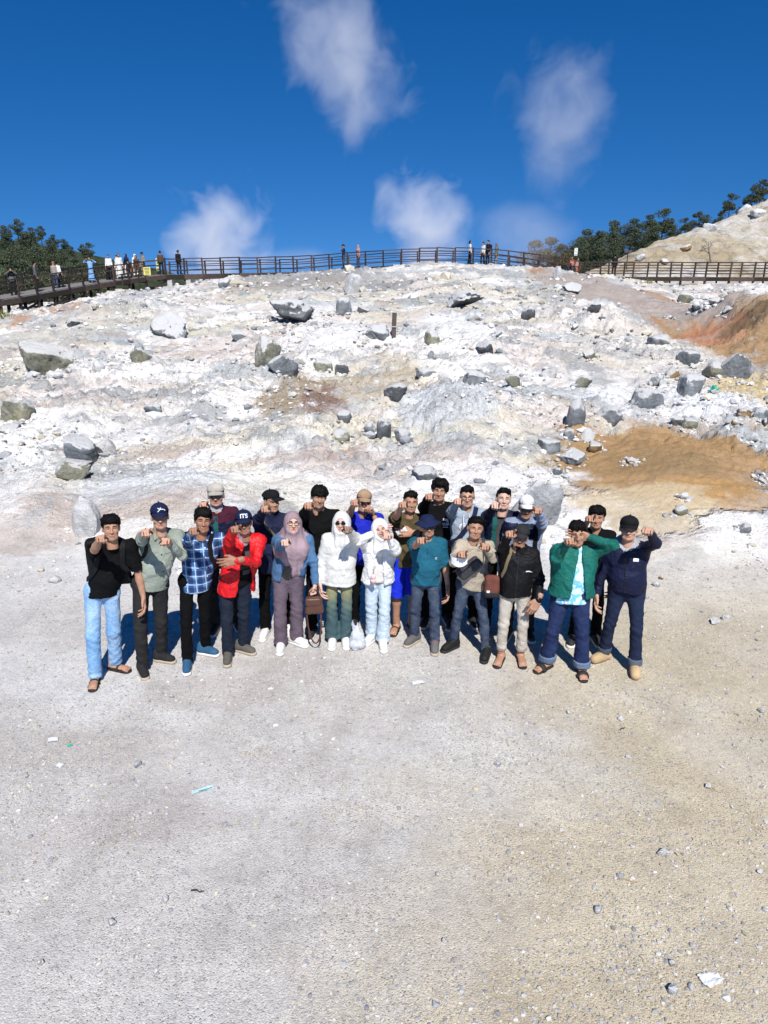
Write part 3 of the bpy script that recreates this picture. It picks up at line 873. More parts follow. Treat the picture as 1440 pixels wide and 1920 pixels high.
def boardwalk(nodes, label, width, rails, post_h, step, far_h, fascia=0.36, legs=None):
    root = empty('boardwalk')
    tag(root, label, 'boardwalk', 'timber boardwalks around the crater')
    P = path_pts(nodes, step)
    tan = np.gradient(P[:, :2], axis=0); tan /= np.linalg.norm(tan, axis=1, keepdims=True)
    nor = np.stack([-tan[:, 1], tan[:, 0]], 1)
    nor = np.where((nor[:, 1] < 0)[:, None], -nor, nor)           # away from the camera
    Q = P.copy(); Q[:, :2] += nor * width
    rng = random.Random(len(P))
    for i in range(len(P)):
        for E, hgt, s in ((P, post_h, -1), (Q, far_h, 1)):
            j = 0.05 * rng.uniform(-1, 1)
            a = E[i] + np.array([0, 0, -0.5]); b = E[i] + np.array([j, 0, hgt + 0.07 * rng.uniform(-1, 1)])
            bar('post', a, b, 0.11, 0.11, 'dark_wood', root)
    for k in range(len(P) - 1):
        for E, hgt in ((P, post_h), (Q, far_h)):
            for r in rails:
                a, b = E[k].copy(), E[k + 1].copy()
                a[2] += r * hgt + 0.035 * rng.uniform(-1, 1); b[2] += r * hgt + 0.035 * rng.uniform(-1, 1)
                e = (b - a) * 0.03
                if E is Q or r < 0.9 or True:
                    bar('rail', a - e, b + e, 0.05, 0.075 if r > 0.9 else 0.06, 'dark_wood', root)
        a, b = P[k].copy(), P[k + 1].copy()
        a[:2] -= nor[k] * 0.10; b[:2] -= nor[k] * 0.10
        a[2] -= fascia / 2 + 0.02; b[2] -= fascia / 2 + 0.02
        bar('fascia', a, b, 0.06, fascia, 'dark_wood', root)
        m0, m1 = (P[k] + Q[k]) / 2, (P[k + 1] + Q[k + 1]) / 2
        npl = max(3, int(np.linalg.norm(m1 - m0) / 0.42))
        for q in range(npl):
            f0, f1 = q / npl, (q + 0.94) / npl
            mid0 = m0 + (m1 - m0) * f0; mid1 = m0 + (m1 - m0) * f1
            bar('deck_plank', mid0 + np.array([0, 0, -0.03]), mid1 + np.array([0, 0, -0.03]), width, 0.05, 'deck_wood', root)
    if legs:
        legs(root, P, Q)
    return root, P, Q
LEFT = [(-25.5, 36, 1.55), (-22.0, 43, 2.28), (-21.1, 46, 2.55), (-19.8, 51, 3.02), (-18, 55, 3.42), (-16.3, 56, 3.62)]
MIDN = [(-16.3, 56, 3.62), (-9.7, 57, 3.75), (-6.5, 57, 3.8), (-2.8, 57, 4.08), (0.8, 57, 4.3), (3.65, 57, 4.42), (6.1, 57, 4.42), (8.5, 57, 4.3), (11.5, 58, 4.0), (14.3, 59, 3.65), (15.6, 60, 3.5)]
RIGHTN = [(16.3, 61, 3.42), (24, 61, 3.42), (31.5, 61, 3.40), (40, 61, 3.4)]
def trestle(root, P, Q):
    for i in range(0, len(P) - 1):
        for E in (P, Q):
            g = float(H(E[i:i + 1, 0], E[i:i + 1, 1])[0]) - 0.2
            bar('trestle_leg', (E[i][0], E[i][1], min(g, E[i][2] - 0.5)), E[i] - np.array([0, 0, 0.05]), 0.16, 0.16, 'dark_wood', root)
        g0 = float(H(P[i:i + 1, 0], P[i:i + 1, 1])[0]); g1 = float(H(P[i + 1:i + 2, 0], P[i + 1:i + 2, 1])[0])
        z0, z1 = P[i][2] - 0.45, P[i + 1][2] - 0.45
        if z0 - g0 > 0.5:
            o = np.array([0, 0.1, 0])
            a = P[i] + o; b = P[i + 1] + o
            bar('brace', (a[0], a[1], g0 + 0.15), (b[0], b[1], z1), 0.07, 0.12, 'dark_wood', root)
            if i % 2: bar('brace', (a[0], a[1] - 0.2, z0), (b[0], b[1] - 0.2, g1 + 0.15), 0.07, 0.12, 'dark_wood', root)
            bar('beam', (a[0], a[1], (g0 + z0) / 2), (b[0], b[1], (g1 + z1) / 2), 0.08, 0.12, 'dark_wood', root)
            bar('beam', (a[0], a[1], g0 + 0.12), (b[0], b[1], g1 + 0.12), 0.08, 0.14, 'dark_wood', root)
    for i in range(0, len(P)):
        bar('cross_beam', P[i] - np.array([0, 0, 0.35]), Q[i] - np.array([0, 0, 0.35]), 0.12, 0.18, 'dark_wood', root)
BW1 = boardwalk(LEFT, 'dark timber boardwalk on trestles climbing in from the left edge', 2.3, (0.97, 0.66, 0.36), 1.05, 1.55, 1.05, 0.3, trestle)
def footings(root, P, Q):
    for i in range(len(P)):
        if P[i][0] < -8.6:
            for off in (0.25,):
                g = float(H(P[i:i + 1, 0], P[i:i + 1, 1])[0])
                bar('concrete_footing', (P[i][0] + off, P[i][1] + 0.1, g - 0.4), (P[i][0] + off, P[i][1] + 0.1, P[i][2] - 0.35), 0.34, 0.34, 'concrete', root)
BW2 = boardwalk(MIDN, 'dark timber boardwalk with post and rail fence along the crest', 2.3, (0.97, 0.62, 0.28), 1.12, 1.38, 0.95, 0.36, footings)
def rlegs(root, P, Q):
    for i in range(len(P)):
        g = 2.55
        bar('support_leg', (P[i][0], P[i][1], g), P[i] - np.array([0, 0, 0.3]), 0.15, 0.15, 'dark_wood', root)
    for i in range(len(P) - 1):
        bar('lower_beam', (P[i][0], P[i][1] - 0.12, 2.62), (P[i + 1][0], P[i + 1][1] - 0.12, 2.62), 0.08, 0.10, 'dark_wood', root)
BW3 = boardwalk(RIGHTN, 'flat timber boardwalk with five rail fence at the right', 2.3, (0.98, 0.79, 0.60, 0.41, 0.22), 1.15, 1.9, 1.15, 0.3, rlegs)

def deck_at(px):
    """a point in the middle of the boardwalk under a photograph column"""
    P = np.concatenate([BW1[1], BW2[1], BW3[1]]); Q = np.concatenate([BW1[2], BW2[2], BW3[2]])
    M = (P + Q) / 2
    sx = 720 + FPX * M[:, 0] / (M[:, 1] * CP - (M[:, 2] - CAM_Z) * SP)
    o = np.argsort(sx)
    return np.array([np.interp(px, sx[o], M[o, i]) for i in range(3)])

# wooden post on the slope
p = hit(738, 640)
k = depth(p) / FPX
mb = MB()
mb.box((0, 0, 22 * k - 0.1), (8 * k, 0.07, 46 * k + 0.2))
o = mb.build('wooden_post', MATS['grey_plank'])
o.location = p
o.rotation_euler = (0, R(2), 0.1)
tag(o, 'weathered wooden plank post standing on the slope', 'post')
mb = MB(); mb.box((0, -0.05, 20 * k), (8.6 * k, 0.03, 1.6 * k))
mb.build('wire_band', MATS['concrete'], o)

# signs
plain('sign_yellow', srgb(222, 214, 120)); plain('sign_white', (0.75, 0.75, 0.74)); plain('sign_ink', (0.05, 0.05, 0.05)); plain('sign_green', srgb(190, 205, 150))
def signboard(name, px, py0, py1, wpx, y, mat, label, lines, pole=0.0, pole_mat='dark_wood'):
    a, b = at_y(px, py0, y), at_y(px, py1, y)
    k = depth(a) / FPX
    root = empty(name, (a[0], y, b[2] - pole))
    tag(root, label, 'sign')
    h = a[2] - b[2]
    w = wpx * k
    MB().box((0, 0, pole + h / 2), (w, 0.03, h)).build('board', MATS[mat], root)
    MB().box((0, 0.03, (pole + h) / 2), (0.07, 0.05, pole + h)).build('pole', MATS[pole_mat], root)
    mb = MB()
    rng = random.Random(px)
    for i in range(lines):
        lw = w * rng.uniform(0.5, 0.8)
        mb.box((0, -0.018, pole + h * (0.85 - 0.7 * i / max(1, lines - 1))), (lw, 0.006, h * 0.07))
    if lines: mb.build('lettering', MATS['sign_ink'], root)
    return root
signboard('notice_board', 275, 501, 516, 13, 54.4, 'sign_yellow', 'small yellow notice board on the near side of the boardwalk rail', 5, 0.35)
signboard('notice_board', 295, 484, 508, 7, 57.6, 'sign_green', 'tall narrow pale green sign behind the boardwalk', 4, 0.6)
signboard('warning_sign', 1080.5, 465, 479, 6, 60.9, 'sign_white', 'white warning sign on a thin pole where boardwalks meet', 3, 1.3)
signboard('direction_sign', 1178, 469, 474, 14, 66, 'grey_plank', 'brown wooden direction board on a post behind right boardwalk', 0, 1.4)
# bench-like frame under the boardwalk, left
mb = MB()
c0 = at_y(248, 535, 52.5)
root = empty('timber_frame', (c0[0], c0[1], c0[2] - 0.45)); tag(root, 'low timber frame standing under the left boardwalk', 'frame')
MB().beam((-0.7, 0, 1.15), (0.55, 0, 1.35), 0.5, 0.07).build('top', MATS['dark_wood'], root)
for x in (-0.65, 0.5):
    MB().beam((x, 0, -0.3), (x, 0, 1.2), 0.09, 0.09).build('leg', MATS['dark_wood'], root)
print('boardwalk', round(time.time() - T0, 1))

# ---------------------------------------------------------------- hills and trees beyond
t = NT('scrub', 0.95, 0.1)
co = t.coord('Object')
a = t.noise(co, 0.35, 6, 0.7)
t.col(t.ramp(a, [(0.3, (0.022, 0.035, 0.015)), (0.55, (0.05, 0.065, 0.03)), (0.75, (0.11, 0.10, 0.05))]))
t.bump(a, 1.0, 1.2)
t = NT('far_slope', 0.95, 0.1)
co = t.coord('Object')
a = t.noise(co, 0.08, 6, 0.7)
t.col(t.ramp(a, [(0.3, (0.10, 0.12, 0.11)), (0.7, (0.19, 0.20, 0.18))]))
t.bump(a, 1.0, 4.0)
t = NT('sand_slope', 0.95, 0.15)
co = t.coord('Object')
a = t.noise(co, 0.12, 5, 0.65); b = t.noise(co, 0.9, 6, 0.7); d = t.noise(co, 0.23, 4, 0.6, 0.5)
c = t.ramp(a, [(0.35, (0.36, 0.29, 0.19)), (0.5, (0.45, 0.385, 0.28)), (0.66, (0.50, 0.47, 0.41))])
c = t.mix(t.ramp(d, [(0.47, 0.0), (0.62, 0.7)]), c, (0.57, 0.55, 0.52))
c = t.mix(t.ramp(t.noise(co, 0.5, 6, 0.75), [(0.55, 0.0), (0.62, 0.7)]), c, (0.20, 0.175, 0.14))
c = t.mix(1.0, c, t.ramp(b, [(0.3, 0.55), (0.5, 1.0), (0.7, 1.15)]), 'MULTIPLY')
t.col(c)
t.bump(b, 0.9, 0.5)
def sheet(name, x0, x1, y0, y1, fn, mat, label, nx=90, ny=60):
    xs, yy = np.meshgrid(np.linspace(x0, x1, nx), np.linspace(y0, y1, ny))
    z = fn(xs.ravel(), yy.ravel())
    i = np.arange(nx * ny).reshape(ny, nx)
    q = np.stack([i[:-1, :-1], i[:-1, 1:], i[1:, 1:], i[1:, :-1]], -1).reshape(-1, 4)
    return tag(obj_np(name, np.stack([xs.ravel(), yy.ravel(), z], 1), q, MATS[mat]), label, 'hill', kind='structure')
def z_right(x, y):
    rise = np.interp(x, [14, 18, 22, 28, 46, 62, 90], [0.0, 0.6, 2.2, 4.2, 10.4, 14.5, 20])
    yr = np.interp(x, [16, 26, 46, 90], [72, 76, 86, 104])
    k = sstep(0, 1, (y - 62.5) / (yr - 62.5))
    k = 0.75 * np.clip((y - 63.5) / (yr - 63.5), 0, 1) + 0.25 * k
    z = 2.2 + rise * k - 0.16 * np.maximum(0, y - yr)
    f = sstep(63, 66, y)
    return z + f * (1.1 * (billow2(x * 0.22, y * 0.22, 501, 5, 0.6) - 0.3) + 0.3 * fbm2(x * 1.3, y * 1.3, 502, 3, 0.65))
sheet('sandy_slope', 14, 95, 62, 125, z_right, 'sand_slope', 'pale sandy hill slope rising behind the right boardwalk', 220, 170)
def z_left(x, y):
    r = np.interp(x, [-150, -90, -66, -56, -48, -40, -32, -24], [16, 13, 9.4, 7.6, 5.6, 3.6, 1.8, -1.5])
    return -3 + (r + 3) * sstep(72, 112, y) + 0.7 * fbm2(x * 0.1, y * 0.1, 511, 3) - 0.05 * np.maximum(0, y - 125)
sheet('wooded_hill', -150, -24, 66, 190, z_left, 'scrub', 'scrubby green hill under the trees at left')
def z_far(x, y):
    r = np.interp(x, [-420, -290, -235, -190, -165, -140, -110], [60, 30, 22, 14, 8, 2, -12])
    return -12 + (r + 12) * sstep(280, 360, y) + 3 * fbm2(x * 0.03, y * 0.03, 512, 4)
sheet('mountain', -420, -100, 280, 480, z_far, 'far_slope', 'distant bluish mountainside between the left trees')

t = NT('leaves', 0.7, 0.25)
oi = t.n('ObjectInfo')
gi = t.n('NewGeometry')
c = t.ramp(gi.outputs['Random Per Island'], [(0.0, (0.035, 0.052, 0.028)), (0.5, (0.065, 0.088, 0.048)), (1.0, (0.11, 0.13, 0.075))])
c = t.mix(t.ramp(oi.outputs['Random'], [(0.2, 0.0), (1.0, 0.45)]), c, (0.06, 0.066, 0.032))
t.col(c)
t = NT('leaves_brown', 0.8, 0.2)
gi = t.n('NewGeometry')
t.col(t.ramp(gi.outputs['Random Per Island'], [(0.0, (0.05, 0.04, 0.02)), (0.6, (0.12, 0.09, 0.045)), (1.0, (0.17, 0.14, 0.07))]))
plain('bark', (0.11, 0.09, 0.075), 0.9, 0.1)
plain('bark_grey', (0.2, 0.18, 0.16), 0.9, 0.1)

def tree_meshes(seed, h, kind):
    rng = np.random.RandomState(seed)
    mb = MB()
    lean = rng.uniform(-0.06, 0.06, 2) * h
    top = np.array([lean[0], lean[1], h * 0.93])
    trunk_r = h * 0.016 + 0.05
    zt = np.linspace(0, 1, 7)
    tp = np.stack([lean[0] * zt ** 1.5 + 0.02 * h * np.sin(zt * 5 + seed), lean[1] * zt ** 1.5, h * 0.93 * zt], 1)
    mb.tube(tp, trunk_r * (1.1 - zt * 0.95), 6)
    clumps = []
    if kind == 'tall':           # bare trunk, clumped flat crown pieces
        zs_, n = (0.52, 0.97), 11
    elif kind == 'full':
        zs_, n = (0.22, 0.96), 20
    else:
        zs_, n = (0.10, 0.85), 16
    for i in range(n):
        f = rng.uniform(*zs_)
        base = np.array([np.interp(f * 0.92, zt, tp[:, k]) for k in range(3)])
        a = rng.uniform(0, 6.28)
        spread = {'tall': 0.20 * (1.25 - 0.6 * f), 'full': 0.24 * (1.2 - 0.85 * f), 'bush': 0.42 * (1.1 - 0.7 * f)}[kind] * h
        L = spread * rng.uniform(0.35, 1.0)
        tip = base + np.array([math.cos(a) * L, math.sin(a) * L, L * rng.uniform(0.25, 0.65)])
        mb.tube([base, (base + tip) / 2 + np.array([0, 0, 0.03 * h]), tip], [trunk_r * 0.35, trunk_r * 0.25, trunk_r * 0.1], 4, False)
        clumps.append((tip, rng.uniform(0.05, 0.12) * h * (1.4 if kind != 'tall' else 1.05)))
    clumps.append((top, 0.08 * h))
    V, Q = [], []
    per = {'tall': 420, 'full': 360, 'bush': 320}[kind]
    for c_, r_ in clumps:
        n = per
        d = rng.normal(size=(n, 3)); d /= np.linalg.norm(d, axis=1, keepdims=True)
        rad = r_ * rng.uniform(0.25, 1.0, n) ** 0.6
        pos = c_ + d * rad[:, None] * np.array([1.25, 1.25, 0.72])
        u = rng.normal(size=(n, 3)); u /= np.linalg.norm(u, axis=1, keepdims=True)
        w = np.cross(u, rng.normal(size=(n, 3))); w /= np.linalg.norm(w, axis=1, keepdims=True)
        s = (0.007 * h + 0.025) * rng.uniform(0.6, 1.4, n)
        quad = np.stack([pos - u * s[:, None] * 1.3, pos + w * s[:, None] * 0.7, pos + u * s[:, None] * 1.3, pos - w * s[:, None] * 0.7], 1)
        V.append(quad.reshape(-1, 3))
    V = np.concatenate(V)
    tv, tf = mb.data()
    tm = mesh_np('trunk', tv, tf)
    cm = mesh_np('crown', V, np.arange(len(V)).reshape(-1, 4), False)
    return tm, cm
TREE = {}
for kind, hh in (('tall', 9.0), ('full', 8.0), ('bush', 4.0)):
    TREE[kind] = []
    for s_ in range(3):
        tm, cm = tree_meshes(700 + s_ * 11 + len(kind), hh, kind)
        tm.materials.append(MATS['bark'])
        cm.materials.append(MATS['leaves'])
        TREE[kind].append((tm, cm, hh))
def tree(kind, var, x, y, z, h, label, rz=0.0, group=None, name='tree', crown_mat=None):
    tm, cm, hh = TREE[kind][var % 3]
    root = empty(name, (x, y, z - 0.2), rz)
    s = h / hh
    root.scale = (s, s, s)
    tag(root, label, 'tree' if kind != 'bush' else 'bush', group)
    link(bpy.data.objects.new('trunk', tm), root)
    c_ = bpy.data.objects.new('crown', cm)
    link(c_, root)
    if crown_mat:
        c_.material_slots[0].link = 'OBJECT'
        c_.material_slots[0].material = MATS[crown_mat]
    return root
ORD = ['first', 'second', 'third', 'fourth', 'fifth', 'sixth', 'seventh', 'eighth', 'ninth', 'tenth', 'eleventh', 'twelfth', 'thirteenth', 'fourteenth', 'fifteenth', 'sixteenth', 'seventeenth', 'eighteenth', 'nineteenth', 'twentieth', 'twenty first', 'twenty second', 'twenty third', 'twenty fourth', 'twenty fifth', 'twenty sixth', 'twenty seventh', 'twenty eighth', 'twenty ninth', 'thirtieth', 'thirty first', 'thirty second', 'thirty third', 'thirty fourth', 'thirty fifth', 'thirty sixth']
def tree_row(specs, zfun, where, grp):
    specs = sorted(specs)
    for i, (px, top, y, kind, brown) in enumerate(specs):
        p = at_y(px, top, y)
        g = float(zfun(np.array([p[0]]), np.array([y]))[0])
        hgt = max(2.0, p[2] - g)
        tree(kind, i, p[0], y, g, hgt, '%s %s, %s from the left' % ({'tall': 'slender dark green tree', 'full': 'bushy dark green tree', 'bush': 'low spreading bush'}[kind] if not brown else 'brownish dry bush', where[0], ORD[i]), rz=i * 1.7, group=grp, name='tree' if kind != 'bush' else 'bush', crown_mat='leaves_brown' if brown else None)
LT = [(-30, 400, 112, 'full', 0), (60, 432, 120, 'tall', 0), (130, 458, 104, 'full', 0), (172, 480, 96, 'full', 0), (4, 418, 104, 'full', 0), (27, 406, 112, 'tall', 0), (12, 425, 118, 'tall', 0), (52, 422, 106, 'full', 0), (74, 420, 116, 'tall', 0), (40, 432, 98, 'full', 0),
      (88, 445, 102, 'full', 0), (101, 436, 110, 'tall', 0), (120, 444, 112, 'tall', 0), (112, 462, 96, 'full', 0), (64, 455, 92, 'full', 0), (24, 455, 90, 'full', 0), (152, 454, 113, 'tall', 0), (165, 451, 110, 'tall', 0),
      (138, 478, 92, 'bush', 0), (80, 486, 84, 'bush', 0), (40, 482, 82, 'bush', 0), (188, 492, 92, 'bush', 0), (8, 478, 84, 'bush', 0), (110, 488, 80, 'bush', 0), (160, 490, 86, 'bush', 0)]
tree_row(LT, z_left, ('on the left wooded hill', 'there'), 'trees on the left hill')
def z_rt(x, y):
    return np.minimum(z_right(x, y), 40) - 0.5
RT = [(1075, 456, 98, 'full', 0), (1132, 442, 103, 'full', 0), (1168, 436, 102, 'full', 0), (1210, 434, 101, 'full', 0), (1276, 428, 100, 'full', 0), (1298, 424, 99, 'full', 0), (1340, 412, 101, 'full', 0), (1400, 384, 102, 'full', 0), (1010, 444, 96, 'bush', 1), (1032, 440, 100, 'bush', 1), (1058, 452, 92, 'bush', 1), (1090, 440, 104, 'full', 0), (1102, 424, 112, 'full', 0), (1120, 428, 106, 'full', 0), (1146, 408, 110, 'tall', 0),
      (1152, 430, 98, 'full', 0), (1186, 405, 108, 'tall', 0), (1196, 422, 100, 'full', 0), (1222, 398, 106, 'full', 0), (1248, 386, 108, 'tall', 0), (1232, 412, 98, 'full', 0), (1264, 410, 100, 'full', 0),
      (1287, 404, 104, 'tall', 0), (1310, 392, 106, 'tall', 0), (1328, 398, 102, 'full', 0), (1352, 392, 100, 'full', 0), (1373, 358, 106, 'tall', 0), (1386, 384, 100, 'full', 0), (1414, 346, 104, 'tall', 0), (1432, 332, 106, 'tall', 0), (1436, 372, 99, 'full', 0), (1465, 350, 104, 'full', 0)]
tree_row(RT, z_rt, ('behind the right sandy slope', 'along that ridge'), 'trees along the right ridge')
# bare little tree on the sandy slope
def bare_tree(px, py, y, h, label):
    p = at_y(px, py, y)
    rng = np.random.RandomState(9)
    mb = MB()
    def grow(a, d, L, r, lev):
        b = a + d * L
        mid = (a + b) / 2 + rng.normal(size=3) * L * 0.08
        mb.tube([a, mid, b], [r, r * 0.8, r * 0.6], 5, False)
        if lev:
            for _ in range(3):
                nd = d + rng.normal(size=3) * 0.55; nd /= np.linalg.norm(nd)
                grow(b, nd, L * rng.uniform(0.55, 0.8), r * 0.55, lev - 1)
    root = empty('bare_tree', (p[0], y, p[2]))
    grow(np.zeros(3), np.array([-0.3, 0, 0.95]), h * 0.33, 0.09, 4)
    mb.build('trunk', MATS['bark_grey'], root, True)
    return tag(root, label, 'tree')
bt = at_y(1333, 492, 65.5)
bare_tree(1333, 492, 65.5, 2.3, 'small leafless tree standing before the white patch of sandy slope')
# rocks on the sandy slope
for i, (px, py, y, w, lab) in enumerate([(1288, 452, 74, 1.1, 'brown rock on the face of the right sandy slope'), (1250, 462, 71, 0.9, 'dark brown rock low on the right sandy slope'),
        (1203, 466, 73, 1.0, 'pale rock at the lower left of the sandy slope'), (1120, 486, 66, 0.9, 'pale round rock behind the right boardwalk'), (1134, 487, 66, 0.6, 'small pale rock beside the round one behind the boardwalk'),
        (1330, 435, 78, 1.3, 'tan rock near the ridge of the sandy slope'), (1395, 400, 83, 1.4, 'tan boulder on the ridge at upper right'), (1255, 490, 67, 0.9, 'dark stone near the foot of the sandy slope'), (1420, 412, 80, 1.5, 'white rock near the top right corner of the slope')]):
    q = at_y(px, py, y)
    z = float(z_right(np.array([q[0]]), np.array([y]))[0])
    v, f = rock_verts(5200 + i, 3)
    o = obj_np('boulder', v * np.array([w / 2, w / 2, w * 0.36]), f, MATS['rock_brown' if ('brown' in lab or 'dark' in lab) else 'rock_pale'])
    o.location = (q[0], y, z + w * 0.15)
    tag(o, lab, 'rock')
# low scrub tufts
t = NT('grass_tuft', 0.8, 0.2)
gi = t.n('NewGeometry')
t.col(t.ramp(gi.outputs['Random Per Island'], [(0.0, (0.08, 0.09, 0.02)), (0.6, (0.17, 0.17, 0.04)), (1.0, (0.25, 0.22, 0.08))]))
def tuft(px, py, label, w=0.5, h=0.35, seed=0):
    p = hit(px, py)
    rng = np.random.RandomState(seed)
    V = []
    for i in range(70):
        b = np.array([rng.uniform(-w, w), rng.uniform(-w, w) * 0.6, -0.05])
        t_ = b + np.array([rng.uniform(-.3, .3), rng.uniform(-.3, .3), rng.uniform(0.4, 1.0)]) * h
        s = np.array([0.02, 0.0, 0]) 
        V += [b - s, b + s, t_]
    o = obj_np('grass_tuft', np.array(V), np.arange(len(V)).reshape(-1, 3), MATS['grass_tuft'], smooth=False)
    o.location = p
    tag(o, label, 'grass')
tuft(1207, 534, 'bright yellow green tuft of grass below the right boardwalk', 0.55, 0.35, 1)
tuft(60, 562, 'dry yellowish scrub tuft beside the left trestle', 0.6, 0.8, 2)
tuft(5, 600, 'dry scrub tuft at the left edge beneath the boardwalk', 0.5, 0.6, 3)
print('trees', round(time.time() - T0, 1))

# ---------------------------------------------------------------- steam
def steam(px, py, wpx, hpx, y, dens, label, seed, slant=0.0, thick=0.6, thr=0.46, scale=1.0):
    c0 = at_y(px, py, y)
    k = depth(c0) / FPX
    rx, rz = wpx * k / 2, hpx * k / 2
    v, f = ICO[3]
    v = v * np.array([rx, rx * thick, rz])
    v[:, 0] += slant * v[:, 2]
    o = obj_np('steam', v, f, steam_mat(dens, seed, (rx, rx * thick, rz), slant, thr, scale))
    o.location = c0
    tag(o, label, 'steam', 'steam drifting up behind the crest', 'stuff')
def steam_mat(dens, seed, r, slant, thr, scale):
    m = bpy.data.materials.new('steam')
    m.use_nodes = True
    t = m.node_tree
    t.nodes.clear()
    N = lambda typ: t.nodes.new('ShaderNode' + typ)
    out, vol, tc = N('OutputMaterial'), N('VolumePrincipled'), N('TexCoord')
    vol.inputs['Color'].default_value = (0.99, 0.99, 1.0, 1)
    vol.inputs['Anisotropy'].default_value = 0.0
    # undo the slant, then a radial falloff in the plume's own ellipsoid
    sep = N('SeparateXYZ'); t.links.new(tc.outputs['Object'], sep.inputs[0])
    sx = N('Math'); sx.operation = 'MULTIPLY_ADD'; sx.inputs[1].default_value = -slant
    t.links.new(sep.outputs[2], sx.inputs[0]); t.links.new(sep.outputs[0], sx.inputs[2])
    cmb = N('CombineXYZ')
    t.links.new(sx.outputs[0], cmb.inputs[0]); t.links.new(sep.outputs[1], cmb.inputs[1]); t.links.new(sep.outputs[2], cmb.inputs[2])
    dv = N('VectorMath'); dv.operation = 'DIVIDE'; dv.inputs[1].default_value = r
    t.links.new(cmb.outputs[0], dv.inputs[0])
    ln = N('VectorMath'); ln.operation = 'LENGTH'; t.links.new(dv.outputs[0], ln.inputs[0])
    no = N('TexNoise'); no.noise_dimensions = '3D'
    no.inputs['Scale'].default_value = 0.16 * scale; no.inputs['Detail'].default_value = 6; no.inputs['Roughness'].default_value = 0.6; no.inputs['Distortion'].default_value = 0.5
    ad = N('VectorMath'); ad.operation = 'ADD'; ad.inputs[1].default_value = (seed * 7.3, seed * 3.1, seed * 5.7)
    t.links.new(tc.outputs['Object'], ad.inputs[0]); t.links.new(ad.outputs[0], no.inputs['Vector'])
    # density = clamp((noise - thr - falloff) * gain)
    fo = N('MapRange'); fo.interpolation_type = 'SMOOTHSTEP'
    fo.inputs[1].default_value = 0.0; fo.inputs[2].default_value = 1.0; fo.inputs[3].default_value = 0.0; fo.inputs[4].default_value = 0.52
    t.links.new(ln.outputs['Value'], fo.inputs[0])
    s1 = N('Math'); s1.operation = 'SUBTRACT'; t.links.new(no.outputs['Fac'], s1.inputs[0]); t.links.new(fo.outputs[0], s1.inputs[1])
    mr = N('MapRange'); mr.inputs[1].default_value = thr - 0.16; mr.inputs[2].default_value = thr + 0.29; mr.inputs[3].default_value = 0; mr.inputs[4].default_value = dens
    t.links.new(s1.outputs[0], mr.inputs[0])
    t.links.new(mr.outputs[0], vol.inputs['Density'])
    t.links.new(vol.outputs[0], out.inputs['Volume'])
    return m
steam(405, 450, 290, 270, 80, 0.42, 'low round puff of steam rising left of centre', 1, 0.15, 0.7, 0.30, 1.7)
steam(640, 120, 420, 520, 90, 0.17, 'tall slanting wisp of steam at the top centre of the sky', 2, -0.35, 0.6, 0.35, 1.35)
steam(805, 420, 290, 330, 82, 0.34, 'billow of steam rising behind the crest right of centre', 3, -0.30, 0.6, 0.33, 1.6)
steam(1062, 215, 330, 470, 92, 0.12, 'thin pale wisp of steam high on the right', 4, -0.12, 0.6, 0.35, 1.25)
steam(985, 445, 330, 230, 84, 0.06, 'thin grey steam drifting before the brown bushes', 5, 0.1, 0.6, 0.30, 0.9)
steam(540, 490, 320, 80, 76, 0.08, 'faint low streak of steam behind the middle boardwalk', 6, 0.2, 0.6, 0.34)
print('steam', round(time.time() - T0, 1))

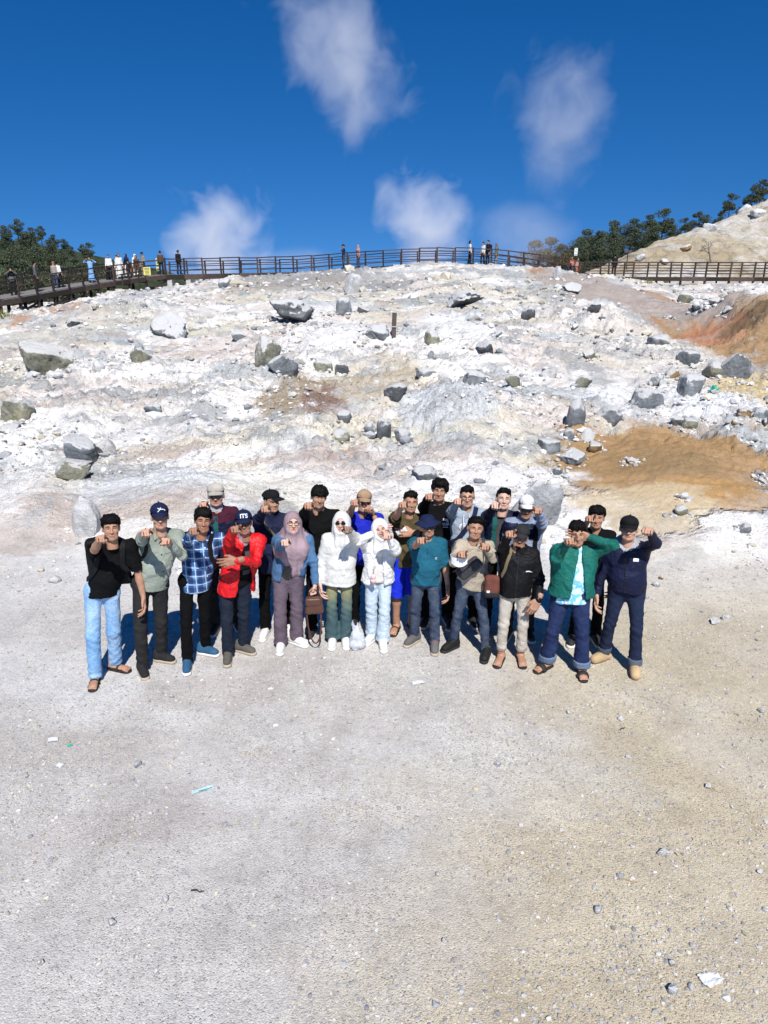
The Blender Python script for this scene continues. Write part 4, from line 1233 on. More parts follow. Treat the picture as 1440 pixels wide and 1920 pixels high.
# ---------------------------------------------------------------- people: signed-distance modelling
def A(*p): return np.array(p, float)
class Field:
    def __init__(self, lo, hi, h):
        self.lo = np.asarray(lo, float) - 2 * h
        self.h = h
        self.n = np.ceil((np.asarray(hi, float) + 2 * h - self.lo) / h).astype(int) + 1
        self.ax = [(self.lo[i] + h * np.arange(self.n[i])).astype(np.float32) for i in range(3)]
        self.D = np.full(self.n, 0.3, np.float32)
    def _sub(self, lo, hi):
        s = []
        for i in range(3):
            a = int(max(0, math.floor((lo[i] - self.lo[i]) / self.h)))
            b = int(min(self.n[i], math.ceil((hi[i] - self.lo[i]) / self.h) + 1))
            if b <= a: return None, None
            s.append(slice(a, b))
        X = self.ax[0][s[0]][:, None, None]; Y = self.ax[1][s[1]][None, :, None]; Z = self.ax[2][s[2]][None, None, :]
        return tuple(s), (X, Y, Z)
    def _merge(self, s, d, k, op):
        c = self.D[s]
        if op == 'u':
            hh = np.clip(0.5 + 0.5 * (c - d) / k, 0, 1)
            self.D[s] = c + (d - c) * hh - k * hh * (1 - hh)
        elif op == 's':          # subtract
            d = -d
            hh = np.clip(0.5 - 0.5 * (c - d) / k, 0, 1)
            self.D[s] = c + (d - c) * hh + k * hh * (1 - hh)
    def cone(self, a, b, ra, rb, k=0.02, sq=(1, 1, 1), op='u'):
        """rounded cone; sq squashes it along the axes about the line's middle"""
        a, b = np.asarray(a, float), np.asarray(b, float)
        m = (a + b) / 2
        sq = np.asarray(sq, float)
        mr = max(ra, rb)
        pad = k + 0.035
        lo = np.minimum(a, b) - mr - pad; hi = np.maximum(a, b) + mr + pad
        s, g = self._sub(lo, hi)
        if s is None: return self
        a2, b2 = m + (a - m) / sq, m + (b - m) / sq
        P = [(g[i] - m[i]) / sq[i] + m[i] for i in range(3)]
        ba = b2 - a2
        L2 = float(ba @ ba) + 1e-12
        t_ = ((P[0] - a2[0]) * ba[0] + (P[1] - a2[1]) * ba[1] + (P[2] - a2[2]) * ba[2]) / L2
        t_ = np.clip(t_, 0, 1)
        d = np.sqrt((P[0] - a2[0] - t_ * ba[0]) ** 2 + (P[1] - a2[1] - t_ * ba[1]) ** 2 + (P[2] - a2[2] - t_ * ba[2]) ** 2) - (ra + (rb - ra) * t_)
        self._merge(s, (d * float(sq.min()) ** 0.5).astype(np.float32), k, op)
        return self
    def ell(self, c, r, k=0.02, op='u', rot=None):
        c, r = np.asarray(c, float), np.asarray(r, float)
        mr = r.max() + k + 0.03
        s, g = self._sub(c - mr, c + mr)
        if s is None: return self
        P = [g[i] - c[i] for i in range(3)]
        if rot is not None:
            rot = np.asarray(rot).T
            P = [rot[i][0] * P[0] + rot[i][1] * P[1] + rot[i][2] * P[2] for i in range(3)]
        q = np.sqrt((P[0] / r[0]) ** 2 + (P[1] / r[1]) ** 2 + (P[2] / r[2]) ** 2)
        d = (q - 1) * float(r.min() * 0.6 + r.mean() * 0.4)
        self._merge(s, d.astype(np.float32), k, op)
        return self
    def cut(self, fn, k=0.008):
        """keep where fn(X,Y,Z) < 0"""
        X, Y, Z = self.ax[0][:, None, None], self.ax[1][None, :, None], self.ax[2][None, None, :]
        d = np.broadcast_to(fn(X, Y, Z), self.D.shape).astype(np.float32)
        c = self.D
        hh = np.clip(0.5 - 0.5 * (c - d) / k, 0, 1)
        self.D = c + (d - c) * hh + k * hh * (1 - hh)
        return self
    def mesh(self):
        D = self.D
        S = D < 0
        nx, ny, nz = (np.array(D.shape) - 1)
        cnt = np.zeros((nx, ny, nz), np.int8)
        for i in (0, 1):
            for j in (0, 1):
                for k in (0, 1):
                    cnt += S[i:nx + i, j:ny + j, k:nz + k]
        act = (cnt > 0) & (cnt < 8)
        I = np.argwhere(act)
        if not len(I): return np.zeros((0, 3)), np.zeros((0, 4), int), np.zeros((0, 3))
        vid = np.full(act.shape, -1, np.int64)
        vid[act] = np.arange(len(I))
        acc = np.zeros((len(I), 3)); w = np.zeros(len(I))
        offs = [(i, j, k) for i in (0, 1) for j in (0, 1) for k in (0, 1)]
        vals = {o: D[I[:, 0] + o[0], I[:, 1] + o[1], I[:, 2] + o[2]].astype(float) for o in offs}
        grad = np.zeros((len(I), 3))
        for ax_ in range(3):
            for o in offs:
                if o[ax_]: continue
                p = list(o); p[ax_] = 1; p = tuple(p)
                a, b = vals[o], vals[p]
                grad[:, ax_] += b - a
                m = (a < 0) != (b < 0)
                t_ = np.where(m, a / np.where(m, a - b, 1), 0)
                pos = np.tile(np.array(o, float), (len(I), 1)); pos[:, ax_] = t_
                acc[m] += pos[m]; w[m] += 1
        V = (I + acc / w[:, None]) * self.h + self.lo
        N = grad / (np.linalg.norm(grad, axis=1, keepdims=True) + 1e-9)
        F = []
        for ax_ in range(3):
            sl0 = [slice(None)] * 3; sl1 = [slice(None)] * 3
            sl0[ax_] = slice(0, -1); sl1[ax_] = slice(1, None)
            a, b = S[tuple(sl0)], S[tuple(sl1)]
            u, v = (ax_ + 1) % 3, (ax_ + 2) % 3
            E = np.argwhere(a != b)
            ok = (E[:, u] > 0) & (E[:, v] > 0) & (E[:, u] < D.shape[u] - 1) & (E[:, v] < D.shape[v] - 1)
            E = E[ok]
            fl = a[E[:, 0], E[:, 1], E[:, 2]]
            q = []
            for du, dv in ((-1, -1), (0, -1), (0, 0), (-1, 0)):
                c = E.copy(); c[:, u] += du; c[:, v] += dv
                q.append(vid[c[:, 0], c[:, 1], c[:, 2]])
            q = np.stack(q, 1)
            q[~fl] = q[~fl][:, ::-1]
            F.append(q)
        F = np.concatenate(F)
        F = F[(F >= 0).all(1)]
        return V, F, N

def folds(V, N, amp, seed, f=1.0):
    """cloth folds: warped ridges"""
    q = V * 9 * f
    q = q + 1.1 * np.sin(q[:, [1, 2, 0]] * 0.9 + seed) + 0.5 * np.sin(q[:, [2, 0, 1]] * 2.1 + seed * 1.7)
    rng = np.random.RandomState(seed)
    d = rng.normal(size=(3, 3)); d /= np.linalg.norm(d, axis=1, keepdims=True)
    n = 0
    for i, w in enumerate((1.0, 1.0, 0.6)):
        n = n + w * (1 - np.abs(np.sin(q @ d[i] * (1 + 0.6 * i)))) ** 2
    n2 = vn3(V * 28 * f + seed, seed) + 0.7 * vn3(V * 55 * f, seed + 3)
    return V + N * ((n - 0.9) * amp + n2 * amp * 0.35)[:, None]

# ---- fabrics
def fabric(name, c, rough=0.85, bump=0.35, scale=220, var=0.14, sheen=0.0, spec=0.2):
    if name in MATS: return MATS[name]
    t = NT(name, rough, spec)
    co = t.coord('Object')
    a = t.noise(co, 5, 3, 0.6)
    t.col(t.mix(1.0, c, t.ramp(a, [(0.25, 1 - var * 2.2), (0.5, 1.0), (0.75, 1 + var * 1.4)]), 'MULTIPLY'))
    wr = t.math('ABSOLUTE', t.math('SUBTRACT', t.noise(co, 7.5, 3, 0.55, 1.8), 0.5))
    wr = t.math('MINIMUM', wr, 0.10)
    b0 = t.bump(wr, min(1.0, bump * 1.3), 0.055)
    t.bump(t.noise(co, 26, 3, 0.6, 0.8), bump, 0.012, b0)
    return t.m
def denim(name, c, fade):
    t = NT(name, 0.85, 0.2)
    co = t.coord('Object')
    a = t.noise(co, 3.2, 4, 0.65)
    c2 = t.mix(t.ramp(a, [(0.42, 0.0), (0.68, 0.8)]), c, fade)
    c2 = t.mix(1.0, c2, t.ramp(t.noise(co, 60, 2), [(0.3, 0.82), (0.7, 1.15)]), 'MULTIPLY')
    t.col(c2)
    wr = t.math('MINIMUM', t.math('ABSOLUTE', t.math('SUBTRACT', t.noise(co, 8, 3, 0.55, 1.8), 0.5)), 0.10)
    b0 = t.bump(wr, 0.45, 0.055)
    t.bump(t.noise(co, 24, 3, 0.6, 0.8), 0.4, 0.012, b0)
    return t.m
def skin(name, c):
    t = NT(name, 0.55, 0.35)
    co = t.coord('Object')
    t.col(t.mix(1.0, c, t.ramp(t.noise(co, 26, 3), [(0.3, (0.88, 0.85, 0.84)), (0.7, (1.08, 1.06, 1.05))]), 'MULTIPLY'))
    t.b.inputs['Subsurface Weight'].default_value = 0.06
    t.b.inputs['Subsurface Radius'].default_value = (0.01, 0.004, 0.002)
    t.bump(t.noise(co, 60, 2), 0.12, 0.003)
    return t.m
skin('skin_tan', (0.41, 0.225, 0.145)); skin('skin_light', (0.50, 0.29, 0.20)); skin('skin_brown', (0.32, 0.165, 0.10)); skin('skin_fair', (0.58, 0.37, 0.28))
plain('lip', (0.30, 0.125, 0.095), 0.5); plain('lip_red', (0.45, 0.10, 0.10), 0.4)
plain('eye_dark', (0.012, 0.009, 0.008), 0.25); plain('eye_white', (0.65, 0.62, 0.6), 0.3); plain('teeth', (0.75, 0.72, 0.68), 0.3)
t = NT('hair', 0.65, 0.12)
hn = t.noise(t.coord('Object', (90, 90, 14)), 1.0, 3)
t.col(t.ramp(hn, [(0.3, (0.002, 0.0018, 0.0016)), (0.7, (0.0075, 0.006, 0.005))])); t.bump(hn, 0.6, 0.008)
plain('lens_dark', (0.004, 0.004, 0.005), 0.08, 0.6); plain('frame_dark', (0.01, 0.01, 0.01), 0.3); plain('rubber_dark', (0.02, 0.018, 0.017), 0.7); plain('sole_white', (0.72, 0.70, 0.67), 0.6)
plain('sole_tan', (0.42, 0.35, 0.26), 0.7); plain('metal', (0.5, 0.5, 0.5), 0.3); plain('leather_brown', (0.10, 0.045, 0.03), 0.45); plain('strap_olive', (0.16, 0.125, 0.07), 0.8); plain('print_white', (0.78, 0.78, 0.78), 0.7)
plain('print_blue', (0.10, 0.32, 0.62), 0.7); plain('print_yellow', (0.6, 0.52, 0.05), 0.7); plain('pink_charm', (0.75, 0.5, 0.47), 0.7); plain('lace_red', (0.35, 0.04, 0.06), 0.7)
plain('glass_clear', (0.6, 0.6, 0.6), 0.05)
# plaid shirt
t = NT('plaid', 0.85, 0.2)
sx_ = t.n('SeparateXYZ'); t.l(t.coord('Object'), sx_.inputs[0])
def stripe(out, freq, w):
    f_ = t.math('FRACT', t.math('MULTIPLY', out, freq))
    return t.math('LESS_THAN', f_, w)
c = t.mix(t.math('MULTIPLY', stripe(sx_.outputs[0], 11, 0.5), 0.75), (0.11, 0.25, 0.48), (0.010, 0.025, 0.10))
c = t.mix(t.math('MULTIPLY', stripe(sx_.outputs[2], 11, 0.5), 0.65), c, (0.010, 0.022, 0.09))
c = t.mix(t.math('MULTIPLY', stripe(t.math('ADD', sx_.outputs[0], 0.02), 11, 0.09), 0.8), c, (0.55, 0.66, 0.78))
c = t.mix(t.math('MULTIPLY', stripe(t.math('ADD', sx_.outputs[2], 0.02), 11, 0.09), 0.8), c, (0.55, 0.66, 0.78))
t.col(c); t.bump(t.noise(t.coord('Object'), 22, 3, 0.6, 0.8), 0.4, 0.012)
# light blue patterned shirt
t = NT('blue_swirl', 0.8, 0.2)
co = t.coord('Object')
a = t.noise(co, 9, 1, 0.4, 1.2)
t.col(t.ramp(a, [(0.42, (0.62, 0.80, 0.88)), (0.47, (0.16, 0.48, 0.68)), (0.56, (0.20, 0.55, 0.75)), (0.60, (0.62, 0.80, 0.88))]))
# knitted patterned top
t = NT('pattern_top', 0.85, 0.2)
ch = t.n('TexChecker'); ch.inputs['Scale'].default_value = 60; t.l(t.coord('Object'), ch.inputs['Vector'])
ch.inputs['Color1'].default_value = (0.02, 0.02, 0.025, 1); ch.inputs['Color2'].default_value = (0.22, 0.19, 0.14, 1)
t.l(ch.outputs['Color'], t.b.inputs['Base Color'])
# green washed flared jeans: greenish yellow thighs, teal shins (dye)
t = NT('green_jeans', 0.85, 0.2)
co = t.coord('Object')
sz_ = t.n('SeparateXYZ'); t.l(co, sz_.inputs[0])
zz = t.math('ADD', sz_.outputs[2], t.math('MULTIPLY', t.noise(co, 6, 3), 0.25))
t.col(t.ramp(zz, [(0.45, (0.055, 0.10, 0.11)), (0.62, (0.10, 0.145, 0.12)), (0.80, (0.30, 0.28, 0.14)), (0.98, (0.17, 0.19, 0.11))]))
t.bump(t.noise(co, 20, 3, 0.6, 0.8), 0.4, 0.012)
# clear plastic
t = NT('clear_plastic', 0.2, 0.5)
t.col((0.85, 0.9, 0.97)); t.b.inputs['Alpha'].default_value = 0.55
t.bump(t.noise(t.coord('Object'), 25, 4, 0.6, 1.5), 1.0, 0.03)

# ---- hands, feet and heads are modelled once and reused
def build_hand(kind):
    """left-image hand (thumb on +x side), wrist at the origin, reaching along -y, back of hand up (+z)"""
    F_ = Field((-0.06, -0.22, -0.075), (0.075, 0.05, 0.06), 0.0055)
    F_.cone((0, 0.045, 0), (0, -0.01, 0), 0.027, 0.026, 0.01, (1, 1, 0.8))
    F_.cone((-0.012, -0.03, 0), (-0.020, -0.078, 0), 0.027, 0.020, 0.012, (1, 1, 0.62))
    F_.cone((0.012, -0.03, 0), (0.020, -0.080, 0), 0.027, 0.020, 0.012, (1, 1, 0.62))
    kn = [(0.031, -0.088, 0.004), (0.010, -0.094, 0.006), (-0.011, -0.090, 0.005), (-0.030, -0.080, 0.001)]
    ln = [(0.044, 0.027, 0.022), (0.048, 0.031, 0.024), (0.044, 0.028, 0.022), (0.034, 0.022, 0.019)]
    rd = [0.0098, 0.0100, 0.0094, 0.0082]
    for i in range(4):
        if kind == 'point': b = (0.05, 0.15, 0.2) if i == 0 else (1.35, 1.6, 1.2)
        elif kind == 'fist': b = (1.3, 1.6, 1.2)
        elif kind == 'flat': b = (0.05, 0.1, 0.1)
        else: b = (0.35 + 0.08 * i, 0.5, 0.35)
        p = A(*kn[i]); ang = 0.0
        spread = (0.10, 0.03, -0.04, -0.12)[i] if kind in ('flat', 'relax') else 0
        for j in range(3):
            ang += b[j]
            q = p + ln[i][j] * A(math.sin(spread) * math.cos(ang), -math.cos(ang), -math.sin(ang))
            F_.cone(p, q, rd[i] * (1 - 0.1 * j), rd[i] * (0.93 - 0.1 * j), 0.005)
            p = q
    if kind in ('point', 'fist'):
        F_.cone((0.030, -0.025, -0.006), (0.043, -0.058, -0.020), 0.014, 0.0115, 0.008)
        F_.cone((0.043, -0.058, -0.020), (0.028, -0.082, -0.036), 0.0112, 0.0095, 0.004)
    else:
        F_.cone((0.026, -0.022, -0.004), (0.050, -0.052, -0.010), 0.014, 0.0115, 0.008)
        F_.cone((0.050, -0.052, -0.010), (0.058, -0.086, -0.014), 0.0110, 0.0090, 0.004)
    V, F, N = F_.mesh()
    return V, F
HANDS = {k: build_hand(k) for k in ('point', 'fist', 'flat', 'relax')}
def build_foot():
    F_ = Field((-0.06, -0.2, 0), (0.06, 0.09, 0.14), 0.007)
    F_.cone((0, 0.03, 0.12), (0, 0.035, 0.045), 0.036, 0.036, 0.02)
    F_.cone((0, 0.045, 0.03), (0, -0.11, 0.022), 0.032, 0.036, 0.03, (1.1, 1, 0.6))
    for i, (x, l) in enumerate([(0.030, 0.045), (0.012, 0.046), (-0.004, 0.042), (-0.019, 0.036), (-0.032, 0.028)]):
        F_.cone((x, -0.11, 0.018), (x * 1.1, -0.135 - l * 0.6, 0.014), 0.012 if i == 0 else 0.009, 0.011 if i == 0 else 0.008, 0.004)
    F_.cut(lambda X, Y, Z: 0.004 - Z)
    V, F, N = F_.mesh()
    return V, F
FOOT = build_foot()
def build_head(fem):
    """head centre at the origin, face towards -y, chin at about -0.11, crown at +0.115"""
    F_ = Field((-0.11, -0.14, -0.19), (0.11, 0.13, 0.13), 0.0058)
    F_.ell((0, 0.012, 0.028), (0.076, 0.094, 0.090), 0.02)
    F_.ell((0, -0.022, -0.028), (0.064 if not fem else 0.062, 0.068, 0.072), 0.03)
    F_.cone((0.030, -0.045, -0.082), (-0.030, -0.045, -0.082), 0.026, 0.026, 0.03)      # jaw
    F_.ell((0, -0.070, -0.095), (0.022, 0.018, 0.016), 0.02)                           # chin
    for s in (-1, 1):
        F_.ell((s * 0.040, -0.066, -0.022), (0.022, 0.018, 0.020), 0.02)               # cheek
        F_.cone((s * 0.012, -0.086, 0.024), (s * 0.045, -0.073, 0.022), 0.0085, 0.0075, 0.012)   # brow
        F_.ell((s * 0.031, -0.092, 0.006), (0.016, 0.012, 0.009), 0.010, 's')          # eye socket
        F_.ell((s * 0.031, -0.073, 0.006), (0.012, 0.011, 0.008), 0.004)               # lids
        F_.ell((s * 0.078, 0.012, -0.005), (0.010, 0.020, 0.032), 0.008)               # ear
        F_.ell((s * 0.011, -0.096, -0.031), (0.0085, 0.010, 0.008), 0.008)             # nostril wings
    F_.cone((0, -0.088, 0.012), (0, -0.106, -0.028), 0.0085, 0.0115, 0.010)            # nose
    F_.cone((-0.016, -0.084, -0.058), (0.016, -0.084, -0.058), 0.0075, 0.0075, 0.008)  # upper lip
    F_.cone((-0.013, -0.082, -0.071), (0.013, -0.082, -0.071), 0.0075, 0.0075, 0.007)  # lower lip
    F_.cone((-0.022, -0.096, -0.0645), (0.022, -0.096, -0.0645), 0.0035, 0.0035, 0.004, op='s')
    F_.cone((0, 0.015, -0.07), (0, 0.03, -0.18), 0.053 if not fem else 0.048, 0.055 if not fem else 0.048, 0.025)
    V, F, N = F_.mesh()
    return V, F
HEADS = {f: build_head(f) for f in (0, 1)}
def hair_mesh(style, seed=1):
    hres = 0.0075
    F_ = Field((-0.13, -0.145, -0.15), (0.13, 0.15, 0.16), hres)
    rg_ = np.random.RandomState(seed + 40)
    ph = rg_.uniform(0, 6.28, 4)
    hl = lambda X, Y: 0.010 * np.sin(X * 62 + ph[0]) + 0.007 * np.sin(X * 125 + ph[1]) + 0.006 * np.sin(Y * 140 + ph[2])
    if style in ('short', 'thick', 'parted', 'under'):
        F_.ell((0, 0.020, 0.046), (0.0795, 0.0955, 0.086), 0.015)
        F_.ell((0, 0.055, 0.0), (0.066, 0.060, 0.065), 0.02)
    else:
        F_.ell((0, 0.018, 0.034), (0.0805, 0.096, 0.094), 0.02)
    if style == 'short':
        F_.ell((0.008, -0.038, 0.098), (0.060, 0.052, 0.030), 0.03)
        F_.cut(lambda X, Y, Z: np.where(Y < -0.030, 0.060 + hl(X, Y) - Z, np.where(Y < 0.0, 0.020 + hl(X, Y) - Z, np.where(Y < 0.03, -0.008 - Z, -0.06 - Z))), 0.010)
    elif style == 'bowl':
        F_.ell((0, -0.02, 0.06), (0.092, 0.095, 0.075), 0.03)
        F_.cut(lambda X, Y, Z: np.where(Y < -0.02, 0.024 + 0.10 * np.abs(X - 0.01) * 0 - Z - 0.35 * np.maximum(0, np.abs(X) - 0.045), -0.05 - Z), 0.012)
    elif style == 'parted':
        F_.ell((0.0, -0.03, 0.09), (0.09, 0.085, 0.05), 0.03)
        F_.ell((0.07, -0.045, 0.045), (0.03, 0.04, 0.055), 0.02)
        F_.ell((-0.07, -0.045, 0.045), (0.03, 0.04, 0.055), 0.02)
        F_.cut(lambda X, Y, Z: np.where(Y < -0.0, 0.062 - Z - 1.3 * np.maximum(0, np.abs(X) - 0.038), -0.055 - Z), 0.012)
    elif style == 'thick':
        F_.ell((0, -0.020, 0.090), (0.084, 0.078, 0.050), 0.03)
        for s_ in (-1, 1): F_.ell((s_ * 0.066, 0.0, 0.045), (0.024, 0.045, 0.040), 0.02)
        F_.cut(lambda X, Y, Z: np.where(Y < -0.035, 0.044 + 1.3 * hl(X, Y) - Z, np.where(Y < 0.0, 0.004 + hl(X, Y) - Z, np.where(Y < 0.03, -0.012 - Z, -0.06 - Z))), 0.010)
    elif style == 'under':      # what shows below a cap
        F_.cut(lambda X, Y, Z: np.maximum(Z - 0.06, np.where(Y < -0.035, 0.05 - Z, np.where(Y < 0.0, 0.02 - Z, np.where(Y < 0.03, 0.0 - Z, -0.06 - Z)))), 0.010)
    elif style == 'long':
        F_.cone((0, 0.05, 0.0), (0, 0.06, -0.14), 0.08, 0.06, 0.03)
        F_.cut(lambda X, Y, Z: np.where(Y < 0.0, 0.055 - Z, -1.0), 0.012)
    F_.D = F_.D + np.float32(0.006) * (np.sin(F_.ax[0] * 95 + seed)[:, None, None] * np.cos(F_.ax[2] * 70)[None, None, :] * np.sin(F_.ax[1] * 80 + 2)[None, :, None]).astype(np.float32)
    V, F, N = F_.mesh()
    V = V + N * (0.009 * vn3(V * 30, seed) + 0.006 * vn3(V * A(60, 60, 26), seed + 2) + 0.004 * vn3(V * A(110, 110, 40), seed + 4))[:, None]
    return V, F
HAIRS = {}
def hair_of(style, seed):
    k = (style, seed % 3)
    if k not in HAIRS: HAIRS[k] = hair_mesh(style, seed % 3)
    return HAIRS[k]

CAPV = {}
def cap_parts(style):
    if style in CAPV: return CAPV[style]
    out = {}
    F_ = Field((-0.14, -0.15, -0.06), (0.14, 0.15, 0.17), 0.0075)
    if style == 'cap':
        F_.ell((0, 0.012, 0.042), (0.089, 0.106, 0.096), 0.02)
        F_.ell((0, -0.03, 0.085), (0.07, 0.062, 0.046), 0.03)
        F_.cut(lambda X, Y, Z: 0.048 - Z + 0.25 * np.maximum(0, Y) , 0.006)
        out['crown'] = F_.mesh()[:2]
        # brim: curved sheet with thickness
        u = np.linspace(-1, 1, 17); w = np.linspace(0, 1, 7)
        V = []
        for th in (0.0, 0.006):
            for b in w:
                for a in u:
                    x = 0.082 * math.sin(a * 1.35) * (1 - 0.10 * b)
                    y = 0.010 - 0.100 * math.cos(a * 1.35) - b * 0.078 * math.cos(a * 1.25) ** 0.6
                    z = 0.056 - 0.026 * a * a - 0.026 * b - th
                    V.append((x, y, z))
        V = np.array(V); n, m = 17, 7
        i0 = np.arange(n * m).reshape(m, n); i1 = i0 + n * m
        Q = [np.stack([i0[:-1, :-1], i0[:-1, 1:], i0[1:, 1:], i0[1:, :-1]], -1).reshape(-1, 4)[:, ::-1], np.stack([i1[:-1, :-1], i1[:-1, 1:], i1[1:, 1:], i1[1:, :-1]], -1).reshape(-1, 4)]
        ring = list(i0[0, :]) + list(i0[1:, -1]) + list(i0[-1, -2::-1]) + list(i0[-2:0:-1, 0])
        ring = np.array(ring); rn = np.roll(ring, -1)
        Q.append(np.stack([ring, rn, rn + n * m, ring + n * m], 1))
        out['brim'] = (V, np.concatenate(Q))
        mb = MB(); mb.tube([(0, 0.010, 0.139), (0, 0.010, 0.149)], [0.008, 0.006], 8)
        v, f = mb.data(); out['button'] = (v, f)
    elif style == 'bucket':
        F_.ell((0, 0.010, 0.045), (0.094, 0.110, 0.098), 0.02)
        F_.cut(lambda X, Y, Z: 0.052 - Z, 0.006)
        F_.cut(lambda X, Y, Z: Z - 0.128, 0.02)
        out['crown'] = F_.mesh()[:2]
        G = Field((-0.18, -0.2, -0.06), (0.18, 0.2, 0.1), 0.0075)
        G.D = np.full(G.n, 0.3, np.float32)
        X, Y, Z = G.ax[0][:, None, None], G.ax[1][None, :, None], G.ax[2][None, None, :]
        rr = np.sqrt((X / 0.92) ** 2 + (Y - 0.01) ** 2)
        G.D = (np.maximum(np.maximum(np.abs(Z - (0.065 - 0.55 * (rr - 0.095) + 0.008 * np.sin(np.arctan2(X, Y) * 3 + 1))) - 0.008, rr - 0.165), 0.085 - rr)).astype(np.float32)
        out['brim'] = G.mesh()[:2]
    CAPV[style] = out
    return out

def place(v, M):
    v = np.asarray(v)
    M = np.asarray(M)
    return v @ M[:3, :3].T + M[:3, 3]
def frame(fwd, up=(0, 0, 1), roll=0.0):
    """rotation whose -y axis points along fwd"""
    y = -np.asarray(fwd, float); y /= np.linalg.norm(y)
    x = np.cross(y, np.asarray(up, float)); n = np.linalg.norm(x)
    if n < 1e-3: x = np.array([1.0, 0, 0]); n = 1
    x /= n
    z = np.cross(x, y)
    if roll:
        c, s = math.cos(roll), math.sin(roll)
        x, z = c * x + s * z, -s * x + c * z
    return np.stack([x, y, z], 1)
def M4(Rm, t, s=1.0):
    M = np.eye(4); M[:3, :3] = Rm * s; M[:3, 3] = t
    return M
def ik(a, b, l1, l2, pole):
    d = b - a; L = np.linalg.norm(d)
    if L > (l1 + l2) * 0.995:
        b = a + d / L * (l1 + l2) * 0.995; d = b - a; L = np.linalg.norm(d)
    x = (l1 * l1 - l2 * l2 + L * L) / (2 * L)
    h = math.sqrt(max(1e-6, l1 * l1 - x * x))
    u = d / L
    p = np.asarray(pole, float); p = p - u * (p @ u); p /= np.linalg.norm(p) + 1e-9
    return a + u * x + p * h, b

def text_mesh(body, size, bold=False):
    cu = bpy.data.curves.new('lettering', 'FONT')
    cu.body = body; cu.size = size; cu.align_x = 'CENTER'; cu.align_y = 'CENTER'
    if bold: cu.offset = size * 0.025
    o = bpy.data.objects.new('lettering', cu)
    COL.objects.link(o)
    bpy.context.view_layer.update()
    me = bpy.data.meshes.new_from_object(o.evaluated_get(bpy.context.evaluated_depsgraph_get()))
    COL.objects.unlink(o); bpy.data.objects.remove(o)
    v = np.array([p.co[:] for p in me.vertices]); me.calc_loop_triangles()
    f = np.array([t_.vertices[:] for t_ in me.loop_triangles])
    bpy.data.meshes.remove(me)
    return v, f
def decal(name, target, vx, f, c, right, mat, parent, eps=0.004, dirn=(0, 1, 0)):
    """drape flat marks (x,z in the plane) on the front of a garment by casting straight back"""
    bv = BVHTree.FromPolygons([Vector(p) for p in target[0]], [list(q) for q in target[1]])
    d = Vector(dirn).normalized(); r = Vector(right).normalized(); u = r.cross(d).normalized()
    c = Vector(c)
    out = []
    for p in vx:
        o = c + r * float(p[0]) + u * float(p[1])
        h = bv.ray_cast(o - d * 0.5, d)[0]
        q = h if h is not None else o
        out.append(q - d * eps)
    return obj_np(name, np.array([q[:] for q in out]), f, mat, parent, False)
def grid_rect(w, h, nx=4, ny=4):
    x, y = np.meshgrid(np.linspace(-w / 2, w / 2, nx + 1), np.linspace(-h / 2, h / 2, ny + 1))
    i = np.arange((nx + 1) * (ny + 1)).reshape(ny + 1, nx + 1)
    q = np.stack([i[:-1, :-1], i[:-1, 1:], i[1:, 1:], i[1:, :-1]], -1).reshape(-1, 4)
    return np.stack([x.ravel(), y.ravel()], 1), q

def strap(name, target, pts, width, mat, parent, off=0.013):
    """a flat strap that follows the surface nearest to its path"""
    bv = BVHTree.FromPolygons([Vector(p) for p in target[0]], [list(q) for q in target[1]])
    pts = np.asarray(pts, float)
    n = 26
    s = np.linspace(0, len(pts) - 1, n)
    P = np.stack([np.interp(s, range(len(pts)), pts[:, i]) for i in range(3)], 1)
    C, NN = [], []
    for p in P:
        loc, nor, _, dist = bv.find_nearest(Vector(p))
        C.append(np.array(loc[:]) + np.array(nor[:]) * off); NN.append(np.array(nor[:]))
    C = np.array(C)
    for _ in range(8):
        C[1:-1] = (C[:-2] + 2 * C[1:-1] + C[2:]) / 4
    T = np.gradient(C, axis=0); T /= np.linalg.norm(T, axis=1, keepdims=True) + 1e-9
    NN = np.array(NN)
    for _ in range(8):
        NN[1:-1] = (NN[:-2] + 2 * NN[1:-1] + NN[2:]) / 4
    NN /= np.linalg.norm(NN, axis=1, keepdims=True) + 1e-9
    S = np.cross(T, NN); S /= np.linalg.norm(S, axis=1, keepdims=True) + 1e-9
    V = []
    for c_, s_, n_ in zip(C, S, NN):
        V += [c_ - s_ * width / 2, c_ + s_ * width / 2, c_ + s_ * width / 2 + n_ * 0.006, c_ - s_ * width / 2 + n_ * 0.006]
    Q = []
    for i in range(n - 1):
        for j in range(4):
            k = (j + 1) % 4
            Q.append((i * 4 + j, i * 4 + k, i * 4 + 4 + k, i * 4 + 4 + j))
    Q += [(0, 3, 2, 1), (4 * n - 4, 4 * n - 3, 4 * n - 2, 4 * n - 1)]
    return obj_np(name, np.array(V), np.array(Q), MATS[mat], parent, False)

def rotz(a):
    c, s = math.cos(a), math.sin(a)
    return np.array([[c, -s, 0], [s, c, 0], [0, 0, 1.0]])
def rot_zxy(yaw, pitch, roll):
    cx, sx = math.cos(pitch), math.sin(pitch); cy, sy = math.cos(roll), math.sin(roll)
    Rx = np.array([[1, 0, 0], [0, cx, -sx], [0, sx, cx]]); Ry = np.array([[cy, 0, sy], [0, 1, 0], [-sy, 0, cy]])
    return rotz(yaw) @ Ry @ Rx

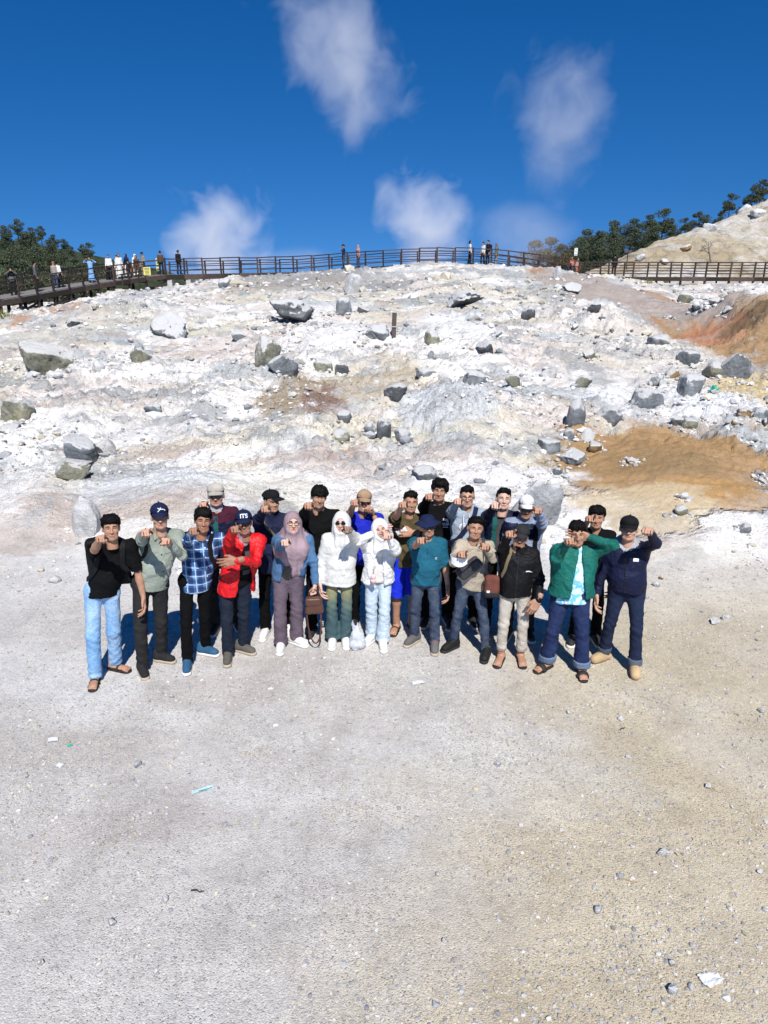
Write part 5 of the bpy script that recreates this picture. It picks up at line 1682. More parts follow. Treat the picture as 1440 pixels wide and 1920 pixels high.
# ---------------------------------------------------------------- shoes, bags
def rbox(size, r, h=0.012, taper=0.0):
    b = np.asarray(size, float) / 2
    F_ = Field(-b - 0.01, b + 0.01, h)
    X, Y, Z = F_.ax[0][:, None, None], F_.ax[1][None, :, None], F_.ax[2][None, None, :]
    k = 1 - taper * (Z / b[2])
    qx, qy, qz = np.abs(X / k) - b[0] + r, np.abs(Y) - b[1] + r, np.abs(Z) - b[2] + r
    d = np.sqrt(np.maximum(qx, 0) ** 2 + np.maximum(qy, 0) ** 2 + np.maximum(qz, 0) ** 2) + np.minimum(np.maximum(np.maximum(qx, qy), qz), 0) - r
    F_.D = d.astype(np.float32)
    return F_.mesh()
SHOES = {}
def shoe_parts(kind):
    if kind in SHOES: return SHOES[kind]
    out = {}
    F_ = Field((-0.06, -0.19, -0.01), (0.06, 0.12, 0.22), 0.0085)
    if kind in ('shoe', 'boot'):
        F_.cone((0, 0.05, 0.048), (0, -0.115, 0.040), 0.042, 0.040, 0.02, (1, 1, 0.95))
        F_.cone((0, 0.045, 0.06), (0, 0.045, 0.10 if kind == 'shoe' else 0.17), 0.043, 0.040, 0.03)
        F_.cone((0, 0.0, 0.075), (0, -0.07, 0.055), 0.036, 0.034, 0.03)
        F_.cut(lambda X, Y, Z: 0.024 - Z)
        out['upper'] = F_.mesh()[:2]
        G = Field((-0.06, -0.19, -0.01), (0.06, 0.12, 0.06), 0.008)
        G.cone((0, 0.052, 0.015), (0, -0.122, 0.015), 0.046, 0.045, 0.01)
        G.cut(lambda X, Y, Z: np.maximum(-Z, Z - 0.030), 0.004)
        out['sole'] = G.mesh()[:2]
        mb = MB()
        for y in (-0.02, -0.045, -0.07, -0.09):
            zt = 0.112 + (y + 0.02) * 0.45
            mb.tube([(-0.026, y, zt - 0.018), (0, y - 0.004, zt - 0.002), (0.026, y, zt - 0.018)], 0.0042, 5)
        out['laces'] = mb.data()
    elif kind == 'clog':
        F_.cone((0, 0.055, 0.045), (0, -0.115, 0.042), 0.046, 0.048, 0.02, (1.05, 1, 0.95))
        F_.cone((0, 0.0, 0.065), (0, -0.07, 0.06), 0.04, 0.042, 0.03)
        F_.cut(lambda X, Y, Z: np.maximum(-Z, np.where(Y > 0.015, Z - 0.06, -1)), 0.008)
        out['upper'] = F_.mesh()[:2]
        mb = MB()
        for a in (-0.022, 0, 0.022):
            for y in (-0.07, -0.095):
                mb.tube([(a, y, 0.075), (a, y, 0.104 - abs(a) * 0.35 + (y + 0.07) * 0.25)], 0.005, 6)
        out['vent_holes'] = mb.data()
    elif kind in ('sandal', 'flipflop', 'slide'):
        G = Field((-0.06, -0.2, -0.01), (0.06, 0.12, 0.06), 0.008)
        G.cone((0, 0.052, 0.012), (0, -0.135, 0.012), 0.043, 0.045, 0.01)
        G.cut(lambda X, Y, Z: np.maximum(-Z, Z - 0.022), 0.004)
        out['sole'] = G.mesh()[:2]
        def band(y, zt, r=0.012, w=0.048):
            a = np.linspace(0, math.pi, 11)
            mb = MB()
            mb.tube(np.stack([w * np.cos(a), np.full(11, y), 0.015 + zt * np.sin(a)], 1), r, 6, True, 0.45)
            return mb.data()
        if kind == 'sandal': out['strap'] = [band(-0.105, 0.040), band(-0.045, 0.052), band(0.035, 0.085, 0.010, 0.044)]
        elif kind == 'slide': out['strap'] = [band(-0.08, 0.050, 0.034)]
        else:
            mb = MB()
            for s in (-1, 1):
                mb.tube([(0.008, -0.12, 0.028), (s * 0.02, -0.085, 0.05), (s * 0.044, -0.02, 0.022)], 0.006, 6)
            out['strap'] = [mb.data()]
    SHOES[kind] = out
    return out
def pack(V, F):
    return V, F

LO = {}
def lo_head():
    if 'h' not in LO:
        F_ = Field((-0.11, -0.14, -0.19), (0.11, 0.13, 0.15), 0.016)
        F_.ell((0, 0.012, 0.028), (0.076, 0.094, 0.090), 0.02); F_.ell((0, -0.022, -0.028), (0.064, 0.07, 0.075), 0.03)
        F_.ell((0, -0.062, -0.09), (0.03, 0.025, 0.02), 0.02); F_.cone((0, -0.08, 0.01), (0, -0.103, -0.028), 0.012, 0.014, 0.01)
        F_.cone((0, 0.015, -0.07), (0, 0.03, -0.18), 0.055, 0.058, 0.025)
        LO['h'] = F_.mesh()[:2]
    return LO['h']

LIMITS = {}
def person(spec):
    S = spec
    lod = S.get('lod', 0)
    rng = random.Random(S['seed'])
    wb_, fat = S.get('wide', 1.0) * 0.95, S.get('fat', 1.0) * 0.94
    # ---- where the person stands
    if 'feet' in S:
        fw = [hit(*S['feet'][0]), hit(*S['feet'][1])]
        g = (fw[0] + fw[1]) / 2
    else:
        if 'ground' in S: g = np.array(S['ground'], float)
        else:
            yb = S['y']
            g = at_y(S['head'][0] + S.get('dx', 0), S['head'][1], yb)
            g[2] = float(H(g[:1], g[1:2])[0])
        fw = None
    top_w = at_y(S['head'][0], S['head'][1], g[1] + S.get('lean', -0.03))
    capo = 0.150 if S.get('cap') else (0.142 if S.get('hijab') else 0.137)
    stature = top_w[2] - g[2] - (capo - 0.122)
    if 'stature' in S:
        stature = S['stature']
    s = stature / 1.70
    hs = 0.5 + 0.5 * s
    hs *= S.get('headscale', 0.95)
    yaw = -0.7 * math.asin(np.clip(g[0] / math.hypot(g[0], g[1]), -1, 1)) + R(S.get('yaw', 0)) if lod == 0 else R(S.get('yaw', 0))
    Ri = rotz(-yaw)
    loc = lambda p: Ri @ (np.asarray(p, float) - g)
    root = empty('person', g, yaw)
    tag(root, S['label'], 'person', S.get('group'))
    hc = loc(np.array([top_w[0], top_w[1], g[2] + stature - 0.122 * hs])) if 'ground' not in S else A(S.get('hx', 0), -0.03, stature - 0.122 * hs)
    hxo = hc[0]
    pel = A(S.get('hip', 0.3) * hxo, 0.0, 0.905 * s - S.get('drop', 0.0))
    chest = A(0.8 * hxo, 0.01 + 0.3 * hc[1], 1.27 * s)
    neck = A(0.92 * hxo, 0.012 + 0.6 * hc[1], stature - 0.30 * hs - 0.0 * s)
    shz = neck[2] - 0.045 * s
    hw = 0.172 * s * wb_
    tw = R(S.get('twist', 0))
    sh = {'L': A(neck[0] - hw * math.cos(tw), neck[1] - hw * math.sin(tw) + 0.012, shz + S.get('shL', 0.0)), 'R': A(neck[0] + hw * math.cos(tw), neck[1] + hw * math.sin(tw) + 0.012, shz + S.get('shR', 0.0))}
    # ---- legs
    legs = {}
    for i, sd in enumerate('LR'):
        sg = -1 if sd == 'L' else 1
        hip = pel + A(sg * 0.088 * s * (0.6 + 0.4 * fat), 0, 0)
        f = loc(fw[i]) if fw is not None else A(sg * S.get('stance', 0.12), 0.03 * sg, 0)
        gz = f[2] if fw is not None else 0.0
        ank = A(f[0], f[1] + 0.02, gz + 0.085)
        dl = np.linalg.norm(hip - ank) * S.get('legslack', 1.005)
        kn, ank2 = ik(hip, ank, 0.51 * dl, 0.49 * dl, A(0.15 * sg, -1, 0.1))
        legs[sd] = (hip, kn, ank2, gz, R(S.get('footyaw', (-14, 14))[i]))
    # ---- arms
    arms = {}
    l1, l2 = 0.275 * s, 0.245 * s
    for sd in 'LR':
        sg = -1 if sd == 'L' else 1
        spec_h = S.get('hand' + sd)
        if spec_h is None:
            w = sh[sd] + A(sg * 0.075 * fat, -0.05, -(l1 + l2) * 0.985)
            el, w = ik(sh[sd], w, l1, l2, A(sg * 0.2, 1, 0))
            fd = (w - el) / np.linalg.norm(w - el)
            hd, up, kind = fd + A(-sg * 0.05, -0.15, 0), A(sg, 0, 0), 'relax'
        elif 'rel' in spec_h:
            p = sh[sd] + A(*spec_h['rel']) * s
            el, w = ik(sh[sd], p, l1, l2, A(*spec_h.get('pole', (sg * 0.6, 0.3, -0.6))))
            fd = (w - el) / np.linalg.norm(w - el)
            hd, up, kind = A(*spec_h.get('dir', fd)), A(*spec_h.get('up', (0, 0, 1))), spec_h.get('kind', 'relax')
        else:
            d = Ri @ ray(*spec_h['px']); o = loc((0, 0, CAM_Z))
            rel = sh[sd] - o
            tm = rel @ d
            mind = np.linalg.norm(rel - d * tm)
            reach = (l1 + l2) * spec_h.get('ext', 0.975) + 0.07
            tt = tm - math.sqrt(max(0, reach ** 2 - mind ** 2)) if 'dist' not in spec_h else tm - spec_h['dist']
            p = o + d * tt
            v = p - sh[sd]
            if np.linalg.norm(v) > reach: v = v / np.linalg.norm(v) * reach
            L = np.linalg.norm(v)
            w = sh[sd] + v * max(0.05, (L - 0.07)) / L
            el, w = ik(sh[sd], w, l1, l2, A(*spec_h.get('pole', (sg * 0.45, 0.15, -0.9))))
            fd = (w - el) / np.linalg.norm(w - el)
            tc_ = o - w; tc_ /= np.linalg.norm(tc_)
            kind = spec_h.get('kind', 'point')
            hd = A(*spec_h['dir']) if 'dir' in spec_h else fd * 0.5 + tc_ * 0.5
            up = A(*spec_h.get('up', (0, 0, 1)))
        arms[sd] = (sh[sd], el, w, hd, up, kind)
    hres = {0: 0.0125, 1: 0.024}[lod]
    # ---- body: head, neck, arms, hands, legs in one mesh
    SK = MATS[S.get('skin', 'skin_tan')]
    B_ = Field((-0.75, -0.85, 0), (0.75, 0.45, stature), 0.02 if lod == 0 else 0.03)
    allp = np.array([p for a in arms.values() for p in a[:3]] + [p for l in legs.values() for p in l[:3]] + [neck, pel])
    B_ = Field(allp.min(0) - A(.12, .12, .09), allp.max(0) + A(.12, .12, .08), 0.0155 if lod == 0 else 0.03)
    B_.cone(neck + A(0, 0.01, 0.09), neck + A(0, 0.01, -0.05), 0.052, 0.06, 0.02)
    B_.cone(chest + A(-0.05, 0.02, 0), chest + A(0.05, 0.02, 0), 0.085, 0.085, 0.04, (1, .8, 1.2))
    B_.cone(chest + A(0, 0.02, 0), pel, 0.085, 0.075, 0.05, (1.1, .75, 1))
    for sd in 'LR':
        a = arms[sd]
        B_.cone(neck + A(0, 0.01, -0.05), a[0], 0.04, 0.045, 0.03)
        ka = s * (1.0 if S['top'].get('sleeve', 1.0) <= 0.5 else 0.74)          # arms inside long sleeves stay inside
        B_.cone(a[0], a[1], 0.045 * ka, 0.037 * ka, 0.015); B_.cone(a[1], a[1] + (a[2] - a[1]) * 0.35, 0.037 * ka, 0.039 * ka, 0.015); B_.cone(a[1] + (a[2] - a[1]) * 0.3, a[2], 0.039 * ka, 0.027 * s, 0.015)
        l = legs[sd]
        B_.cone(pel + A(0, 0, 0.0), l[0], 0.065, 0.062, 0.03); B_.cone(l[0], l[1], 0.064 * s, 0.05 * s, 0.02)
        m = l[1] + (l[2] - l[1]) * 0.35 + A(0, 0.012, 0)
        B_.cone(l[1], m, 0.05 * s, 0.052 * s, 0.02); B_.cone(m, l[2], 0.05 * s, 0.036, 0.02)
    BV, BF, _ = B_.mesh()
    Vs, Fs, Ms, off = [BV], [BF], [np.zeros(len(BF), int)], len(BV)
    # hands
    for sd in 'LR':
        _, el, w, hd, up, kind = arms[sd]
        v, f = HANDS[kind]
        v = v.copy() * (1.15 + 0.12 * (s - 0.95)) * S.get('handscale', 1.0)
        f2 = f
        if sd == 'R':
            v[:, 0] *= -1; f2 = f[:, ::-1]
        v = place(v, M4(frame(hd, up), w))
        if S.get('glove') == sd:
            obj_np('glove', v, f2, MATS['glove'], root)
        Vs.append(v); Fs.append(f2 + off); Ms.append(np.zeros(len(f2), int)); off += len(v)
    # bare feet
    shoe = S.get('shoe', ('shoe', 'rubber_dark', 'sole_white'))
    FT = {}
    for sd in 'LR':
        hip, kn, ank, gz, fy = legs[sd]
        FT[sd] = M4(rotz(fy), A(ank[0], ank[1] - 0.03, gz))
        if shoe[0] in ('sandal', 'flipflop', 'slide'):
            v, f = FOOT
            v = v.copy(); v[:, 2] += 0.018
            f2 = f
            if sd == 'L': pass
            else:
                v[:, 0] *= -1; f2 = f[:, ::-1]
            v = place(v, FT[sd])
            Vs.append(v); Fs.append(f2 + off); Ms.append(np.zeros(len(f2), int)); off += len(v)
    # head
    hyaw, hpitch, hroll = [R(a) for a in S.get('headrot', (0, 12, 0))]
    if S.get('cap'): hpitch -= R(2)
    RH = rot_zxy(hyaw, -hpitch, hroll)
    fr = random.Random(S['seed'] * 77 + 3)
    fw_ = S.get('face', 1.0) * fr.uniform(0.95, 1.05)
    jaw_, nose_, long_ = fr.uniform(-0.10, 0.10), fr.uniform(-0.006, 0.007), fr.uniform(0.96, 1.05)
    hv, hf = HEADS[S.get('fem', 0)] if lod == 0 else lo_head()
    MH = M4(RH, hc, hs)
    sc = A(fw_, 1, 1)
    hvl = hv * sc
    hvl[:, 0] *= 1 + jaw_ * sstep(-0.02, -0.10, hv[:, 2])
    hvl[:, 2] = np.where(hv[:, 2] < 0.02, 0.02 + (hv[:, 2] - 0.02) * long_, hv[:, 2])
    hvl[:, 1] += nose_ * np.exp(-(hv[:, 0] ** 2 + (hv[:, 2] + 0.022) ** 2) / 0.0004) * (hv[:, 1] < -0.06)
    fc = hv[hf].mean(1)
    mi = np.zeros(len(hf), int)
    if lod == 0:
        ax_ = np.abs(fc[:, 0])
        front = fc[:, 1] < -0.045
        mi[front & (ax_ < 0.021) & (np.abs(fc[:, 2] + 0.065) < 0.0095 - ax_ * 0.25) & (fc[:, 1] < -0.076)] = 1
        if S.get('smile'):
            mi[front & (ax_ < 0.016) & (np.abs(fc[:, 2] + 0.065) < 0.004) & (fc[:, 1] < -0.07)] = 4
        mi[front & (np.abs(ax_ - 0.031) < 0.0120) & (np.abs(fc[:, 2] - 0.0055) < 0.0036)] = 2
        mi[front & (ax_ > 0.013) & (ax_ < 0.050) & (np.abs(fc[:, 2] - 0.027 + (ax_ - 0.03) * 0.12) < 0.0040)] = 3
        if S.get('beard'):
            bd = front & (ax_ < 0.03) & (fc[:, 2] < -0.084) & (fc[:, 2] > -0.115)
            mi[bd & (mi == 0)] = 3
        if S.get('beard') or S.get('moustache'):
            mi[front & (ax_ < 0.027) & (fc[:, 2] < -0.045) & (fc[:, 2] > -0.0535) & (mi == 0)] = 3
    Vs.append(place(hvl, MH)); Fs.append(hf + off); Ms.append(mi); off += len(hv)
    body = obj_np('body', np.concatenate(Vs), np.concatenate(Fs), [SK, MATS['lip_red' if S.get('fem') else 'lip'], MATS['eye_dark'], MATS['hair'], MATS['teeth']], root, mat_idx=np.concatenate(Ms))
    # ---- trousers
    bt = S['bottom']
    lw = bt.get('w', 1.0) * 0.95
    lp = np.array([p for l in legs.values() for p in l[:3]] + [pel])
    TR = Field(lp.min(0) - A(.17, .17, .12), lp.max(0) + A(.17, .17, .16), hres)
    TR.cone(pel + A(-0.062, 0, 0.03), pel + A(0.062, 0, 0.03), 0.116 * s * fat, 0.116 * s * fat, 0.03, (1.05, .85, 1.1))
    TR.cone(pel + A(-0.05, 0.02, -0.02), pel + A(0.05, 0.02, -0.02), 0.115 * s * fat, 0.115 * s * fat, 0.03, (1.08, .88, 1))
    hemr = bt.get('hem', 0.064)
    for sd in 'LR':
        hip, kn, ank, gz, fy = legs[sd]
        low = A(ank[0], ank[1] + 0.01, gz + 0.03)
        TR.cone(hip + A(0, 0, -0.02), kn, 0.092 * s * fat * (0.6 + .4 * lw), 0.066 * s * lw, 0.02)
        if not bt.get('short'):
            TR.cone(kn, low, 0.066 * s * lw, hemr * lw, 0.02)
        else:
            d = (kn - hip)
            TR.cone(hip, hip + d * 1.08, 0.1 * s * fat, 0.098 * s, 0.02)
    zc = bt.get('cut', 0.055)
    if bt.get('short'):
        kz = min(legs['L'][1][2], legs['R'][1][2])
        TR.cut(lambda X, Y, Z: kz - 0.03 + 0.01 * np.sin(X * 30) - Z)
    else:
        gzL, gzR, xm = legs['L'][3], legs['R'][3], (legs['L'][2][0] + legs['R'][2][0]) / 2
        TR.cut(lambda X, Y, Z: np.where(X < xm, gzL, gzR) + zc - Z)
    V, F, N = TR.mesh()
    if lod == 0:
        zr = np.clip((0.42 * s - V[:, 2]) / (0.3 * s), 0, 1)
        V = folds(V, N, 0.0055, S['seed'] + 5, 1.15)
        V = V + N * (0.0045 * zr * vn3(V * A(16, 16, 38), S['seed']) + 0.004 * zr ** 3 * np.sin(V[:, 2] * 70 + 4 * np.sin(V[:, 0] * 17 + V[:, 1] * 11 + S['seed'])))[:, None]
        # knee creases
        for sd in 'LR':
            kn = legs[sd][1]
            q = np.exp(-((V - kn) ** 2).sum(1) / 0.012)
            V = V + N * (0.0035 * q * np.sin(V[:, 2] * 80 + V[:, 0] * 45 + V[:, 1] * 20))[:, None]
    obj_np('trousers' if not bt.get('short') else 'shorts', V, F, MATS[bt['mat']], root)
    if bt.get('cuff'):
        for sd in 'LR':
            hip, kn, ank, gz, fy = legs[sd]
            ff = Field(A(ank[0], ank[1], gz) - A(.14, .14, 0), A(ank[0], ank[1], gz) + A(.14, .14, .16), 0.011)
            d = (kn - A(ank[0], ank[1] + 0.01, gz + 0.03)); d /= np.linalg.norm(d)
            b0 = A(ank[0], ank[1] + 0.01, gz + zc - 0.03)
            ff.cone(b0, b0 + d * 0.12, hemr * lw + 0.010, hemr * lw + 0.010, 0.01)
            ff.cut(lambda X, Y, Z: np.maximum(gz + zc - 0.004 - Z, Z - gz - zc - 0.072), 0.008)
            v, f, n = ff.mesh()
            obj_np('cuff', folds(v, n, 0.003, 3), f, MATS[bt['cuff']], root)
    # ---- top
    tp = S['top']
    garments = {}
    def torso(loose, sleeve, hemz, h, collar=None, open_=None, arm_extra=0.0, puff=0.0, ext=0.0):
        ap = np.array([p for a in arms.values() for p in a[:3]] + [neck, pel + A(0, 0, hemz - pel[2])])
        T = Field(ap.min(0) - A(.2, .2, .1), ap.max(0) + A(.2, .2, .12), h)
        b = fat
        e = loose
        fem = S.get('fem', 0)
        T.cone(chest + A(-0.075 * s * wb_, 0.0, 0.0), chest + A(0.075 * s * wb_, 0.0, 0.0), 0.112 * s * b + e, 0.112 * s * b + e, 0.05, (1, .82, 1.2))
        T.cone(chest + A(0, 0.02, 0.05), neck + A(0, 0.02, -0.03), 0.10 * s, 0.07 * s, 0.05, (1.2, .8, 1))
        wst = (chest + pel) / 2 + A(0, -0.01 * b, -0.02)
        T.cone(chest + A(0, 0, -0.08), wst, 0.128 * s * b + e, 0.130 * s * b + e, 0.05, (1.08, .80, 1))
        hp = A(pel[0], pel[1], hemz + 0.02)
        fl = tp.get('flare', 0.0)
        T.cone(wst, hp, 0.130 * s * b + e, 0.138 * s * b + e + fl, 0.05, (1.12, .84, 1))
        for sd in 'LR':
            T.cone(neck + A(0, 0.015, -0.035), arms[sd][0], 0.055 * s, 0.056 * s + e * 0.4, 0.05)
        if collar == 'hood':
            T.ell(neck + A(0, 0.085, -0.005), (0.105, 0.06, 0.085), 0.03)
            T.cone(neck + A(-0.06, -0.045, -0.02), neck + A(0.06, -0.045, -0.02), 0.035, 0.035, 0.03)
            T.cone(neck + A(-0.085, 0.03, 0.01), neck + A(0.085, 0.03, 0.01), 0.035, 0.035, 0.03)
        elif collar == 'stand':
            T.cone(neck + A(0, 0.01, -0.02), neck + A(0, 0.0, 0.045), 0.080, 0.074, 0.02)
        elif collar == 'shirt':
            T.cone(neck + A(0, 0.012, -0.01), neck + A(0, 0.012, 0.02), 0.072, 0.068, 0.015)
            for sg in (-1, 1):
                T.cone(neck + A(sg * 0.05, -0.045, 0.0), neck + A(sg * 0.042, -0.078, -0.045), 0.022, 0.013, 0.008, (1, .7, 1))
        else:
            T.cone(neck + A(0, 0.012, -0.03), neck + A(0, 0.008, 0.0), 0.074, 0.068, 0.02)
        # neck hole
        T.cone(neck + A(0, -0.002, 0.03 if collar is None else 0.035), neck + A(0, -0.015, 0.17), 0.052, 0.075, 0.006, op='s')
        tilt = tp.get('hemtilt', 0.0)
        sdd = S['seed']
        T.cut(lambda X, Y, Z: hemz + tilt * X + 0.008 * np.sin(X * 17 + sdd) - Z, 0.012)
        if open_:
            x0, wtop, wbot, ang = open_
            zt = neck[2]
            def wedge(X, Y, Z):
                f_ = np.clip((zt - Z) / (zt - hemz), 0, 1)
                xc = hxo * (0.92 - 0.6 * f_) + x0 + ang * f_
                ww = wtop + (wbot - wtop) * f_
                inside = np.maximum(np.abs(X - xc) - ww + 0 * Z, Y + 0.03)
                return -inside
            T.cut(wedge, 0.012)
        for sd in 'LR':
            a = arms[sd]
            ru, re_, rw = 0.050 * s + e * 0.45 + arm_extra, 0.041 * s + e * 0.4 + arm_extra, 0.033 * s + e * 0.3 + arm_extra
            if sleeve <= 0.5:
                t_ = sleeve * 2
                end = a[0] + (a[1] - a[0]) * t_
                d = (a[1] - a[0]) / np.linalg.norm(a[1] - a[0])
                T.cone(a[0], end + d * 0.02, ru + 0.004, ru * 1.02 + 0.006, 0.04)
                T.cone(end + d * 0.075, end + d * 0.2, 0.078, 0.09, 0.006, op='s') if sleeve > 0.3 else None
            else:
                t_ = (sleeve - 0.5) * 2
                d = (a[2] - a[1]) / np.linalg.norm(a[2] - a[1])
                end = a[1] + (a[2] - a[1]) * t_
                T.cone(a[0], a[1], ru, re_, 0.035)
                T.cone(a[1], end, re_, rw + (re_ - rw) * (1 - t_), 0.02)
        V, F, N = T.mesh()
        return V, F, N
    hemz = pel[2] + tp.get('hem', -0.04) * s
    amp = 0.0080
    if tp.get('inner'):
        it = tp['inner']
        V, F, N = torso(-0.004, 0.12, pel[2] + it.get('hem', -0.02), hres, it.get('collar'))
        if lod == 0: V = folds(V, N, 0.004, S['seed'] + 3)
        garments['inner'] = (V, F)
        obj_np('shirt', V, F, MATS[it['mat']], root)
    V, F, N = torso(tp.get('loose', 0.012), tp.get('sleeve', 1.0), hemz, hres, tp.get('collar'), tp.get('open'), tp.get('arm', 0.0))
    if lod == 0:
        if tp.get('quilt'):
            q = np.abs(np.sin((V[:, 2] + 0.01 * np.sin(V[:, 0] * 9)) * math.pi / tp['quilt']))
            V = V + N * ((q ** 0.35 - 0.8) * 0.011)[:, None]
            V = folds(V, N, 0.005, S['seed'], 1.2)
        else:
            V = folds(V, N, tp.get('fold', amp), S['seed'], 1.25)
            # sleeve rings near the elbows
            for sd in 'LR':
                a = arms[sd]
                q = np.exp(-((V - a[1]) ** 2).sum(1) / 0.012)
                d = (a[2] - a[0]); d /= np.linalg.norm(d)
                V = V + N * (0.006 * q * np.sin((V @ d) * 85 + 2 * np.sin(V[:, 2] * 30)))[:, None]
    mats = [MATS[tp['mat']]]
    mi = None
    if tp.get('mat2'):
        mats.append(MATS[tp['mat2']])
        fcen = V[F].mean(1)
        mi = tp['rule'](fcen, neck, arms, pel).astype(int)
    garments['top'] = (V, F)
    topname = tp.get('name', 'shirt')
    top_o = obj_np(topname, V, F, mats, root, mat_idx=mi)
    if tp.get('zip') is not None and lod == 0:
        zx = tp['zip']
        pts_ = np.array([[zx + hxo * 0.5, (i / 12) * (hemz + 0.03 - neck[2] + 0.02) + neck[2] - 0.02] for i in range(13)])
        vx = []
        for i in range(13):
            xx = hxo * (0.92 - 0.6 * i / 12) + zx
            z = neck[2] - 0.03 + (hemz + 0.02 - neck[2] + 0.03) * i / 12
            vx += [(xx - 0.004, z), (xx + 0.004, z)]
        q = [(2 * i, 2 * i + 1, 2 * i + 3, 2 * i + 2) for i in range(12)]
        decal('zip', (V, F), np.array(vx), np.array(q), A(0, 0, 0), (1, 0, 0), MATS[tp.get('zipmat', 'frame_dark')], root)
    # ---- shoes
    for sd in 'LR':
        pr = shoe_parts(shoe[0]) if lod == 0 else None
        if lod:
            v, f, _ = LO.setdefault('shoe', rbox((0.09, 0.26, 0.09), 0.035, 0.025))
            obj_np('shoe', place(v + A(0, -0.04, 0.045), FT[sd]), f, MATS[shoe[1]], root)
            continue
        mir = A(-1, 1, 1) if sd == 'R' else A(1, 1, 1)
        def put(nm, vf, mt, par):
            v, f = vf
            v = place(v * mir, FT[sd])
            fl = [q[:, ::-1] if sd == 'R' else q for q in (f if isinstance(f, list) else [f])]
            return obj_np(nm, v, fl, MATS[mt], par)
        if 'upper' in pr:
            u = put('shoe', pr['upper'], shoe[1], root)
            if 'sole' in pr: put('sole', pr['sole'], shoe[2], u)
            if 'laces' in pr: put('laces', pr['laces'], shoe[3] if len(shoe) > 3 else shoe[1], u)
            if 'vent_holes' in pr: put('vent_holes', pr['vent_holes'], 'rubber_dark', u)
        else:
            u = put('sandal', pr['sole'], shoe[1], root)
            for st_ in pr['strap']: put('strap', st_, shoe[1], u)
    # ---- head wear
    if S.get('hair') and not S.get('hijab'):
        v, f = hair_of(S['hair'], S['seed'])
        obj_np('hair', place(v * sc, MH), f, MATS['hair'], root)
    if S.get('cap'):
        kind, mt = S['cap'][0], S['cap'][1]
        pr = cap_parts(kind)
        RC = rotz(R(S.get('capyaw', 0)))
        c_o = None
        for nm, (v, f) in pr.items():
            v = (v * sc) @ RC.T
            v = v.copy(); v[:, 2] += 0.006
            m_ = S['cap'][2] if nm == 'brim' and len(S['cap']) > 2 else mt
            o = obj_np('cap' if nm == 'crown' else nm, place(v, MH), f, MATS[m_], root if nm == 'crown' else c_o)
            if nm == 'crown':
                c_o = o; capmesh = (place(v, MH), f)
        if S.get('capmarks') and lod == 0:
            v, q = strokes(*S['capmarks'][:2])
            c = place(A(0.014, -0.1, 0.092)[None], MH)[0]
            decal('emblem', capmesh, v, q, c, RH @ A(1, 0, 0), MATS[S['capmarks'][2]], c_o, 0.003, RH @ A(0, 1, -0.25))
        if S.get('captext') and lod == 0:
            tx, size, tm_ = S['captext'][:3]
            v, f = text_mesh(tx, size * hs, True)
            c = place(A(0, -0.1, 0.092)[None] + A(S['captext'][3] if len(S['captext']) > 3 else 0, 0, 0), MH)[0]
            dn = RH @ A(0, 1, -0.25)
            decal('lettering', capmesh, v, f, c, RH @ A(1, 0, 0), MATS[tm_], c_o, 0.008, dn)
    if S.get('hijab'):
        mt, drape = S['hijab'][0], S['hijab'][1]
        lo_ = np.minimum(hc, chest) - A(.34, .30, .05 + drape); hi_ = hc + A(.34, .24, .18)
        Hj = Field(lo_, hi_, 0.0095 if lod == 0 else 0.022)
        ctr = lambda *p: place(A(*p)[None], MH)[0]
        Hj.ell(ctr(0, 0.018, 0.030), A(0.092, 0.108, 0.102) * hs, 0.03, rot=RH)
        Hj.cone(ctr(0, 0.0, -0.02), neck + A(0, 0.0, 0.0), 0.092, 0.095, 0.04)
        Hj.ell(ctr(0, -0.02, -0.075), A(0.085, 0.085, 0.06) * hs, 0.03, rot=RH)
        if drape > 0:
            Hj.cone(neck + A(0, 0.0, 0.0), chest + A(0, -0.03, 0.02), 0.11, 0.165, 0.05, (1.12, .85, 1))
            tip = chest + A(0.02, -0.06, -drape)
            Hj.cone(chest + A(-0.045, -0.05, 0), tip + A(-0.02, 0, 0), 0.115, 0.05, 0.05, (1.1, .9, 1))
            Hj.cone(chest + A(0.05, -0.05, 0), tip + A(0.02, 0, 0), 0.115, 0.05, 0.05, (1.1, .9, 1))
            for sg, a in ((-1, 'L'), (1, 'R')):
                Hj.cone(neck, sh[a] + A(-sg * 0.03, 0.0, 0.01), 0.08, 0.07, 0.05)
        else:
            Hj.cone(neck + A(0, 0, 0.04), neck + A(0, -0.01, -0.05), 0.09, 0.105, 0.04)
        Hj.ell(ctr(0, -0.125, -0.018), A(0.066, 0.090, 0.092) * hs, 0.008, 's', rot=RH)
        V, F, N = Hj.mesh()
        if lod == 0:
            k = 1 - np.exp(-np.maximum(0, (hc[2] - 0.02) - V[:, 2]) / 0.06)
            ang = np.arctan2(V[:, 0] - neck[0], -(V[:, 1] - neck[1]))
            V = V + N * (0.012 * k * (np.sin(ang * 9 + 6 * (neck[2] - V[:, 2]) + 1.5 * vn3(V * 7, 3)) * 0.6 + 0.5 * vn3(V * 14, 5)))[:, None]
            V = V + N * (0.004 * vn3(V * 22, 9))[:, None]
        garments['hijab'] = (V, F)
        obj_np('headscarf', V, F, MATS[mt], root)
    # ---- glasses
    gl = S.get('glasses')
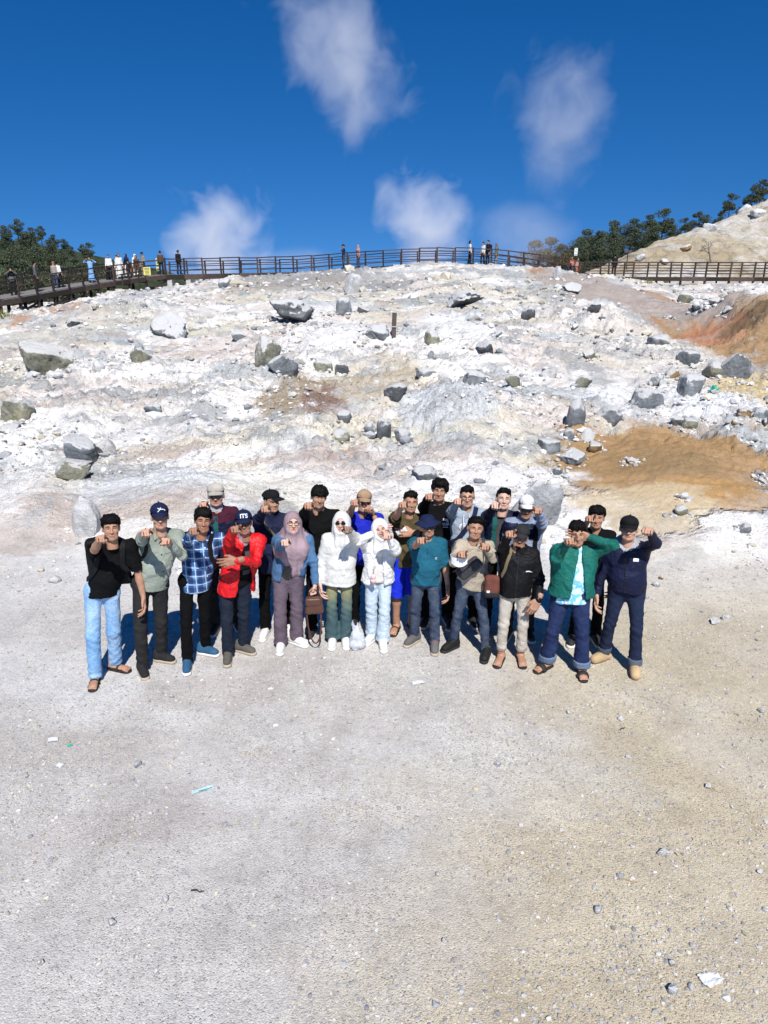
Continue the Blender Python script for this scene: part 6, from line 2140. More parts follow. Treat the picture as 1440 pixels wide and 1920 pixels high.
    if gl and lod == 0:
        go = None
        for sg in (-1, 1):
            if gl == 'sun':
                v, f = ICO[2]
                v = v * A(0.027, 0.008, 0.021) + A(sg * 0.031, -0.096 + 0.004, 0.004)
                o = obj_np('lens', place(v, MH), f, MATS['lens_dark'], root)
            else:
                a = np.linspace(0, 2 * math.pi, 17)
                mb = MB(); mb.tube(np.stack([sg * 0.031 + 0.025 * np.cos(a), np.full(17, -0.097), 0.003 + 0.019 * np.sin(a)], 1), 0.0026, 5, False)
                v, f = mb.data(); obj_np('eyeglass_rim', place(v, MH), f, MATS['frame_dark'], root)
            mb = MB(); mb.tube([(sg * 0.056, -0.093, 0.006), (sg * 0.074, -0.05, 0.008), (sg * 0.079, 0.01, 0.008)], 0.0032, 5)
            v, f = mb.data(); obj_np('temple_arm', place(v * sc, MH), f, MATS['frame_dark'], root)
        mb = MB(); mb.tube([(-0.008, -0.100, 0.006), (0.008, -0.100, 0.006)], 0.003, 5)
        v, f = mb.data(); obj_np('bridge', place(v, MH), f, MATS['frame_dark'], root)
    if S.get('gaiter') and lod == 0:
        G_ = Field(neck + A(-.13, -.14, -.08), neck + A(.13, .13, .14), 0.0095)
        G_.cone(neck + A(0, 0.005, -0.03), neck + A(0, -0.012, 0.062), 0.078, 0.068, 0.01)
        G_.cone(neck + A(0, 0, 0.085), neck + A(0, -0.01, 0.16), 0.055, 0.085, 0.006, op='s')
        V, F, N = G_.mesh()
        obj_np('neck_gaiter', folds(V, N, 0.005, 4, 1.6), F, MATS[S['gaiter']], root)
    info = dict(root=root, g=g, s=s, arms=arms, legs=legs, neck=neck, chest=chest, pel=pel, hc=hc, MH=MH, sh=sh, gar=garments, Ri=Ri, loc=loc, yaw=yaw, hemz=hemz, body=(BV, BF))
    if 'extra' in S: S['extra'](info)
    return info

# ---------------------------------------------------------------- the group
fabric('black_cotton', (0.0055, 0.0055, 0.006), spec=0.1); fabric('black_nylon', (0.006, 0.006, 0.007), 0.6, 0.4, spec=0.2); fabric('black_trouser', (0.0045, 0.0045, 0.005), spec=0.1); fabric('charcoal', (0.022, 0.021, 0.022))
fabric('sage', (0.27, 0.30, 0.25)); fabric('navy', (0.010, 0.014, 0.045), 0.75); fabric('navy_nylon', (0.007, 0.010, 0.036), 0.55, 0.45, spec=0.22); fabric('maroon', (0.06, 0.010, 0.025)); fabric('teal_lining', (0.012, 0.09, 0.085))
fabric('red_nylon', (0.62, 0.008, 0.012), 0.5, 0.5, spec=0.35); fabric('darknavy_trouser', (0.012, 0.018, 0.032)); fabric('denim_jacket', (0.075, 0.16, 0.29), 0.85); fabric('mauve', (0.33, 0.235, 0.26), 0.8, 0.3); fabric('mauve_trouser', (0.135, 0.10, 0.125))
fabric('cream_puffer', (0.66, 0.645, 0.60), 0.6, 0.35, var=0.05); fabric('white_scarf', (0.70, 0.69, 0.67), 0.8, 0.3, var=0.05); fabric('white_fleece', (0.78, 0.775, 0.76), 0.95, 0.8, 90, 0.05)
fabric('royal_blue', (0.012, 0.022, 0.42)); fabric('royal_blue_shorts', (0.010, 0.03, 0.60), 0.7); fabric('brown_tee', (0.085, 0.065, 0.028)); fabric('teal_polo', (0.012, 0.10, 0.155)); fabric('hoodie_grey', (0.30, 0.36, 0.43))
fabric('khaki', (0.40, 0.34, 0.26)); fabric('beige_chino', (0.50, 0.455, 0.385)); fabric('greyblue_jacket', (0.26, 0.31, 0.42), 0.6); fabric('green_jacket', (0.010, 0.135, 0.105), 0.6, 0.5); fabric('dark_teal_sleeve', (0.008, 0.06, 0.055), 0.6)
fabric('grey_tee', (0.06, 0.055, 0.06)); fabric('grey_hood', (0.36, 0.37, 0.38)); fabric('cap_beige', (0.46, 0.42, 0.36)); fabric('cap_tan', (0.38, 0.25, 0.15)); fabric('cap_navy', (0.010, 0.016, 0.055)); fabric('cap_black', (0.008, 0.008, 0.009)); fabric('cap_white', (0.75, 0.74, 0.72)); fabric('cap_grey', (0.028, 0.028, 0.03))
fabric('bag_grey', (0.05, 0.05, 0.055), 0.6); fabric('bag_rust', (0.16, 0.055, 0.04)); fabric('gaiter_white', (0.60, 0.58, 0.60)); fabric('gaiter_pink', (0.42, 0.30, 0.34)); fabric('glove', (0.52, 0.44, 0.46)); fabric('tan_foam', (0.50, 0.36, 0.20), 0.7, 0.1)
fabric('sneaker_white', (0.74, 0.72, 0.70), 0.6, 0.15); fabric('sneaker_blue', (0.03, 0.10, 0.19)); fabric('sneaker_grey', (0.13, 0.125, 0.12)); fabric('sneaker_taupe', (0.11, 0.10, 0.085)); fabric('boot_black', (0.014, 0.014, 0.013), 0.6)
denim('jeans_light', (0.20, 0.38, 0.62), (0.46, 0.60, 0.76)); denim('jeans_pale', (0.50, 0.60, 0.68), (0.62, 0.70, 0.76)); denim('jeans_grey', (0.035, 0.05, 0.085), (0.11, 0.14, 0.19)); denim('jeans_dark', (0.010, 0.016, 0.042), (0.022, 0.035, 0.075)); denim('jeans_blue', (0.012, 0.022, 0.075), (0.03, 0.05, 0.13)); denim('cuff_blue', (0.12, 0.17, 0.26), (0.2, 0.26, 0.35)); denim('cuff_grey', (0.08, 0.10, 0.13), (0.14, 0.16, 0.2))

def wl(info, p):
    return info['g'] + rotz(info['yaw']) @ np.asarray(p, float)
def hung(info, name, label, cat):
    return tag(empty(name, info['g'], info['yaw']), label, cat)
def pouch(root, name, c, size, mat, r=0.03, rot=None, taper=0.0):
    v, f, n = rbox(size, r, 0.012, taper)
    v = folds(v, n, 0.003, 7, 1.4)
    if rot is not None: v = v @ np.asarray(rot).T
    return obj_np(name, v + np.asarray(c, float), f, MATS[mat], root)
def loose_strap(root, name, pts, w, mat):
    mb = MB(); mb.tube(pts, w / 2, 6, True, 0.35)
    return mb.build(name, MATS[mat], root, True)
def chest_mark(info, text, size, dx, dz, mat, bold=True, nm='lettering', gar='top', par=None):
    v, f = text_mesh(text, size, bold)
    n = info['neck']
    return decal(nm, info['gar'][gar], v, f, (n[0] + dx, 0, n[2] + dz), (1, 0, 0), MATS[mat], par or info['root'])
def chest_patch(info, w, h, dx, dz, mat, nm='badge', gar='top', rot=0.0, eps=0.004):
    v, q = grid_rect(w, h, 3, 3)
    if rot:
        c, s_ = math.cos(rot), math.sin(rot); v = v @ np.array([[c, -s_], [s_, c]]).T
    n = info['neck']
    return decal(nm, info['gar'][gar], v, q, (n[0] + dx, 0, n[2] + dz), (1, 0, 0), MATS[mat], info['root'], eps)
def strokes(segs, w):
    V, Q = [], []
    for (x0, y0, x1, y1) in segs:
        d = np.array([x1 - x0, y1 - y0]); L = np.linalg.norm(d); d = d / L; n_ = np.array([-d[1], d[0]]) * w / 2
        a, b = np.array([x0, y0]), np.array([x1, y1])
        for k in range(3):
            p, q = a + (b - a) * k / 3, a + (b - a) * (k + 1) / 3
            i = len(V); V += [p - n_, q - n_, q + n_, p + n_]; Q.append((i, i + 1, i + 2, i + 3))
    return np.array(V), np.array(Q)
def marks(info, segs, w, dx, dz, mat, nm='printed_mark', gar='top'):
    v, q = strokes(segs, w)
    n = info['neck']
    return decal(nm, info['gar'][gar], v, q, (n[0] + dx, 0, n[2] + dz), (1, 0, 0), MATS[mat], info['root'])
def ring_mark(info, r, dx, dz, mat, w=0.008, a0=0.0, a1=6.28):
    a = np.linspace(a0, a1, 17)
    marks(info, [(r * math.cos(p), r * math.sin(p), r * math.cos(q), r * math.sin(q)) for p, q in zip(a[:-1], a[1:])], w, dx, dz, mat)
def buttons(info, dx, dzs, mat='frame_dark', gar='top'):
    for dz in dzs: chest_patch(info, 0.012, 0.012, dx, dz, mat, 'button', gar)
def placket(info, dx, dz0, dz1, w=0.03, mat='sage'):
    chest_patch(info, w, dz0 - dz1, dx, (dz0 + dz1) / 2, mat, 'placket')
def watch(info, sd):
    a = info['arms'][sd]
    d = a[2] - a[1]; d /= np.linalg.norm(d)
    c = a[2] - d * 0.015
    mb = MB(); mb.tube([c - d * 0.012, c + d * 0.012], 0.034, 12, False)
    mb.build('wristwatch', MATS['frame_dark'], info['root'], True)

def x_p1(i):
    b = hung(i, 'backpack', 'black backpack worn by the leftmost man, seen beside his arm', 'backpack')
    pouch(b, 'pack', i['chest'] + A(-0.07, 0.20, -0.10), (0.33, 0.15, 0.46), 'black_nylon', 0.05)
    strap('shoulder_strap', i['gar']['top'], [i['sh']['L'] + A(0.07, 0.08, 0.08), i['sh']['L'] + A(0.06, -0.1, 0.02), i['chest'] + A(-0.15, -0.15, -0.06), i['chest'] + A(-0.2, -0.02, -0.2)], 0.045, 'black_nylon', b)
    strap('shoulder_strap', i['gar']['top'], [i['sh']['R'] + A(-0.06, 0.08, 0.08), i['sh']['R'] + A(-0.07, -0.1, 0.02), i['chest'] + A(0.12, -0.15, -0.08), i['chest'] + A(0.17, -0.02, -0.2)], 0.045, 'black_nylon', b)
def x_p2(i):
    b = hung(i, 'sling_bag', 'black sling bag hanging beside the man in the sage shirt', 'bag')
    c = i['pel'] + A(-0.245, -0.02, 0.16)
    p = pouch(b, 'pouch', c, (0.17, 0.11, 0.26), 'black_nylon', 0.03)
    pouch(p, 'flap', c + A(0, -0.045, 0.06), (0.16, 0.04, 0.10), 'black_cotton', 0.015)
    t_ = i['sh']['L']
    loose_strap(b, 'strap', [c + A(-0.06, 0, 0.12), (c + t_) / 2 + A(-0.06, 0.0, 0), t_ + A(0.04, 0.02, 0.085)], 0.035, 'black_nylon')
    strap('strap', i['gar']['top'], [t_ + A(0.05, 0.0, 0.08), t_ + A(0.06, -0.12, 0.0), i['chest'] + A(-0.14, -0.15, -0.06), c + A(0.07, -0.05, 0.12)], 0.035, 'black_nylon', b)
    buttons(i, 0.0, (-0.10, -0.19, -0.28, -0.37))
    chest_patch(i, 0.10, 0.11, 0.085, -0.13, 'sage', 'pocket', eps=0.007)
def x_p3(i):
    b = hung(i, 'backpack', 'black backpack worn by the man in the plaid shirt', 'backpack')
    pouch(b, 'pack', i['chest'] + A(-0.05, 0.19, -0.10), (0.34, 0.13, 0.42), 'black_nylon', 0.05)
    strap('shoulder_strap', i['gar']['top'], [i['sh']['R'] + A(-0.07, 0.06, 0.08), i['sh']['R'] + A(-0.08, -0.12, 0.0), i['chest'] + A(0.10, -0.15, -0.06), i['chest'] + A(0.18, -0.03, -0.24)], 0.045, 'black_nylon', b)
    buttons(i, 0.015, (-0.10, -0.2, -0.3, -0.4), 'print_white')
def x_p4(i):
    chest_patch(i, 0.05, 0.36, -0.02, -0.22, 'teal_lining', 'lining_panel')
def x_p5(i):
    chest_patch(i, 0.10, 0.05, 0.02, -0.34, 'grey_tee', 'printed_mark', 'inner')
    chest_patch(i, 0.06, 0.10, 0.035, -0.17, 'grey_tee', 'printed_mark', 'inner')
def x_p6(i):
    b = hung(i, 'shoulder_bag_strap', 'tan bag strap across the chest of the man with sideways black cap', 'strap')
    strap('strap', i['gar']['top'], [i['sh']['L'] + A(0.05, -0.02, 0.09), i['chest'] + A(-0.05, -0.17, 0.06), i['chest'] + A(0.10, -0.16, -0.12), i['pel'] + A(0.18, -0.06, 0.1)], 0.028, 'strap_olive', b)
def x_p7(i):
    w = i['arms']['R'][2]
    b = hung(i, 'handbag', 'brown leather handbag with long loose strap in the hand of woman in mauve', 'handbag')
    c = w + A(-0.015, -0.03, -0.235)
    p = pouch(b, 'bag_body', c, (0.19, 0.09, 0.20), 'leather_brown', 0.035, taper=0.12)
    pouch(p, 'flap', c + A(-0.01, -0.03, 0.05), (0.17, 0.05, 0.09), 'leather_brown', 0.02)
    a = np.linspace(0, math.pi, 9)
    for y in (-0.03, 0.03):
        loose_strap(b, 'handle', np.stack([c[0] + 0.06 * np.cos(a), np.full(9, c[1] + y), c[2] + 0.09 + 0.10 * np.sin(a)], 1), 0.016, 'leather_brown')
    for q, (dx, lo_) in enumerate(((-0.07, -0.50), (-0.02, -0.52))):
        pass
    tt = np.linspace(0, 1, 13)
    loose_strap(b, 'shoulder_strap', np.stack([c[0] - 0.08 + 0.13 * np.sin(tt * math.pi) * (tt - 0.4), np.full(13, c[1] - 0.02), c[2] - 0.02 - 0.42 * np.sin(tt * math.pi)], 1) + np.outer(tt, A(0.14, 0, 0)), 0.018, 'leather_brown')
def x_p9(i):
    buttons(i, 0.02, (-0.14, -0.34), 'frame_dark')
    chest_patch(i, 0.035, 0.50, 0.015, -0.30, 'cream_puffer', 'placket', eps=0.009)
    w = i['legs']['R'][2]
    f = hit(670, 1219)
    b = tag(empty('plastic_bag', f), 'translucent white plastic carrier bag on the ground between the two women in white', 'bag')
    F_ = Field((-0.14, -0.11, 0), (0.14, 0.11, 0.40), 0.011)
    F_.cone((0, 0, 0.075), (0, 0, 0.13), 0.095, 0.075, 0.02, (1.05, .8, 1)); F_.cone((0, 0, 0.13), (-0.015, 0, 0.25), 0.072, 0.022, 0.03, (1, .7, 1))
    F_.cone((-0.03, 0, 0.22), (-0.045, 0, 0.33), 0.02, 0.010, 0.01); F_.cone((0.01, 0, 0.22), (0.005, 0, 0.31), 0.018, 0.010, 0.01)
    F_.cut(lambda X, Y, Z: 0.004 - Z)
    v, f_, n = F_.mesh()
    obj_np('bag_film', folds(v, n, 0.010, 3, 2.2), f_, MATS['clear_plastic'], b)
    F_ = Field((-0.09, -0.08, 0), (0.09, 0.08, 0.14), 0.011)
    F_.ell((-0.02, 0, 0.05), (0.05, 0.045, 0.045), 0.01); F_.ell((0.035, 0.01, 0.045), (0.04, 0.04, 0.04), 0.01)
    v, f_, n = F_.mesh()
    obj_np('contents', v, f_, MATS['sneaker_white'], b)
def x_p11(i):
    b = hung(i, 'phone_charm', 'pink plush charm dangling at the waist of the woman in white fleece', 'charm')
    c = i['pel'] + A(-0.05, -0.185, 0.10)
    F_ = Field((-0.05, -0.05, -0.09), (0.05, 0.05, 0.06), 0.008)
    F_.ell((0, 0, 0), (0.026, 0.022, 0.026), 0.01); F_.ell((0, 0, -0.045), (0.022, 0.02, 0.028), 0.01)
    for s_ in (-1, 1): F_.ell((s_ * 0.018, 0, 0.028), (0.009, 0.008, 0.014), 0.006); F_.ell((s_ * 0.024, 0, -0.04), (0.010, 0.009, 0.014), 0.006)
    v, f, n = F_.mesh()
    obj_np('plush_figure', v + c, f, MATS['pink_charm'], b)
    loose_strap(b, 'cord', [c + A(0, 0, 0.03), c + A(0.01, 0.0, 0.12), c + A(0.02, 0.02, 0.2)], 0.006, 'pink_charm')
    chest_patch(i, 0.13, 0.10, 0.07, -0.40, 'cream_puffer', 'pocket', 'inner')
def x_p12(i):
    watch(i, 'R')
    chest_patch(i, 0.022, 0.035, 0.075, -0.14, 'print_yellow', 'printed_mark')
    b = hung(i, 'phone', 'pale phone held across the chest of the man in the brown shirt', 'phone')
    w = i['arms']['R'][2] + A(-0.12, -0.02, 0.02)
    v, f, n = rbox((0.065, 0.012, 0.12), 0.005, 0.008)
    Rm = rot_zxy(0.2, 0.2, 1.1)
    obj_np('phone_body', v @ Rm.T + w, f, MATS['sole_white'], b)
def x_p13(i):
    for k, (t_, dz) in enumerate((('MAKE', -0.155), ('TIME', -0.190), ('GOOD', -0.225))):
        pass
    marks(i, [(-0.030, 0.032, 0.022, 0.028), (-0.034, 0.020, 0.026, 0.014), (0.006, 0.006, 0.030, 0.004)], 0.013, 0.074, -0.165, 'print_white')
    marks(i, [(-0.040, -0.016, -0.010, -0.012), (-0.034, -0.030, -0.006, -0.030), (0.002, -0.010, 0.004, -0.040), (0.016, -0.010, 0.018, -0.040), (0.028, -0.008, 0.028, -0.038)], 0.010, 0.074, -0.165, 'print_white')
    marks(i, [(-0.034, -0.056, 0.024, -0.058)], 0.010, 0.074, -0.165, 'print_white')
def x_p14(i):
    a = np.linspace(0.6, 5.7, 13)
    v = np.concatenate([np.stack([0.012 * np.cos(a), 0.012 * np.sin(a)], 1), np.stack([0.007 * np.cos(a), 0.007 * np.sin(a)], 1)])
    q = [(k, k + 1, 14 + k, 13 + k) for k in range(12)]
    n = i['neck']
    decal('emblem', i['gar']['top'], v, np.array(q), (n[0] + 0.09, 0, n[2] - 0.16), (1, 0, 0), MATS['print_white'], i['root'])
    buttons(i, 0.0, (-0.06, -0.11))
def x_p15(i):
    n = i['neck']
    ring_mark(i, 0.040, -0.03, -0.15, 'print_white', 0.010, 1.2, 5.4); ring_mark(i, 0.020, -0.022, -0.15, 'print_white', 0.008)
    marks(i, [(0.0, 0.02, 0.05, 0.012), (0.006, -0.02, 0.04, -0.012), (0.015, 0.0, 0.03, -0.008)], 0.008, -0.005, -0.15, 'print_white')
    for s_ in (-1, 1):
        mb = MB(); mb.tube([n + A(s_ * 0.03, -0.085, -0.01), n + A(s_ * 0.035, -0.135, -0.07), n + A(s_ * 0.04, -0.150, -0.15)], 0.004, 5); mb.build('drawstring', MATS['print_white'], i['root'], True)
    b = hung(i, 'bag_strap', 'navy and olive bag strap worn across the grey hoodie', 'strap')
    strap('strap', i['gar']['top'], [i['sh']['R'] + A(-0.06, -0.02, 0.09), i['chest'] + A(0.06, -0.17, 0.04), i['chest'] + A(-0.10, -0.17, -0.14), i['pel'] + A(-0.2, -0.05, 0.12)], 0.05, 'navy', b)
def x_p16(i):
    b = hung(i, 'waist_bag', 'dark grey belt bag slung across the chest of the khaki shirt', 'bag')
    c = i['chest'] + A(-0.045, -0.165, -0.10)
    Rm = rot_zxy(0, 0, -0.75)
    p = pouch(b, 'pouch', c, (0.27, 0.08, 0.135), 'bag_grey', 0.03, Rm)
    strap('strap', i['gar']['top'], [c + A(0.1, -0.02, 0.09), i['chest'] + A(0.10, -0.15, 0.06), i['sh']['R'] + A(-0.06, -0.06, 0.06), i['sh']['R'] + A(-0.06, 0.04, 0.07)], 0.035, 'bag_grey', b)
    strap('strap', i['gar']['top'], [c + A(-0.1, -0.02, -0.09), i['pel'] + A(-0.16, -0.08, 0.14), i['pel'] + A(-0.2, 0.0, 0.16)], 0.03, 'bag_grey', b)
    mb = MB(); mb.beam(c + Rm @ A(-0.12, -0.053, 0.03), c + Rm @ A(0.12, -0.053, 0.03), 0.006, 0.006); mb.build('zip', MATS['frame_dark'], p)
    m = hung(i, 'face_mask', 'white face mask hanging from the wrist of the man in the khaki shirt', 'mask')
    w = i['arms']['L'][2] + A(-0.01, -0.03, -0.06)
    u, vq = np.meshgrid(np.linspace(-1, 1, 9), np.linspace(-1, 1, 7))
    V = np.stack([0.075 * u.ravel(), -0.035 * (1 - u.ravel() ** 2), 0.045 * vq.ravel() * (1 - 0.25 * u.ravel() ** 2) + 0.012 * u.ravel() ** 2], 1)
    n = np.arange(63).reshape(7, 9)
    q = np.stack([n[:-1, :-1], n[:-1, 1:], n[1:, 1:], n[1:, :-1]], -1).reshape(-1, 4)
    V2 = np.concatenate([V, V + A(0, 0.004, 0)])
    obj_np('mask_cup', V2 + w, np.concatenate([q, q[:, ::-1] + 63]), MATS['print_white'], m)
    for s_ in (-1, 1):
        loose_strap(m, 'ear_loop', [w + A(s_ * 0.07, 0, 0.03), w + A(s_ * 0.085, 0.02, 0.06), w + A(s_ * 0.05, 0.03, 0.075)], 0.005, 'print_white')
    buttons(i, 0.01, (-0.32, -0.40), 'khaki')
    watch(i, 'R')
def x_p17(i):
    chest_patch(i, 0.03, 0.035, 0.06, -0.13, 'print_blue', 'badge', 'inner')
def x_p19(i):
    b = hung(i, 'sling_bag', 'rust brown sling bag on an olive strap beside the man in black', 'bag')
    c = i['pel'] + A(-0.235, -0.07, 0.07)
    p = pouch(b, 'pouch', c, (0.155, 0.085, 0.235), 'bag_rust', 0.045)
    pouch(p, 'bottom_panel', c + A(0, -0.006, -0.085), (0.162, 0.09, 0.08), 'charcoal', 0.035)
    chest_q = MB(); chest_q.box(c + A(-0.035, -0.046, -0.045), (0.03, 0.006, 0.022)); chest_q.build('tag', MATS['print_white'], p)
    strap('strap', i['gar']['top'], [c + A(0.05, -0.03, 0.12), i['chest'] + A(-0.14, -0.13, -0.06), i['sh']['L'] + A(0.06, -0.07, 0.06), i['sh']['L'] + A(0.08, 0.05, 0.08)], 0.03, 'strap_olive', b)
    marks(i, [(-0.028, 0.004, 0.0, 0.003), (0.0, 0.003, 0.020, -0.005)], 0.011, 0.10, -0.17, 'print_white'); marks(i, [(0.026, -0.011, 0.034, -0.012)], 0.009, 0.10, -0.17, 'print_white')
    watch(i, 'R')
def x_p20(i):
    pass
def x_p22(i):
    chest_patch(i, 0.05, 0.032, 0.085, -0.11, 'print_white', 'badge'); marks(i, [(-0.014, -0.007, -0.004, -0.007), (0.002, -0.007, 0.014, -0.006), (-0.010, 0.004, -0.004, 0.005)], 0.004, 0.085, -0.11, 'print_blue')
def x_p18(i):
    b = hung(i, 'bag_strap', 'black bag strap on the shoulder of the white capped man', 'strap')
    strap('strap', i['gar']['top'], [i['sh']['R'] + A(-0.05, 0.03, 0.09), i['sh']['R'] + A(-0.04, -0.12, -0.02), i['chest'] + A(0.13, -0.15, -0.1), i['pel'] + A(0.17, -0.08, 0.15)], 0.045, 'black_nylon', b)

yoke = lambda fc, nk, arms, pel: (fc[:, 2] > nk[2] - 0.15 + 0.10 * np.abs(np.abs(fc[:, 0] - nk[0]) - 0.10)) & (fc[:, 0] < nk[0] + 0.12) & (fc[:, 2] < nk[2] - 0.0)
collar_m = lambda fc, nk, arms, pel: (np.linalg.norm((fc - nk - A(0.03, -0.02, -0.03)) * A(0.8, 1, 1.6), axis=1) < 0.15) & (fc[:, 0] > nk[0] - 0.06)
sleeves = lambda fc, nk, arms, pel: (np.abs(fc[:, 0] - nk[0]) > 0.195) & (fc[:, 2] > pel[2] + 0.10)
def vest_hood(fc, nk, arms, pel):
    return (np.linalg.norm((fc - nk - A(0, 0.03, 0.0)) * A(1, 1, 1.0), axis=1) < 0.125) & (fc[:, 2] > nk[2] - 0.05)

